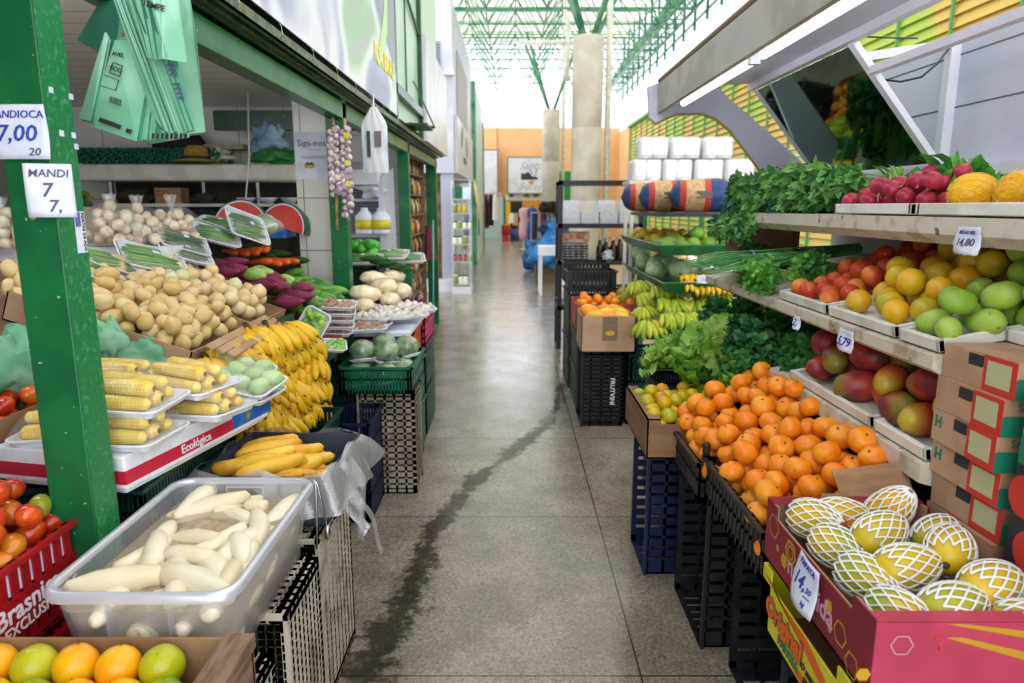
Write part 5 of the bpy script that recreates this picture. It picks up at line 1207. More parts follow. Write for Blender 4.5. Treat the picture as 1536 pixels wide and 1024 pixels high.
ln = MB().grid(lambda u,v: (.2+.06*v+.02*math.sin(v*9+u*4), .0+.17*(u-.5)*(1-.45*v)-.06*v, .14-.24*v+.012*math.sin(u*14)), 14, 14).build('hanging_liner', film2, rb_, smooth=True)
tl = MB().grid(lambda u,v: (.26+.075*v+.01*math.sin(v*5), -.09-.01*v+.035*(u-.5), .03-.11*v-.05*v*v), 4, 12).build('loose_tail', film2, rb_, smooth=True)
random.seed(3)
for i in range(30):
    lay = i//10; K_yroot.put((-.74+U(-.12,.10)*(1,.9,.7)[lay], 1.99+(i%10)*.024-.01, .655+lay*.035+U(0,.012)), (PI/2+U(-.25,.25), U(-.3,.3), -1.15+U(-.45,.45)), U(.75,1.15), 'peeled looking yellow root in the plastic lined box', 'yellow roots in the plastic lined box')
# tub with cassava
tb2 = empty('plastic_tub', (-.725,1.50,.575), 0, 'translucent plastic tub of water with peeled cassava', 'tub')
def rr(a, b, r, z, k=6):
    p = []
    for cx, cy, a0 in ((a-r,b-r,0),(-a+r,b-r,PI/2),(-a+r,-b+r,PI),(a-r,-b+r,1.5*PI)):
        for i in range(k): q = a0+i*PI/2/(k-1); p.append((cx+r*math.cos(q), cy+r*math.sin(q), z))
    return p
def loft(rings, closed_bottom=True, mats=0):
    m = MB(); n = len(rings[0])
    for r in rings: m.v += r
    for i in range(len(rings)-1):
        for j in range(n): m.f.append((i*n+j, i*n+(j+1)%n, (i+1)*n+(j+1)%n, (i+1)*n+j)); m.m.append(0)
    if closed_bottom: m.f.append(tuple(range(n))[::-1]); m.m.append(0)
    return m
WZ = .575+.148
M_water = film_mat('milky cassava water','#d3bd96',a=.55,rough=.06,bump=.05,bsc=6)
M_tub = film_mat('translucent tub plastic','#e4e8f6',a=.3,rough=.25,bump=.08,bsc=12)
loft([rr(.148,.248,.04,.006),rr(.160,.262,.045,.10),rr(.168,.270,.045,.147)]).build('milky_water', film_mat('milky water body','#e9dcc0',a=.62,rough=.3,bump=.02,bsc=6), tb2, smooth=True)
loft([rr(.155,.255,.04,0),rr(.168,.27,.045,.10),rr(.178,.280,.045,.183)]).build('tub_wall', M_tub, tb2, smooth=True)
M_rim = film_mat('tub rim plastic','#dfe5f6',a=.78,rough=.25,bump=.05,bsc=12)
loft([rr(.178,.280,.045,.183),rr(.176,.278,.045,.196),rr(.186,.288,.05,.2),rr(.192,.294,.05,.192),rr(.192,.294,.05,.178)],False).build('tub_rim', M_rim, tb2, smooth=True)
for dx in (-.06,.06): MB().box(dx-.002,-.284,.02,dx+.002,-.270,.175).build('wall_rib', M_tub, tb2)
hb = MB(); hb.box(-.05,.270,.10,.05,.276,.104); hb.box(-.05,.272,.175,.05,.278,.179); hb.box(-.052,.270,.10,-.048,.278,.178); hb.box(.048,.270,.10,.052,.278,.178); hb.build('moulded_panel', M_rim, tb2)
st_ = MB().lathe([(0,.001),(.009,.001)],12).build('round_sticker', paper, tb2); st_.location = (.179,-.02,.13); st_.rotation_euler = (0,PI/2-.1,0)
wm = MB().poly(rr(.172,.274,.045,.148)); wm.build('water_surface', M_water, tb2)
random.seed(8)
pts = heap(140, (-.88,-.57), (1.245,1.755), .030, lambda x,y: .585, lambda x,y: (.765 if y < 1.42 or (abs(x+.7) < .2 and y > 1.66) else .752), 150)
for (x,y,z,r) in pts: K_cas[random.randrange(4)].put((x,y,min(z,.728)), (PI/2+U(-.25,.25), U(-.2,.2), (U(-.4,.4) if abs(x+.725) > .07 else U(.3,2.8))), U(.85,1.05), 'peeled white cassava piece in the tub of water', 'peeled cassava in the tub')
for k,(x,y,rz,lab) in enumerate([(-.80,1.31,1.9,'large peeled cassava root lying on top at the near left of the tub'),(-.66,1.30,1.1,'peeled cassava root with split end at the near right of the tub'),(-.72,1.42,1.35,'cut cassava length sticking out of the water in the tub centre'),(-.62,1.45,.5,'short cassava root pointing to the far right of the tub')]): K_cas[(3,3,1,0)[k]].put((x,y,.738),(PI/2,0,rz),(1.05,1.1,.9,.8)[k],lab)
# tongs hanging at the tub corner
tg = empty('serving_tongs', (-.538,1.765,.765), 0, 'steel serving tongs hanging on the right rim of the tub', 'tongs')
MB().tube([(0,0,-.19),(.005,0,-.1),(.008,0,0),(.0,0,.012),(-.006,0,.004)], .0032, 6).build('arm', steel, tg, smooth=True)
MB().tube([(.03,.01,-.14),(.022,.005,-.07),(.012,0,0),(.0,0,.012)], .0032, 6).build('arm', steel, tg, smooth=True)
MB().lathe([(0,0),(.008,.01),(.009,.03),(.004,.045)],8).build('scoop', steel, tg, smooth=True).location = (.03,.01,-.17)
# dirty white crates below
crate((-.725,1.27,.0),0,beigepl,(.50,.36,.30),end='y',label='dirty white crate on end nearest the camera below the tub',bars=24,rows=10)
crate((-.71,1.60,.0),0,beigepl,(.56,.36,.30),end='y',label='dirty white crate on end below the middle of the tub',bars=24,rows=10)
crate((-.74,2.03,.0),0,beigepl,(.56,.36,.42),end='y',label='dirty white crate on end below the plastic lined box',bars=24,rows=10)
# citrus box bottom left
cx_ = empty('wooden_ended_carton', (-.74,.985,.565), 0, 'brown box of yellow and green citrus in the lower left corner', 'box')
m = MB(); m.box(-.25,-.19,0,.25,.19,.006)
m.box(-.25,.184,0,.25,.19,.14); m.box(-.25,-.19,0,.25,-.184,.12); m.box(-.25,-.19,0,-.244,.19,.14); m.build('box_body', mat('brown fibre cardboard','#a27e5c','#8f6c4c',sc=5,rough=.75), cx_)
MB().box(.20,-.195,.118,.255,.195,.145).box(.244,-.195,0,.25,.195,.118).build('wooden_end', mat('worn grey wood','#8a6f5a','#6f5644',sc=10,rough=.75,stretch=(8,1,8)), cx_)
MB().lathe([(0,.001),(.007,.0008),(.006,0)],7).build('dark_hole', darkfill, cx_).location = (.232,.02,.1455)  # flat dark disc painted as the shaded inside of a hole
random.seed(6)
ii = 0
for j,y in enumerate((1.13,1.062,.99,.92)):
    for i in range(7):
        x = -.95+i*.077+(.038 if j%2 else 0)
        if x > -.575: continue
        K = K_citG if (i+j*2)%3 == (1 if j%2 == 0 else 0) else K_citY
        K.put((x+U(-.004,.004),y+U(-.004,.004),.664+(.01 if j%2 == 0 else -.01)), (U(-.5,.5),U(-.5,.5),U(0,6)), .99, 'green skinned citrus in the lower left box' if K is K_citG else 'yellow orange citrus in the lower left box', 'green citrus in the lower left box' if K is K_citG else 'yellow citrus in the lower left box')
for i in range(5):
    for j in range(4): K_citY.put((-.92+i*.08,.86+j*.085,.605),(0,0,U(0,6)),.9,'yellow orange citrus in the lower left box','yellow citrus in the lower left box')
sk = MB().lathe([(0,.001),(.01,.0008)],12)
# red crate with tomatoes
rc = empty('red_crate', (-1.205,1.25,.60), PI/2, 'red crate with white lettering full of tomatoes at the left edge', 'crate')
crate_mb(.54,.40,.20,16,2).build('crate_body', redpl, rc)
MB().box(-.24,-.2035,.045,.24,-.2005,.125).build('name_plate', redpl, rc)
text('Brasnica', .058, whitep, rc, (.06,-.2045,.098), (PI/2,0,0), bold=.001); text('USO EXCLUSIVO-DE', .034, whitep, rc, (.06,-.2045,.060), (PI/2,0,0), bold=.0005)
MB().box(-.2,-.19,.13,.2,-.196,.18).build('newspaper_lining', paper, rc)
random.seed(12)
pts = heap(110, (-1.40,-1.015), (1.0,1.51), .030, lambda x,y: .76, lambda x,y: .895+.22*(-1.0-x)+.06*(y-1.0), 150)
strew(K_tom, pts, 'ripening tomato heaped in the red crate', 'tomatoes in the red crate', rot=lambda:(PI/2+U(-.6,.6),U(-.5,.5),U(0,6)), sc=lambda r: r/.031)
e = cbox('tomato_carton', .42,.40,.12,kraft2,notch=False,hole=False); put(e,(-1.53,1.86,.84),0,'brown box of tomatoes behind the red crate')
pts = heap(40, (-1.72,-1.34), (1.68,2.05), .032, lambda x,y: .88, lambda x,y: 1.03, 120)
strew(K_tom, pts, 'tomato in the brown box behind the red crate', 'tomatoes in the brown box', rot=lambda:(PI/2+U(-.6,.6),U(-.5,.5),U(0,6)))
crate((-1.205,1.25,.3),PI/2,redpl,(.54,.40,.28),label='empty red crate under the red crate of tomatoes'); crate((-1.205,1.25,0),PI/2,black,(.54,.40,.29),label='black crate on the floor under the red crates'); crate((-1.55,1.86,.5),0,dgcrate,(.4,.4,.3),label='dark crate under the brown tomato box'); crate((-1.55,1.86,.2),0,dgcrate,(.4,.4,.3),label='lower dark crate under the brown tomato box')
crate((-1.12,1.95,.5),0,dgcrate,(.36,.6,.3),label='dark green crate under the foam box'); crate((-1.12,1.95,.2),0,dgcrate,(.36,.6,.3),label='lower dark green crate under the foam box')
crate((-1.70,2.45,.82),.1,graypl,(.30,.36,.26),label='light grey perforated crate at the left edge below the bagged onions'); crate((-1.62,2.28,.78),.2,gcrate,(.3,.2,.16),label='teal green crate at the left edge above the green bag')
crate((-1.7,2.45,.55),.1,dgcrate,(.30,.36,.27),label='dark crate below the light grey crate'); 
# crumpled green bags
M_gbag = mat('thin mint plastic','#7fc79a','#a0d9b4','#70bd8c',sc=6,rough=.3,bump=.6,bsc=18,transl=.3)
def crumple(loc, s, seed, label, m_=None, nm='crumpled_plastic_bag'):
    b = MB(); nu_, nv_ = 26, 16
    for i in range(nv_+1):
        for j in range(nu_):
            t, a = PI*i/nv_, 2*PI*j/nu_; p = Vector((math.sin(t)*math.cos(a),math.sin(t)*math.sin(a),math.cos(t))); n = NZ.noise(p*1.8+Vector((seed,0,0)))+.6*abs(NZ.noise(p*5+Vector((0,seed,0)))); p *= .75+.55*n
            b.v.append((p.x*s[0],p.y*s[1],p.z*s[2]+s[2]*.8))
    for i in range(nv_):
        for j in range(nu_): a,c = i*nu_+j, i*nu_+(j+1)%nu_; b.f.append((a,a+nu_,c+nu_,c)); b.m.append(0)
    o = b.build(nm, m_ or M_gbag, smooth=True, label=label, cat='bag'); o.location = loc; return o
crumple(PY(30,600,2.0),(.13,.1,.12),1,'crumpled mint green plastic bag left of the green post'); crumple(PY(210,558,2.25),(.12,.06,.07),5,'mint green plastic bag tucked between corn and potatoes'); crumple(PY(165,540,2.22),(.07,.05,.08),8,'scrap of mint green bag just right of the green post')

# ---- table beyond the post
t2_ = empty('red_edged_table', (-.95,4.0,0), 0, 'green table with red edge carrying packed trays behind the bananas', 'table')
MB().box(-.11,-.75,.80,.06,.05,.84).box(.01,.05,.78,.37,.85,.80).build('table_top', mat('terracotta red top','#a8402c','#8f3626',sc=5,rough=.5), t2_); MB().box(.05,-.75,.77,.07,.85,.80).build('green_edge', gcrate, t2_)
for y in (-.7,.0,.8): MB().box(.0,y,0,.05,y+.05,.8).build('leg', dgreen, t2_)
MB().box(-.01,-.75,.55,.03,.85,.60).build('cross_bar', dgreen, t2_)
def brown_tray(mt_, nm, seed, rr_=.012, n=26):
    random.seed(seed); e = empty(nm, (0,0,-50)); ftray(.22,.15,.022).build('foam_tray', foam, e); b = MB(); pr = sph(rr_*1.3,rr_,rr_*.9,8,6,amp=.2,seed=seed)
    for i in range(n): b.add(pr, TR(U(-.09,.09),U(-.055,.055),.012+U(0,.015),U(0,3),U(0,3),U(0,3)))
    b.build('contents', mt_, e, smooth=True, kind='stuff')
    MB().grid(lambda u,v: ((u-.5)*.218,(v-.5)*.148,.022+.018*(math.sin(PI*u)**.4)*(math.sin(PI*v)**.4)+.002*math.sin(u*29+v*19)), 12, 8).build('cling_film', film, e, smooth=True)
    return Kind(e,'packed food')
K_brt = brown_tray(mat('brown roots','#a8775a','#c09878',sc=12,rough=.6),'packed_ginger_tray',2)
for i in range(5): K_brt.put((-.96+.008*i,3.62-.01*i,.842+.036*i),(.12,.05,.15+U(-.08,.08)),1,['bottom brown packed tray of the stack by the red table edge','second brown packed tray of the stack','third brown packed tray of the stack','fourth brown packed tray of the stack','topmost brown packed tray of the stack'][i],'stack of brown packed trays')
for i in range(2): K_brt.put((-.80,3.72+.16*i,.842),(.1,0,.3),1,['flat brown packed tray in front of the white bags','flat brown packed tray behind its twin by the white bags'][i])
K_grn = brown_tray(mat('lime green pods','#7fb83a','#9ccc50',sc=8,rough=.35),'packed_pod_tray',4,.016,30)
K_grn.put((-.955,3.22,.90),(.5,-1.0,.5),1.15,'packed tray of lime green pods leaning upright behind the bananas'); K_grn.put((-.89,3.22,.845),(.2,.1,.3),.9,'small flat packed tray of lime green pods at the red table edge')
K_rcb = kind1('wrapped_red_cabbage','cabbage', sph(.055,.055,.05,16,12,amp=.05,seed=4), mat('red cabbage under film','#5c2432','#7a3444',sc=7,rough=.15,coat=1,bump=.5,bsc=30))
K_rcb.put((-1.0,3.40,.93),(0,0,0),1.1,'film wrapped dark red cabbage in front of the brown trays'); K_rcb.put((-.97,3.37,.87),(0,0,1),.8,'lower film wrapped dark red cabbage beside the lime pods'); K_rcb.put((-.70,4.62,.90),(0,0,1),.75,'small film wrapped red cabbage above the pink crate'); K_rcb.put((-.63,4.66,.885),(0,0,2),.6,'smallest film wrapped red cabbage above the pink crate')
M_wroot = mat('pale beige pulses under film','#e2cfa8','#efe2c4',sc=30,rough=.2,coat=.6,bump=.8,bsc=90)
K_wbag = kind1('clear_bag_of_pulses','bag', sph(.1,.075,.05,18,12,amp=.12,seed=6), M_wroot)
for i,(u,v,Y,s) in enumerate([(548,440,4.05,1),(575,430,4.2,1.05),(600,436,4.3,1),(562,418,4.45,1),(590,415,4.6,.9),(545,458,3.95,.8),(585,448,4.1,.8)]): K_wbag.put(PY(u,v,Y),(0,U(-.2,.2),U(0,3)),s,'clear bag of pale beige pulses on the table by the green post','clear bags of pale pulses')
K_mush = brown_tray(mat('white mushrooms','#e8e2d8','#d8d0c4',sc=8,rough=.3),'packed_mushroom_tray',6,.018,22)
for i,(u,v,Y) in enumerate([(560,478,3.85),(590,476,3.95),(615,474,4.15),(600,462,4.2),(575,466,4.05),(628,466,4.35)]): K_mush.put(PY(u,v,Y),(.1,0,U(-.4,.4)),.95,'packed tray of white mushrooms above the wrapped cabbages','packed white mushroom trays')
MB().box(-.17,-.4,0,.17,.4,.02).build('paper_cover', paper, label='white paper sheet under the mushroom trays', cat='paper', loc=(-.74,4.2,.79))
for i,(u,v,Y) in enumerate([(545,392,4.75),(585,385,4.9),(610,390,5.0)]): K_bt.put(PY(u,v,Y),(.3,0,U(-.4,.4)),1.1,['packed tray of green peppers behind the post, left one','packed tray of greens behind the white bags, middle one','packed tray of greens behind the white bags, right one'][i])
for i in range(4): K_zuc.put(PY(560+i*14,388+i*5,4.6),(PI/2,0,1.3+U(-.2,.2)),1,'dark cucumber lying behind the white bags','cucumbers behind the white bags')
# wrapped cabbages in the flat green crate
crate((-.69,3.66,.565),0,gcrate,(.36,.50,.14),label='flat bright green crate full of wrapped cabbages',rows=2)
random.seed(41)
M_wcab = mat('broccoli green under film','#3f6e3c','#7fa06a','#35602f',sc=22,rough=.2,coat=1,bump=1,bsc=60,stretch=(1,1,1))
e = empty('wrapped_cabbage', (0,0,-50)); sph(.066,.066,.056,20,14,amp=.08,fr=4,seed=3).build('head', M_wcab, e, smooth=True); sph(.070,.070,.059,20,14,amp=.05,fr=5,seed=9).build('film', film, e, smooth=True)
ftray(.12,.1,.015).build('foam_tray', foam, e).location = (0,0,-.06); K_wc = Kind(e,'wrapped cabbage')
for i,(x,y,z) in enumerate([(-.79,3.50,.655),(-.66,3.50,.655),(-.575,3.58,.66),(-.78,3.66,.66),(-.64,3.68,.66),(-.78,3.54,.765),(-.655,3.56,.76),(-.57,3.68,.755),(-.70,3.72,.77),(-.59,3.80,.74)]): K_wc.put((x,y,z),(U(-.3,.3),U(-.3,.3),U(0,6)),1,'film wrapped green cabbage in the flat green crate','wrapped cabbages in the flat green crate')
crate((-.655,3.60,.0),0,graypl,(.56,.25,.30),end=True,label='grey brown crate standing on end under the flat green crate',bars=16,rows=6)
crate((-.70,3.95,.0),0,gcrate,(.56,.30,.36),end='y',label='green crate on end behind the grey brown crate'); crate((-.72,4.25,.0),0,gcrate,(.3,.3,.3),label='green crate on the floor below the orange crate'); crate((-.72,4.25,.3),0,gcrate,(.3,.3,.27),label='green crate directly under the orange crate')
crate((-.76,4.25,.57),PI/2,orapl,(.36,.34,.2),label='orange crate between the green and pink crates'); crate((-.75,4.72,.60),PI/2,pinkpl,(.52,.36,.19),label='pink crate at the far end of the left stall table')
crate((-.75,4.72,.0),PI/2,dgcrate,(.52,.36,.3),label='dark crate on the floor below the pink crate'); crate((-.75,4.72,.3),PI/2,dgcrate,(.52,.36,.3),label='dark crate directly under the pink crate')

# ---- shelf and clutter at the back of stall one
sh = empty('back_shelf', (-2.0,4.6,0), 0, 'white enamel shelf along the back wall of the left stall', 'shelf')
MB().box(-.78,-.1,1.66,.62,.28,1.765).build('deep_shelf', offw, sh, bevel=.02); MB().box(-.65,-.05,1.50,.62,.25,1.52).build('lower_board', offw, sh)
for x in (-.6,-.0,.35): MB().box(x,-.02,1.52,x+.02,0,1.66).build('bracket', steel, sh)
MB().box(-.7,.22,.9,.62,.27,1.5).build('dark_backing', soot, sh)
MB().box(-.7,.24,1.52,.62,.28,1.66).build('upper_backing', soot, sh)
MB().box(-2.75,3.95,0,-2.35,4.35,1.5).build('cream_cooler_box', mat('cream enamel','#cfc9a8',rough=.4), label='cream coloured box left of the dark shelf', cat='box', recenter=True)
crumple((-2.55,4.15,1.5),(.1,.08,.05),3,'yellow green package on the cream box',mat('olive yellow pack','#9aa03a','#2f5a30',sc=6,rough=.5))
def egg_tray():
    m = MB(); m.grid(lambda u,v: ((u-.5)*.3,(v-.5)*.3,.022*(math.sin(u*PI*12)*math.sin(v*PI*12))), 36, 36); return kind1('egg_tray','egg tray', m, mat('teal egg tray pulp','#3f7f70','#35705f',sc=9,rough=.7), smooth=True)
K_egg = egg_tray()
for i in range(12):
    c_ = i//4; K_egg.put((-2.62+c_*.3,4.66,1.785+.022*(i%4)),(0,0,U(-.1,.1)),1,'teal egg tray stacked on the back shelf','egg trays on the back shelf')
ht = empty('straw_hat', (-1.98,4.50,1.78), 0, 'straw hat on the back shelf', 'hat'); MB().lathe([(.15,0),(.1,.01),(.075,.015),(.07,.07),(.05,.095),(0,.1)],24).build('hat_body', mat('straw','#b8923e','#a07a30',sc=40,rough=.7), ht, smooth=True); MB().lathe([(.077,.012),(.076,.03),(.074,.03)],24).build('hat_band', darkfill, ht)
crumple((-1.95,4.62,1.77),(.17,.1,.06),2,'folded milky white sacks on the back shelf',mat('milky sack','#c9c6bb','#d8d5ca',sc=8,rough=.5,bump=.5))
crumple((-1.55,4.62,1.83),(.13,.1,.12),6,'light blue plastic bundle on the back shelf',mat('light blue plastic','#7fa6c9','#a8c4dc',sc=5,rough=.35,bump=.5))
crumple((-1.5,4.58,1.765),(.17,.1,.06),4,'bright green bags below the blue bundle on the shelf',mat('grass green plastic','#2f8040','#4a9a3a',sc=7,rough=.35,bump=.5))
crumple((-2.18,4.70,1.80),(.16,.1,.13),7,'black cloth bundle behind the straw hat',soot)
MB().box(-.12,-.08,0,.14,.08,.03).build('grey_tray', graypl, label='grey tray with a white label on the back shelf', cat='tray', loc=(-1.85,4.66,1.86))
crumple((-1.98,4.55,1.52),(.08,.08,.04),11,'black cloth hanging over the lower board',soot)
for i in range(3): MB().lathe([(.03,0),(.06,.03),(.062,.035),(.055,.034),(.03,.006)],20).build('white_bowl', paper, smooth=True, loc=(-1.72+.14*i,4.58,1.522), label=['white bowl leftmost on the lower board','white bowl in the middle of the lower board','white bowl nearest the pier on the lower board'][i], cat='bowl')
MB().box(-.17,-.02,0,.0,.1,.1).build('brown_box', kraft, label='brown box on the lower board', cat='box', loc=(-2.15,4.62,1.52)); crumple((-2.45,4.62,1.52),(.14,.08,.06),12,'black bundle at the left of the lower board',soot)
MB().lathe([(0,0),(.08,.02),(.085,.09),(.06,.12),(0,.13)],20).build('black_bowl', blackm, smooth=True, loc=(-1.95,4.45,1.36), label='black upturned bowl below the lower board', cat='bowl')
MB().box(-1.97,4.43,0,-1.93,4.47,1.38).build('bowl_stand', blackm, label='small black stand under the upturned bowl', cat='stand', recenter=True)
MB().box(-.035,0,0,.035,.002,.075).build('white_tag', paper, label='small white card hanging under the lower board', cat='card', loc=(-2.15,4.53,1.42))
MB().tube([(-1.56,4.3,2.16),(-1.57,4.28,1.8),(-1.60,4.2,1.42)], .006, 6).build('hanging_rope', offw, smooth=True, label='white cord hanging from the ceiling of the left stall', cat='cord')
l_ = MB().tube([(-2.6,2.1,2.13),(-1.3,2.1,2.13)], .014, 8).build('ceiling_tube_lamp', mat('lit stall tube','#ffffff',emit=30,ecol='#f5f8ff'), smooth=True, label='lit tube lamp under the stall ceiling', cat='lamp')
# poster, yellow note
po = empty('follow_us_poster', (-1.165,4.218,0), 0, 'white poster reading Siga-nos on the tiled pier', 'poster')
MB().box(-.115,0,1.66,.1,.002,1.93).build('paper_sheet', paper, po)
text('Siga-nos', .052, dkprint, po, (-.012,-.001,1.865)); MB().box(-.04,-.0012,1.829,.04,-.0006,1.831).build('fine_print', inkd, po); text('COLAORIBAMAR', .026, mat('grey print','#8f9099',rough=.6), po, (0,-.001,1.785), sx=.75)
o = MB().poly([(x,0,z) for x,z in blob2(0,0,.033,.013,0)]).build('crest', goldprint, po); o.location = (-.03,-.001,1.735)
o = MB().poly([(x,0,z) for x,z in [(-.03,0),(.03,0),(.015,.018),(0,.01),(-.015,.018)]]).build('crest_leaves', dgreen, po); o.location = (-.03,-.0015,1.742)
MB().box(-1.07,4.216,1.50,-1.032,4.22,1.59).build('yellow_note', mat('yellow note','#d8cc20',rough=.6), label='yellow notice stuck on the tiled pier beside the garlic', cat='notice', recenter=True)
# garlic braids
M_gar = mat('garlic skin','#d9cdc6','#8f7a92',sc=14,rough=.5,bump=.3,stretch=(4,4,1)); gm = sph(.02,.02,.018,10,8,amp=.06,ribs=.05,point=.5).mesh('garlic_bulb', M_gar, True)
for q,(bx0,yy,n,lab) in enumerate([(-.925,3.99,13,'long right garlic braid with yellow ties hanging on the green post'),(-.985,3.97,10,'shorter left garlic braid hanging on the green post')]):
    g_ = empty('garlic_braid', (bx0,yy,1.92), 0, lab, 'garlic'); MB().tube([(0,0,.06),(.004,0,-.2),(-.004,0,-.5-.05*q)], .009, 6).build('braided_stems', mat('dry garlic straw','#b89a6a','#9a7c50',sc=20,rough=.8) if q == 0 else MATS['dry garlic straw'], g_, smooth=True)
    for i in range(n):
        for s in (-1,1):
            o = bpy.data.objects.new('garlic_bulb', gm); link(o, g_); o.location = (s*.016,-.016+U(-.006,.006),-.02-.037*i+(.018 if s > 0 else 0)); o.rotation_euler = (U(-.9,.9),s*.6+U(-.5,.5),U(0,6)); o.scale = (U(.75,1.25),)*3
    if q == 0:
        for i in (0,4,7): MB().box(.0,-.04,-.05-.037*i,.03,-.036,-.02-.037*i).build('yellow_tie', yellowc, g_)
# white carrier bag on the rail
wbg = empty('white_carrier_bag', (-.82,4.3,1.70), .1, 'white plastic carrier hanging from the rail beside the garlic', 'bag')
wfn = lambda s_: (lambda u,v: ((u-.5)*(.15 if v < .75 else .15-.45*(v-.75)),s_*(.012+.012*math.sin(u*PI))*(1-v*.5)+.004*math.sin(u*20+v*9),.38*v))
MB().grid(wfn(-1),10,14).grid(wfn(1),10,14).build('carrier_body', mat('white carrier plastic','#eceef2','#dfe2ea',sc=5,rough=.35,transl=.3), wbg, smooth=True)
MB().box(-.045,-.03,.09,-.025,-.026,.24).build('dark_print', dkprint, wbg); MB().box(.0,-.03,.15,.04,-.026,.24).build('dark_print', mat('dusky print','#6a5a66',rough=.5), wbg)
MB().tube([(0,0,.36),(0,.0,.45)], .003, 5).build('hook', steel, wbg)
# hanging green shopping bags, fanned sheets at their own depth
M_bag = mat('mint shopping bag','#86c8a6','#a2d8bc','#7bbd9b',sc=4,rough=.28,bump=.25,bsc=14,transl=.1)
M_bagd = mat('deep mint bag','#4a9c80','#3f8c72',sc=4,rough=.3,transl=.2)
def fan(A, B, n, ya, yb, lab, m_=M_bag, nm='shopping_bag_bundle'):
    e = empty(nm, PY(A[0][0],A[0][1],ya)); tag(e, lab, 'bag'); o0 = Vector(e.location); last = None; mb = MB()
    for i in range(n):
        t = i/max(1,n-1); Y = ya+(yb-ya)*t; k = [Vector(PY(a[0]*(1-t)+b[0]*t+(U(-1.5,1.5) if 0 < i < n-1 else 0), a[1]*(1-t)+b[1]*t+(U(-1.5,1.5) if 0 < i < n-1 else 0), Y+.01*(j%2)))-o0 for j,(a,b) in enumerate(zip(A,B))]
        nn = len(mb.v); mb.v += [tuple(p) for p in k]+[tuple(p+Vector((.0,.0009,0))) for p in k]; c = len(k)
        mb.m += [1 if i%3 == 1 else 0]*(c+2); mb.f += [tuple(nn+j for j in range(c)), tuple(nn+c+j for j in range(c))[::-1]]+[(nn+j,nn+(j+1)%c,nn+c+(j+1)%c,nn+c+j) for j in range(c)]  # every third sheet darker, putting shade between the sheets into the colour
    mb.build('bag_sheets', [m_, M_bagd], e); return e
random.seed(2)
fan([(166,-25),(184,-25),(136,70),(115,60)],[(186,-25),(205,-25),(172,88),(152,80)],10,1.80,1.76,'small dark mint fan of shopping bags at the upper left',M_bagd)
bgm = fan([(172,60),(232,60),(205,212),(133,188)],[(215,50),(262,50),(284,206),(226,216)],18,1.70,1.76,'big front fan of mint shopping bags printed with small boxes')
fan([(240,-25),(282,-25),(295,60),(308,198),(262,204)],[(236,-25),(276,-25),(289,60),(300,202),(256,206)],4,1.78,1.80,'rear mint shopping bag at the right of the bundle')
fdg = fan([(162,-25),(182,-25),(246,198),(234,190)],[(212,-25),(238,-25),(292,196),(280,200)],20,1.66,1.63,'diagonal folded stack of mint shopping bags')
fan([(188,-25),(203,-25),(232,90),(220,86)],[(222,-25),(240,-25),(251,86),(238,90)],9,1.62,1.60,'upper folded stack of mint shopping bags')
ffl = fan([(242,-25),(264,-25),(281,16),(281,94),(243,88)],[(242,-25),(263,-25),(279,16),(279,92),(243,86)],3,1.60,1.61,'mint flap of a shopping bag at the upper right of the bundle')
fan([(157,48),(163,58),(136,182),(118,178)],[(159,48),(166,60),(141,186),(124,182)],3,1.69,1.70,'rolled mint bag edge at the left of the bundle')
def bagprint(par, quad, Y, m_=dkprint, nm='printed_mark'):
    o0 = Vector(par.location); mb = MB(); mb.poly([Vector(PY(u,v,Y))-o0 for u,v in quad]); mb.build(nm, m_, par)
def bagtext(par, t, s, u, v, Y, rz, m_=dkprint): text(t, s, m_, par, Vector(PY(u,v,Y))-Vector(par.location), (PI/2,rz,0), bold=.0003)
bagprint(bgm,[(150,176),(182,188),(180,194),(147,182)],1.694); bagprint(bgm,[(190,192),(198,195),(196,201),(188,198)],1.694)
for q in ([(169,93),(184,98),(184,99.5),(169,94.5)],[(164,108),(180,114),(180,115.5),(164,109.5)],[(169,93),(170.5,93),(165,109),(163.5,109)],[(183,98),(184.5,98),(180,115),(178.5,115)],[(156,112),(178,120),(178,121),(156,113)],[(177,120),(178.5,120),(174,136),(172.5,136)],[(150,128),(174,135),(174,136),(150,129)]): bagprint(bgm,q,1.693)
bagtext(bgm,'ECO',.014,174,104,1.692,.35); bagtext(bgm,'AVEL',.012,177,82,1.692,.2)
for k in range(8): bagprint(bgm,[(165+k*2.2,144+k*.7),(166.2+k*2.2,144.4+k*.7),(165+k*2.2,154+k*.7),(163.8+k*2.2,153.6+k*.7)],1.692)
[bagprint(fdg,[(250+k*2.4,96+k*7),(262+k*2.0,96+k*7),(262+k*2.0,100+k*7),(250+k*2.4,100+k*7)],1.622,inkd) for k in range(8) if k != 3]
bagtext(ffl,'TEMPE',.017,230,9,1.596,.25)
for u in range(8): bagprint(bgm,[(228+u*7,200+(u%2)),(232+u*7,200+(u%2)),(231+u*7,208),(227+u*7,208)],1.694)
hk = Vector(PY(205,-22,1.70)); MB().tube([(0,0,-.02),(0,0,.03),(.03,.02,2.13-hk.z),(.02,.03,2.15-hk.z)], .003, 6).build('bag_hook', steel, smooth=True, label='steel hook carrying the mint shopping bags', cat='hook', loc=tuple(hk))
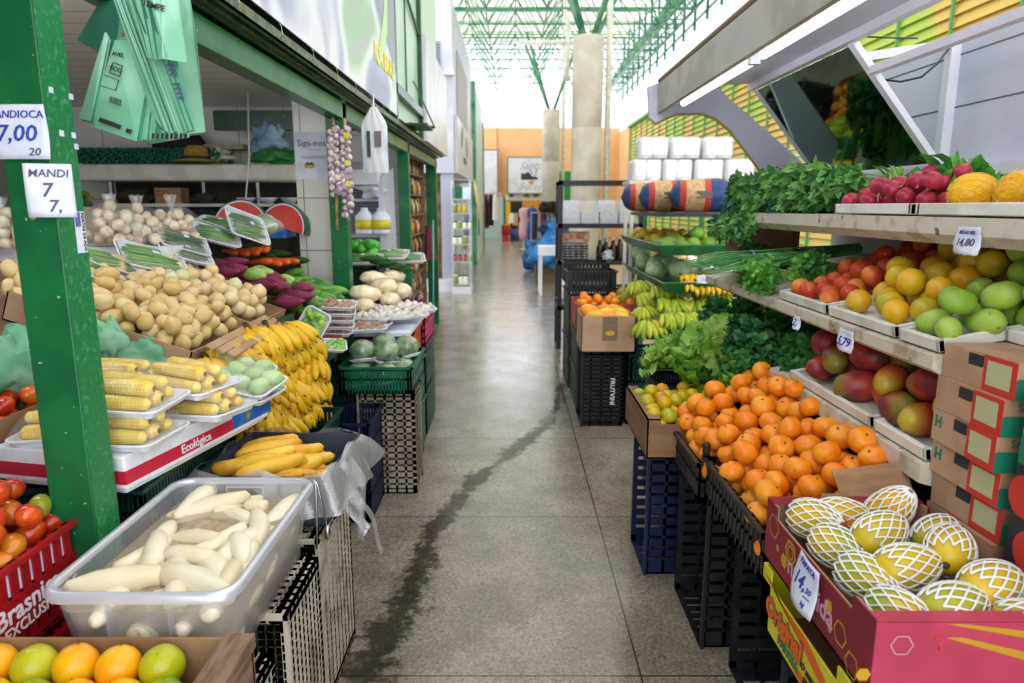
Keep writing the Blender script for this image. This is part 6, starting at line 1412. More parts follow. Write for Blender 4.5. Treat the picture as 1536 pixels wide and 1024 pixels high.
# price sheets on the post
pricecard('handwritten_price_sheet', (-1.006,1.471,PY(40,198,1.47)[2]), (PI/2,0,0), (.115,.108), [('MANDIOCA',.021,-.004,.034,ink),('7,00',.046,-.004,-.004,ink),('20',.022,.03,-.04,inkd)], 'white sheet on the green post handwritten MANDIOCA 7,00')
pricecard('handwritten_price_sheet', (-.952,1.462,PY(96,286,1.47)[2]), (PI/2,0,.5), (.085,.108), [('MANDI',.022,0,.034,inkd),('7',.04,-.006,.0,inkd),('7,',.034,.006,-.032,inkd)], 'lower white sheet wrapped on the corner of the green post reading 7')
sg_ = empty('narrow_sticker', PX(121,348,-.9485)); sg_.rotation_euler = (PI/2,0,PI/2); tag(sg_,'narrow white and violet sticker below the lower price sheet','sticker')
MB().box(-.018,-.045,0,.018,.045,.001).build('sticker_sheet', paper, sg_); MB().box(-.016,.012,.001,.002,.043,.0014).build('violet_block', mat('violet print','#6a62b8',rough=.5), sg_); text('PORTAS DE AÇO', .011, dkprint, sg_, (.010,.0,.0015), (0,0,-PI/2), bold=.0002)
# ================= middle and far right =================
random.seed(91)
gs = empty('green_tray_stand', (1.4,5.4,0), 0, 'stand of three slanted green metal trays of fruit behind the leafy greens', 'display stand')
def gtray(x0,x1,y0,y1,z,nm='tray'):
    m = MB(); X0,X1,A,B = x0-1.4,x1-1.4,y0-5.4,y1-5.4
    m.box(X0+.06,A+.04,z-.07,X1,B,z-.06)
    m.hexa([(X0+.06,A+.04,z-.07),(X0+.06,B,z-.07),(X0,B,z),(X0,A,z),(X0+.066,A+.04,z-.062),(X0+.066,B,z-.062),(X0+.006,B,z+.006),(X0+.006,A,z+.006)])
    m.hexa([(X0+.06,A+.04,z-.07),(X1,A+.04,z-.07),(X1,A,z),(X0,A,z),(X0+.06,A+.05,z-.065),(X1,A+.05,z-.065),(X1,A+.01,z+.006),(X0,A+.01,z+.006)])
    return m.build(nm, traygreen, gs)
gtray(1.0,1.85,4.75,6.5,1.24); gtray(1.0,1.85,4.6,6.3,1.0); gtray(.84,1.7,4.5,6.0,.70)
for (x,y) in ((1.72,4.85),(1.72,6.4),(1.2,6.4)): MB().box(x-1.4,y-5.4,0,x-1.37,y-5.37,1.5).build('post', traygreen, gs)
MB().box(1.02-1.4,-.45,1.43,1.9-1.4,.65,1.455).build('top_board', blackm, gs)
MB().box(1.0-1.4,-.8,.1,1.5-1.4,.5,.14).build('low_board', dgreen, gs)
def tick(loc, lab, s=(.09,.05), lines=None, rot=(PI/2,0,0)): return pricecard('tray_price_ticket', loc, rot, s, lines or [('12,49',.02,0,0,ink)], lab)
tick((PY(1056,419,4.58)[0],4.58,PY(1056,419,4.58)[2]),'price ticket reading 12,49 on the middle green tray lip',(.10,.055))
pts = heap(60, (1.06,1.5), (5.3,6.4), .042, lambda x,y: 1.19, lambda x,y: 1.33, 60)
strew(K_squ, pts, 'small yellow green fruit heaped on the top green tray', 'yellow green fruit on the top green tray')
for i,(x,y,z) in enumerate([(1.27,4.90,1.24),(1.39,4.93,1.24),(1.51,4.92,1.24),(1.33,5.03,1.31),(1.46,5.05,1.31),(1.62,4.95,1.23),(1.21,5.05,1.24),(1.57,5.08,1.27)]): K_avo.put((x,y,z),(U(0,6),U(0,6),0),.88,'large round bright green avocado on the top green tray','round avocados on the top green tray')
K_lavo = kind1('long_green_avocado','fruit', sph(.045,.045,.07,16,12,amp=.04,taper=.2,seed=2), mat('mottled avocado skin','#5a7f30','#6f8f3a',sc=12,rough=.4))
for i,(x,y,z) in enumerate([(1.08,4.88,1.235),(1.13,4.98,1.25),(1.07,5.05,1.235),(1.18,4.86,1.23)]): K_lavo.put((x,y,z),(PI/2,.2,U(1,2)),1,'long green avocado at the front corner of the top green tray','long avocados on the top green tray')
pts = heap(16, (1.02,1.4), (5.0,6.2), .085, lambda x,y: .95, lambda x,y: 1.22, 60)
strew(K_cab, pts, 'pale green cabbage on the middle green tray', 'cabbages on the middle green tray', sc=lambda r: .95)
for i in range(7): K_ban.put((1.18+.075*(i%4),4.70+.10*(i//4),1.0+.03*(i//4)),(U(-.3,.3),.25,-1.2+U(-.5,.5)),.8,'short yellow banana hand on the middle green tray','yellow bananas on the middle green tray')
for i in range(22):
    r_, c_ = divmod(i,7); K_bang.put((.92+.085*c_+U(-.02,.02),4.56+.16*r_,.80+.07*r_-(.05 if c_ < 1 else 0)),(U(-.3,.3),.35,-1.3+U(-.7,.7)),U(.85,1.05),'yellowish green banana hand on the lowest green tray','green bananas on the lowest green tray')
K_dsq = kind1('dark_yellow_gourd','gourd', sph(.05,.05,.085,14,11,amp=.06,taper=.15,seed=6), mat('dull green gold skin','#8f8a2a','#a88a26','#6f7a24',sc=7,rough=.45))
for i in range(14): K_dsq.put((.86+.09*(i%3)+U(-.01,.01),5.15+.15*((i//3)%3)+U(-.02,.02),.76+.075*(i//7)),(U(1,2),U(-.3,.3),U(0,3)),1,'dull green gold gourd beside the green bananas','gourds beside the green bananas')
# sacks
navy = mat('navy sack weave','#2c4478','#243a68',sc=30,rough=.6); sackb = mat('tan sack weave','#c4a478','#b08f64',sc=40,rough=.7); sackr = mat('red sack stripe','#b53a30',rough=.6)
b = MB(); nu_, nv_ = 24, 22
for i in range(nv_+1):
    t = i/nv_; X = (t-.5)*.46; pr = (1-abs(2*t-1)**4)**.5
    for j in range(nu_):
        a = 2*PI*j/nu_; n = 1+.08*NZ.noise(Vector((X*9,math.cos(a)*1.5,math.sin(a)*1.5))); b.v.append((X, (.05+.10*pr)*math.cos(a)*n, .12+(.012+.105*pr)*math.sin(a)*n))
for i in range(nv_):
    for j in range(nu_):
        a,c = i*nu_+j, i*nu_+(j+1)%nu_; b.f.append((a,c,c+nu_,a+nu_)); b.m.append(0 if i < 3 or i > 12 else 2 if i in (3,4,11,12) else 1)
e = empty('woven_sack', (0,0,-50)); b.build('sack_body', [navy,sackb,sackr], e, smooth=True)
MB().tube([(.232,-.06,.12),(.238,0,.125),(.232,.06,.12)], .006, 5).build('stitched_mouth', kraftp, e, smooth=True)
MB().box(-.06,-.153,.10,.05,-.151,.15).build('printed_block', mat('faded sack print','#6b5a50',rough=.7), e)
K_sack = Kind(e,'sack')
for i,(x,y,r,lab) in enumerate([(1.36,5.05,-.15,'nearest navy and tan woven sack above the avocados'),(1.20,5.38,-.1,'middle navy and tan woven sack'),(1.13,5.80,-.1,'farthest navy and tan woven sack at the left end')]): K_sack.put((x,y,1.457),(0,0,r),1,lab,'woven sacks on the top board')
# white paper packs on a pale rack
rk = empty('pale_rack', (1.6,6.55,0), 0, 'pale rack carrying the white paper roll packs', 'rack')
MB().box(-.55,-.2,1.70,.65,.2,1.73).build('rack_board', offw, rk)
for (x,y) in ((-.53,-.18),(-.53,.16),(.62,-.18),(.62,.16)): MB().box(x,y,0,x+.03,y+.03,1.7).build('leg', offw, rk)
e = empty('paper_roll_pack', (0,0,-50)); q = MB()
for i in range(2):
    for j in range(2): q.lathe([(0,0),(.06,.002),(.066,.01),(.066,.17),(.06,.18),(0,.182)],20,c=(-.066+.132*i,-.066+.132*j,0))
q.build('paper_rolls', mat('white paper rolls','#f2f2f5',rough=.7), e, smooth=True); MB().box(-.136,-.136,-.0,.136,.136,.19).build('plastic_wrap', film2, e, bevel=.03); K_pp = Kind(e,'paper pack')
for i in range(4): K_pp.put((1.21+i*.28,6.52,1.731),(0,0,U(-.05,.05)),1,['white paper roll pack, bottom row, leftmost','white paper roll pack, bottom row, second','white paper roll pack, bottom row, third','white paper roll pack, bottom row, behind the kale'][i],'white paper roll packs')
for i in range(3): K_pp.put((1.27+i*.29,6.54,1.925),(0,0,U(-.1,.1)),1,['white paper roll pack on top, leftmost','white paper roll pack on top, middle','white paper roll pack on top, rightmost by the canopy'][i],'white paper roll packs')
# black rack
br2 = empty('black_metal_rack', (.9,7.5,0), 0, 'black metal rack with four posts beyond the green trays', 'rack')
for (x,y) in ((-.42,-.2),(-.42,.2),(.42,-.2),(.42,.2)): MB().box(x,y,0,x+.045,y+.045,1.76).build('post', blackm, br2)
for z in (.42,.90,1.28): MB().box(-.42,-.2,z,.46,.245,z+.045).build('shelf_board', blackm, br2)
MB().box(-.42,-.2,1.72,.46,-.155,1.765).build('top_bar', blackm, br2); MB().box(-.42,.2,1.72,.46,.245,1.765).build('top_bar', blackm, br2)
wm_ = MB()
for i in range(26): x = -.39+i*.033; wm_.tube([(x,-.19,1.33),(x+.2 if x < .2 else .42,-.19,1.33+ (.2 if x < .2 else .42-x))], .0018, 3, cap=False); wm_.tube([(x,-.19,1.33),(x-.2 if x > -.2 else -.39,-.19,1.33+(.2 if x > -.2 else x+.39))], .0018, 3, cap=False)
wm_.build('wire_mesh', steel, br2)
K_wb = kind1('white_wrapped_block','package', MB().box(-.09,-.12,0,.09,.12,.12), foam, smooth=False)
for i,(x,z,lab) in enumerate([(.60,1.327,'white wrapped block at the lower left of the rack top'),(.61,1.448,'white wrapped block stacked at the upper left of the rack'),(.82,1.327,'white wrapped block second in the lower row of the rack'),(1.01,1.327,'white wrapped block third in the lower row of the rack'),(.98,1.448,'white wrapped block stacked in the middle of the rack'),(1.22,1.327,'white wrapped block at the lower right of the rack'),(1.22,1.448,'white wrapped block stacked at the upper right of the rack')]): K_wb.put((x,7.5,z),(0,0,U(-.12,.12)),(1,1,.98),lab,'white wrapped blocks on the black rack')
K_gt = kind1('grey_egg_tray','egg tray', MB().grid(lambda u,v: ((u-.5)*.3,(v-.5)*.3,.02*(math.sin(u*PI*10)*math.sin(v*PI*10))), 24, 24), mat('grey egg tray pulp','#a9a7a6','#bdbbb8',sc=9,rough=.7), smooth=True)
for i in range(6): K_gt.put((.66,7.48,.965+.028*i),(0,0,U(-.05,.05)),1,'grey egg tray in the stack on the black rack','grey egg trays on the black rack')
K_bp = kind1('brown_food_pack','package', MB().box(-.15,-.1,0,.15,.1,.035), mat('reddish brown pack','#a5664a','#c9a08a',sc=20,rough=.5), smooth=False)
for i in range(3): K_bp.put((.67,7.48,1.13+.036*i),(0,0,U(-.1,.1)),1,['lowest brown food pack above the grey egg trays','middle brown food pack above the grey egg trays','topmost brown food pack above the grey egg trays'][i],'brown food packs')
K_bot = kind('dark_bottle','bottle', MB().lathe([(0,0),(.03,0),(.032,.01),(.032,.13),(.012,.17),(.012,.2),(0,.2)],14), mat('dark glass','#1c1a14','#3a2a18',sc=3,rough=.15), [('cap', MB().lathe([(.0,.2),(.013,.2),(.013,.225),(0,.225)],10), paper)])
for i in range(9): K_bot.put((.93+.072*(i%5),7.40+.09*(i//5),.946),(0,0,0),U(.85,1.1),'dark bottle with pale cap on the black rack','dark bottles on the black rack')
crumple((1.0,7.36,.946),(.08,.06,.06),3,'clear crumpled bag on the middle rack shelf',mat('greyish bag','#b9bac4','#d0d2da',sc=6,rough=.3,bump=.5))
for i,(x,s) in enumerate([(.6,(.12,.1,.08)),(.8,(.1,.1,.09)),(.97,(.07,.09,.08))]): crumple((x,7.45,.466),s,20+i,['white bag at the left of the lower rack shelf','white bag in the middle of the lower rack shelf','pale lavender bag at the right of the lower rack shelf'][i],mat('white bag %d'%i,['#f0f0ee','#e9ebf2','#c9cbe0'][i],rough=.4,bump=.4))
crate((1.19,7.42,.465),0,black,(.22,.3,.2),label='small black crate on the lower rack shelf',bars=8)
# crates, boxes along the right side of the aisle
crate((.62,4.78,.0),0,black,(.535,.30,.29),end=True,label='black crate on end with white sideways lettering',bars=18,rows=4)
lt_ = bpy.data.objects[[o.name for o in C.objects if o.get('label') == 'black crate on end with white sideways lettering'][0]]
t_ = text('FRUTVINI', .045, whitep, None, (.69,4.624,.25), (PI/2,PI/2,0), bold=.0004)
bpy.context.view_layer.update()
for q_ in (t_,):
    mw = Matrix.LocRotScale(q_.location, q_.rotation_euler, q_.scale); mp_ = Matrix.LocRotScale(lt_.location, lt_.rotation_euler, lt_.scale)
    q_.parent = lt_; l_, r_, s_ = (mp_.inverted() @ mw).decompose(); q_.location = l_; q_.rotation_mode = 'XYZ'; q_.rotation_euler = r_.to_euler()
e = cbox('fruit_carton', .36,.36,.245,kraftp,notch=False,hole=False); put(e,(.645,4.74,.54),0,'pale cardboard box of yellow papayas on the white lettered black crate')
MB().box(-.04,-.1815,.08,.06,-.1805,.24).build('grey_band', mat('grey brown print','#6f5a4a','#8a7058',sc=30,rough=.7,stretch=(1,1,9)), e); MB().lathe([(0,.001),(.03,.0008)],14).build('hand_hole', mat('yellow seen through hole','#c9a020',rough=.5), e).location = (.01,-.182,.13); bpy.data.objects[e.name].children
for o in KIDS[e.name]:
    if o.name.startswith('hand_hole'): o.rotation_euler = (PI/2,0,0); o.scale = (1.1,.55,1)
K_yp = kind1('yellow_papaya','fruit', sph(.042,.042,.075,14,11,amp=.04,taper=.15), mat('bright yellow papaya','#edb81e','#e8901c','#d8c02a',sc=5,rough=.35))
for i in range(9): K_yp.put((.53+.085*(i%3)+U(-.01,.01)+.03,4.65+.09*(i//3),.765+.01*(i//3)),(PI/2+U(-.3,.3),U(-.3,.3),1.4+U(-.5,.5)),1,'bright yellow papaya in the pale cardboard box','yellow papayas in the pale cardboard box')
MB().box(-.17,-.15,0,.17,.15,.2).build('filling_paper', kraft, label='kraft paper packing under the yellow papayas', cat='paper', loc=(.645,4.74,.547))
e = cbox('orange_carton', .46,.46,.2,mat('red printed carton','#b5504a','#a04038',sc=5,rough=.6),notch=False,hole=False); put(e,(.70,5.25,.60),0,'red printed box of small oranges behind the pale cardboard box')
pts = heap(50, (.49,.91), (5.04,5.46), .034, lambda x,y: .73, lambda x,y: .84, 70); strew(K_orS, pts, 'small bright orange in the red printed box', 'small oranges in the red printed box')
MB().box(-.2,-.2,0,.2,.2,.12).build('filling_paper', kraft, label='kraft paper packing under the small oranges', cat='paper', loc=(.70,5.25,.606))
crate((.66,5.85,.81),0,black,(.40,.3,.17),label='black crate with orange fruit showing through its slots',bars=12,rows=2); crate((.66,6.25,.85),0,black,(.40,.3,.17),label='black crate farther behind the slotted one',bars=12,rows=2)
crate((.70,5.28,.0),PI/2,dgcrate,(.56,.44,.3),label='dark green crate on the floor below the oranges'); crate((.70,5.28,.3),PI/2,dgcrate,(.56,.44,.29),label='dark green crate directly below the oranges')
crate((.68,5.98,.0),PI/2,black,(.6,.42,.4),label='black crate on the floor beyond the dark green ones'); crate((.68,5.98,.4),PI/2,black,(.6,.42,.4),label='black crate stacked beyond the dark green ones')
tp = MB().grid(lambda u,v: (.86+.34*u, 4.45+.25*v+.03*math.sin(u*6), .60-.16*abs(u-.45)-.1*v+.02*math.sin(v*9+u*5)), 14, 10).build('grey_tarpaulin', mat('grey tarpaulin','#7f868c','#6a7076',sc=5,rough=.4,bump=.4), smooth=True, label='folded grey tarpaulin below the green bananas', cat='tarpaulin', solid=.003, recenter=True)
crate((1.05,4.85,.0),0,dgcrate,(.5,.36,.3),label='dark crate on the floor under the green bananas'); crate((1.05,4.85,.3),0,dgcrate,(.5,.36,.2),label='dark crate second from the floor under the green bananas')

# ================= far end =================
wt = empty('white_side_table', (.66,12.2,0), 0, 'small white table beside the black rack down the aisle', 'table')
MB().box(-.2,-.3,.68,.25,.3,.83).build('table_top', white, wt)
for x,y in ((-.19,-.28),(-.19,.25),(.2,-.28),(.2,.25)): MB().box(x,y,0,x+.05,y+.05,.7).build('leg', white, wt)
bl = mat('bright blue plastic','#1f6fb4','#2f86c8',sc=3,rough=.4,bump=.5,bsc=8)
crumple((.48,16.5,0),(.26,.2,.42),2,'tall bright blue bag standing on the floor far down the aisle',bl); crumple((.78,13.6,.35),(.5,.3,.32),4,'large blue tarpaulin bundle by the white table',bl); crumple((.95,14.6,.75),(.3,.25,.3),6,'upper blue bundle behind the white table',bl); crumple((.85,15.2,.9),(.3,.3,.18),8,'dark navy bundle on top of the blue ones',navy); crumple((.8,15.0,.65),(.3,.3,.12),9,'dark folded clothes below the navy bundle',mat('charcoal cloth','#3a3844',rough=.8))
MB().box(-.35,-.3,0,.35,.3,.38).build('wooden_crate', wood, label='wooden box under the blue bundles', cat='box', loc=(.82,14.2,0))
def rack_of_clothes(name, x, y, w_, h_, cols, lab, n):
    e = empty(name, (x,y,0), 0, lab, 'clothes rack')
    for s in (-1,1): MB().tube([(s*w_/2,-.2,0),(s*w_/2,0,h_),(s*w_/2,.2,0)], .02, 6).build('stand_leg', offw, e, smooth=True)
    MB().tube([(-w_/2,0,h_),(w_/2,0,h_)], .018, 6).build('hanging_bar', offw, e, smooth=True); return e
GK = {}
def garment(x, y, ztop, L, w_, c, lab, rz=0):
    m = MB(); key = c
    if key not in GK: GK[key] = mat('cloth '+c, c, rough=.85)
    def fn(u, v):
        a = 2*PI*u; t = v; ww = w_*(.45+.55*min(1,t*3.0))*(1+.1*t); return (ww*.5*math.cos(a)*(1+.08*math.sin(a*5)*t), .05*math.sin(a)*(1+.3*t)+.012*math.sin(a*6)*t, -L*v)
    m.grid(fn, 24, 8); m.build('garment', GK[key], smooth=True, label=lab, cat='clothing', loc=(x,y,ztop)).rotation_euler = (0,0,rz)
rack_of_clothes('clothes_rack', .95, 17.5, .95, 1.35, None, 'pale clothes rack far down the right side of the aisle', 8)
for i,c in enumerate(['#2e3a4a','#b9a8a0','#7a4a5a','#9aa8b4','#c9c4c0','#5a2a3a','#d89a3a','#b04a3a']): garment(.58+i*.105,17.5,1.33,.62,.3,c,['dark slate','beige','plum','pale blue grey','off white','wine','mustard','brick red'][i]+' garment hanging on the far clothes rack',1.4)
crumple((.95,17.3,1.36),(.35,.2,.16),14,'black bags on top of the far clothes rack',soot)
rack_of_clothes('clothes_rail', -1.05, 25.5, 1.3, 1.95, None, 'clothes rail at the far left end of the aisle', 5)
for i,(c,L) in enumerate([('#23222c',1.3),('#c9c9c9',.9),('#8fd42a',1.5),('#7a1f2c',1.2),('#1f1c2a',1.1),('#f0e9ea',.9)]): garment(-1.45+i*.17,25.5,1.93,L,.42,c,['black','grey','lime green','dark red','navy black','white'][i]+' garment on the far left clothes rail',1.2)
garment(-1.12,20,1.45,.75,.4,'#5a6488','blue patterned dress hanging by the left wall far away',.5); MB().tube([(-1.12,20,0),(-1.12,20,1.45)], .015, 6).build('dress_stand', wood, smooth=True, label='thin stand holding the blue patterned dress', cat='stand')
for (x,y,c,lab) in ((.42,25.0,'#e3b4bd','pink dress on a stand in front of the orange wall'),(.72,24.8,'#2a44a8','blue dress on a stand in front of the orange wall')):
    e = empty('dress_form', (x,y,0), 0, lab, 'dress form'); m = MB(); m.lathe([(.16,.35),(.18,.6),(.17,.9),(.12,1.05),(.18,1.25),(.17,1.4),(.06,1.47)],20); m.v = [(a,b*.6,c_) for a,b,c_ in m.v]; m.build('dress', mat('dress '+c,c,rough=.8), e, smooth=True)
    MB().tube([(0,0,0),(0,0,1.55)], .02, 8).lathe([(0,0),(.14,0),(.14,.02),(0,.03)],16).build('form_stand', offw, e, smooth=True); MB().lathe([(0,1.47),(.045,1.48),(.05,1.56),(.02,1.6),(0,1.6)],14).build('neck_cap', kraftp, e, smooth=True)
# far shop front
sf_ = empty('far_shop_front', (0,34.6,0), 0, 'far shop front with glass, dark doorway and coloured frames', 'shop front')
MB().box(-2.0,0,0,-.42,.15,1.95).build('glass_panel', mat('teal grey glass','#9fb5b4','#b4c6c6',sc=.6,rough=.2), sf_)
MB().box(-.42,-.03,0,-.34,.15,1.95).build('green_frame', greenprint, sf_); MB().box(-.3,-.05,0,-.08,.15,1.75).build('yellow_frame', mat('school bus yellow','#e3b81a',rough=.6), sf_)
MB().box(-.08,0,0,.5,.15,1.72).build('dark_doorway', darkfill, sf_); MB().box(.5,-.02,.0,1.7,.15,1.8).build('orange_panel', mat('warm orange panel','#e08f2c',rough=.7), sf_)  # dark slab paints the unlit shop interior as a colour
MB().box(-.34,-.02,1.8,1.7,.15,2.1).build('fascia', offw, sf_)
for x in (-.05,.7,1.15): MB().lathe([(0,0),(.14,.05),(.1,.14),(0,.16)],12).build('fascia_plant', M_leafD, sf_, smooth=True).location = (x,-.1,1.95)
for i,(x,c,h) in enumerate([(.0,'#e8e4e0',.5),(.2,'#c9a07a',.6),(.35,'#4a3a3a',.9)]): garment(x,34.4,1.2,h,.3,c,['white','tan','dark'][i]+' garment hanging in the far doorway')
def shop_sign(nm, x0, x1, z0, z1, y, lab):
    e = empty(nm, ((x0+x1)/2,y,z0), 0, lab, 'sign'); w_, h_ = x1-x0, z1-z0; MB().box(-w_/2,-.06,0,w_/2,0,h_).build('sign_panel', white, e); f = MB(); f.box(-w_/2-.05,-.07,-.05,w_/2+.05,-.01,0).box(-w_/2-.05,-.07,h_,w_/2+.05,-.01,h_+.05).box(-w_/2-.05,-.07,0,-w_/2,-.01,h_).box(w_/2,-.07,0,w_/2+.05,-.01,h_); f.build('sign_frame', mat('mauve brown frame','#7a6464',rough=.6) if 'mauve brown frame' not in MATS else MATS['mauve brown frame'], e); return e
s1 = shop_sign('blank_white_sign', -1.75,-.72,2.15,4.15,34.5,'plain white sign at the far left below the orange wall')
s2 = shop_sign('shop_sign', -.18,1.75,2.15,3.8,34.4,'white shop sign with shoe drawing and script lettering')
gpr = mat('grey script print','#8a8c96',rough=.6)
text('Santo', .5, gpr, s2, (.12,-.062,1.28), shear=.4, bold=-.004); text('Sucere', .5, gpr, s2, (.2,-.062,.3), shear=.4, bold=-.004)
o = MB().poly([(x,-.063,z) for x,z in [(-.35,.62),(-.35,.95),(-.2,.9),(.0,1.0),(.2,.78),(.45,.74),(.45,.64),(.2,.62)]]).build('drawn_shoe', dkprint, s2)
MB().bar((.28,-.064,.7),(.42,-.064,1.15),.03).bar((.05,-.064,1.15),(.2,-.064,.9),.03).build('drawn_heel', dkprint, s2)
MB().poly([(x,-.063,z) for x,z in blob2(.15,.5,.14,.09,0)]).build('drawn_flower', goldprint, s2)
st2 = MB().lathe([(0,0),(.2,0),(.18,.35),(.2,.42),(0,.44)],16).build('red_stool', redprint, smooth=True, loc=(-.28,31,.28), label='red stool in front of the far shop front', cat='stool'); MB().box(-.15,-.15,0,.15,.15,.28).build('stool_base', redprint, loc=(-.28,31,0), label='red block under the far red stool', cat='block')
MB().lathe([(0,0),(.2,0),(.24,.5),(0,.5)],16).build('blue_bin', mat('slate blue bin','#3a4f8a',rough=.5), smooth=True, loc=(.12,31.5,0), label='slate blue bin in the far doorway', cat='bin')
# jar shelf at the white kiosk
js = empty('jar_shelf', (-.88,12.3,0), 0, 'tall narrow glass shelf of jars in front of the grey kiosk pier', 'shelf')
for z in (.15,.55,.85,1.12,1.38,1.62): MB().box(-.16,-.2,z,.16,.2,z+.012).build('glass_shelf', mat('shelf glass','#b9d0c9',rough=.1) if 'shelf glass' not in MATS else MATS['shelf glass'], js)
for x,y in ((-.16,-.2),(.15,-.2),(-.16,.19),(.15,.19)): MB().tube([(x,y,0),(x,y,1.95)], .007, 5).build('rod', steel, js)
MB().box(-.17,-.21,0,.17,.21,.13).build('white_base', white, js); MB().tube([(-.16,-.2,1.95),(.15,-.2,1.95)], .007, 5).build('top_rod', steel, js)
jars = []
for nm_, c1, cap in (('jar','#b7a43a','#c9c9c4'),('jar','#e9e4da','#3a4a40'),('jar','#a8455a','#3a2a2c'),('jar','#7a8f3a','#d8d8d0')):
    jars.append(kind(nm_,'jar', MB().lathe([(0,0),(.035,0),(.038,.01),(.038,.09),(.03,.105),(0,.105)],14), mat('jar contents '+c1,c1,rough=.15,coat=.5), [('lid', MB().lathe([(0,.105),(.032,.105),(.032,.125),(0,.125)],12), mat('lid '+cap+c1,cap,rough=.4))]))
for zi,(z,k,nn,s,rowlab) in enumerate([(.163,1,3,1.3,'lowest'),(.563,2,4,.9,'second'),(.863,1,3,1.1,'third'),(1.133,1,4,.95,'fourth'),(1.393,0,3,1.25,'fifth')]):
    for i in range(nn): jars[k if (i+zi)%4 else 3].put((-1.0+.085*i+.01,12.2+U(-.03,.03),z),0,s,'small jar on the %s glass shelf of the jar stand'%rowlab,'jars on the %s glass shelf'%rowlab)
gb = empty('green_carton', (-.85,12.25,1.635), 0, 'green and white box on the top of the jar stand', 'box'); MB().box(-.13,-.1,0,.0,.1,.2).build('green_half', gcrate, gb); MB().box(0,-.1,0,.14,.1,.2).build('white_half', paper, gb)
for i in range(3): MB().tube([(0,0,0),(.03,0,-.2),(.07,0,-.45),(.06,.0,-.55)], [.01,.03,.028,.01], 8).build('hanging_loofah', mat('beige loofah','#d9b98a',rough=.8) if i == 0 else MATS['beige loofah'], smooth=True, loc=(-.66+.0*i,12.5+.15*i,1.95-.06*i), label=['nearest beige loofah hanging beside the jar stand','middle beige loofah hanging beside the jar stand','farthest beige loofah hanging beside the jar stand'][i], cat='loofah', group='loofahs by the jar stand')
MB().tube([(-.75,12.5,1.97),(-.6,12.9,1.97)], .008, 5).build('loofah_hook', steel, smooth=True, label='thin hook rail holding the loofahs', cat='hook')
# bottle shelves past the third post
bs = empty('bottle_shelf', (-1.08,8.02,0), 0, 'wooden shelves crowded with bottles between the far green posts', 'shelf')
MB().box(-.16,-.62,0,-.13,.75,2.05).build('back_board', mat('shelf brown','#8a6844',rough=.7), bs)
for k in range(8): MB().box(-.15,-.62,.30+k*.22,.0,.75,.315+k*.22).build('shelf_board', wood, bs)
for y in (-.62,.73): MB().box(-.15,y,0,.0,y+.02,2.05).build('side_board', wood, bs)
bk = [kind('bottle','bottle', MB().lathe([(0,0),(.028,0),(.028,.1),(.011,.13),(.011,.155),(0,.155)],10), mat('bottle '+c,c,rough=.2,coat=.5), [('cap', MB().lathe([(0,.155),(.012,.155),(.012,.17),(0,.17)],8), mat('cap '+c,cc,rough=.4))]) for c,cc in (('#c9a44a','#e8e0c0'),('#a8231f','#e0c040'),('#d8cfae','#4a7a4a'),('#6a3a22','#c9a050'),('#26324a','#b03030'))]
for k in range(8):
    for i in range(17): bk[(k*2+i//3+i*(k%2))%5].put((-1.15,7.45+i*.077,.316+k*.22),0,U(.9,1.12),'small bottle on the crowded wooden shelves between the far green posts','bottles on the wooden shelves')
MB().tube([(-.92,8.2,1.35),(-.93,8.05,.0)], .011, 8).build('mop_handle', mat('turquoise handle','#4fc4b8',rough=.4), smooth=True, label='turquoise mop handle leaning at the far green post', cat='mop')
garment(-1.0,8.5,1.28,.42,.16,'#7a2f3a','maroon apron hanging by the bottle shelves',1.4)
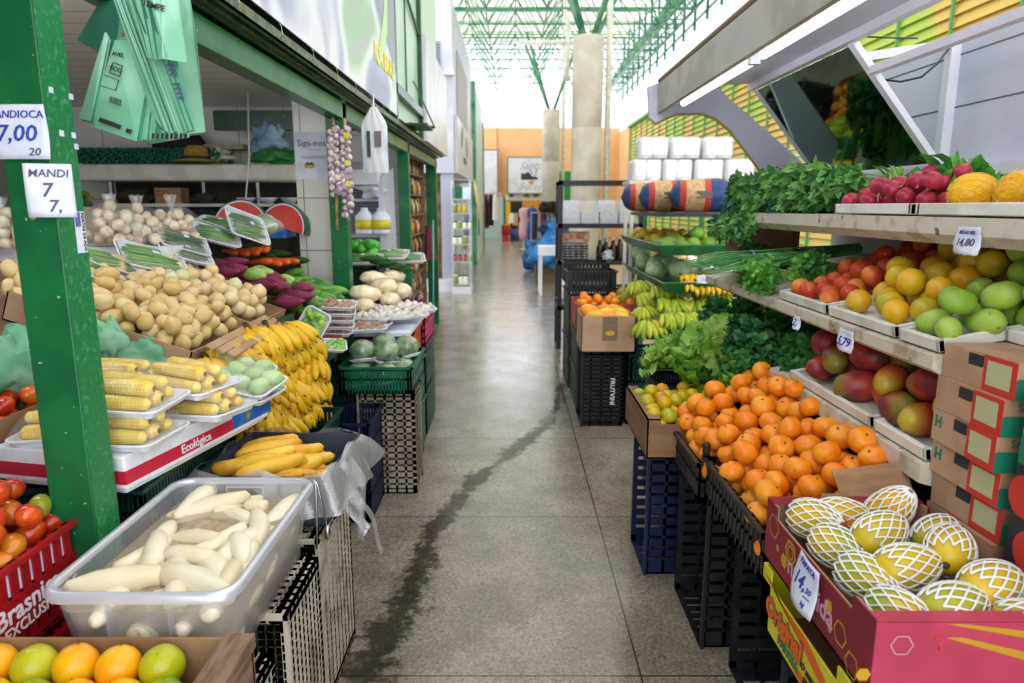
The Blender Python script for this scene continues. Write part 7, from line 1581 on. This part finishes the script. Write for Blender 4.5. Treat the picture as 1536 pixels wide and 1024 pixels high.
# cooler in the second stall
cl = empty('open_cooler', (-1.5,6.2,0), 0, 'white open cooler with mesh back in the second stall', 'cooler')
MB().box(-.5,.3,.3,.42,.34,1.85).build('mesh_back', tiled('grey wire mesh back','#8f9499','#5f6469',.03,.03), cl)
def zp(v, Y): return PY(560,v,Y)[2]
for v in (298,352,410): MB().box(-.5,-.2,zp(v,6.0)-.02,.38,.3,zp(v,6.0)).build('shelf_board', white, cl)
m = MB(); pts = [(.40,.25),(.40,-.05),(.43,-.25),(.43,-.3)]
m.hexa([(.40,-.3,.2),(.44,-.3,.2),(.44,.3,.2),(.40,.3,.2),(.38,-.28,1.75),(.42,-.28,1.75),(.42,.3,1.85),(.38,.3,1.85)]); m.build('side_panel', lilac, cl)
MB().hexa([(-.5,-.35,1.68),(.40,-.35,1.68),(.40,-.3,1.72),(-.5,-.3,1.72),(-.5,-.32,1.8),(.38,-.32,1.8),(.38,.3,1.9),(-.5,.3,1.9)]).build('hood', white, cl)
MB().box(-.5,-.3,0,.42,.3,.3).build('cooler_base', white, cl)
K_jug = kind('white_jug','jug', MB().lathe([(0,0),(.075,0),(.08,.02),(.08,.15),(.03,.2),(.03,.22),(0,.22)],16), paper, [('yellow_label', MB().lathe([(.081,.04),(.081,.12)],16), yellowc)])
for i,u in enumerate((548,572)): K_jug.put(PY(u,351,5.95),(0,0,0),1,['left white jug with yellow label in the cooler','right white jug with yellow label in the cooler'][i],'white jugs in the cooler')
crumple(PY(560,296,6.0),(.14,.12,.08),31,'silvery clear bag on the top cooler shelf',MATS['greyish bag']); crumple(PY(560,408,6.0),(.15,.12,.09),33,'bag of purple and white garlic on the lowest cooler shelf',mat('purple white bag','#d8ccd2','#7a4a5e',sc=25,lo=.45,hi=.55,rough=.4))
q_ = PY(543,402,4.9); crate((q_[0],q_[1],0),0,dgcrate,(.28,.32,q_[2]),label='tall dark crate under the crate of peppers'); e = crate(q_,0,gcrate,(.26,.3,.1),label='green crate of peppers behind the second post',rows=2)
K_pep = kind1('green_pepper','pepper', sph(.035,.035,.045,12,10,amp=.15,dim=.1), mat('pepper skin','#3f9a2e','#5ab03a',sc=5,rough=.25))
x,y,z = PY(543,400,4.9); pts = heap(24, (x-.12,x+.12), (y-.13,y+.13), .035, lambda X,Y_: z+.06, lambda X,Y_: z+.2, 50); strew(K_pep, pts, 'green pepper in the crate behind the second post', 'green peppers')
MB().box(-.02,-.002,0,.03,0,.03).build('blue_label', bluetape, label='blue label stuck on the second tiled pier', cat='label', loc=(-1.14,6.72,1.60)); MB().box(-.03,-.002,0,.03,0,.05).build('small_notice', paper, label='small white notice on the second tiled pier', cat='notice', loc=(-1.12,6.72,1.45))

# ================= tidy: remove prototypes that were never placed =================
def wipe(o):
    for ch in KIDS.get(o.name, []): wipe(ch)
    bpy.data.objects.remove(o)
for k in Kind.ALL:
    if not k.used: wipe(k.r)
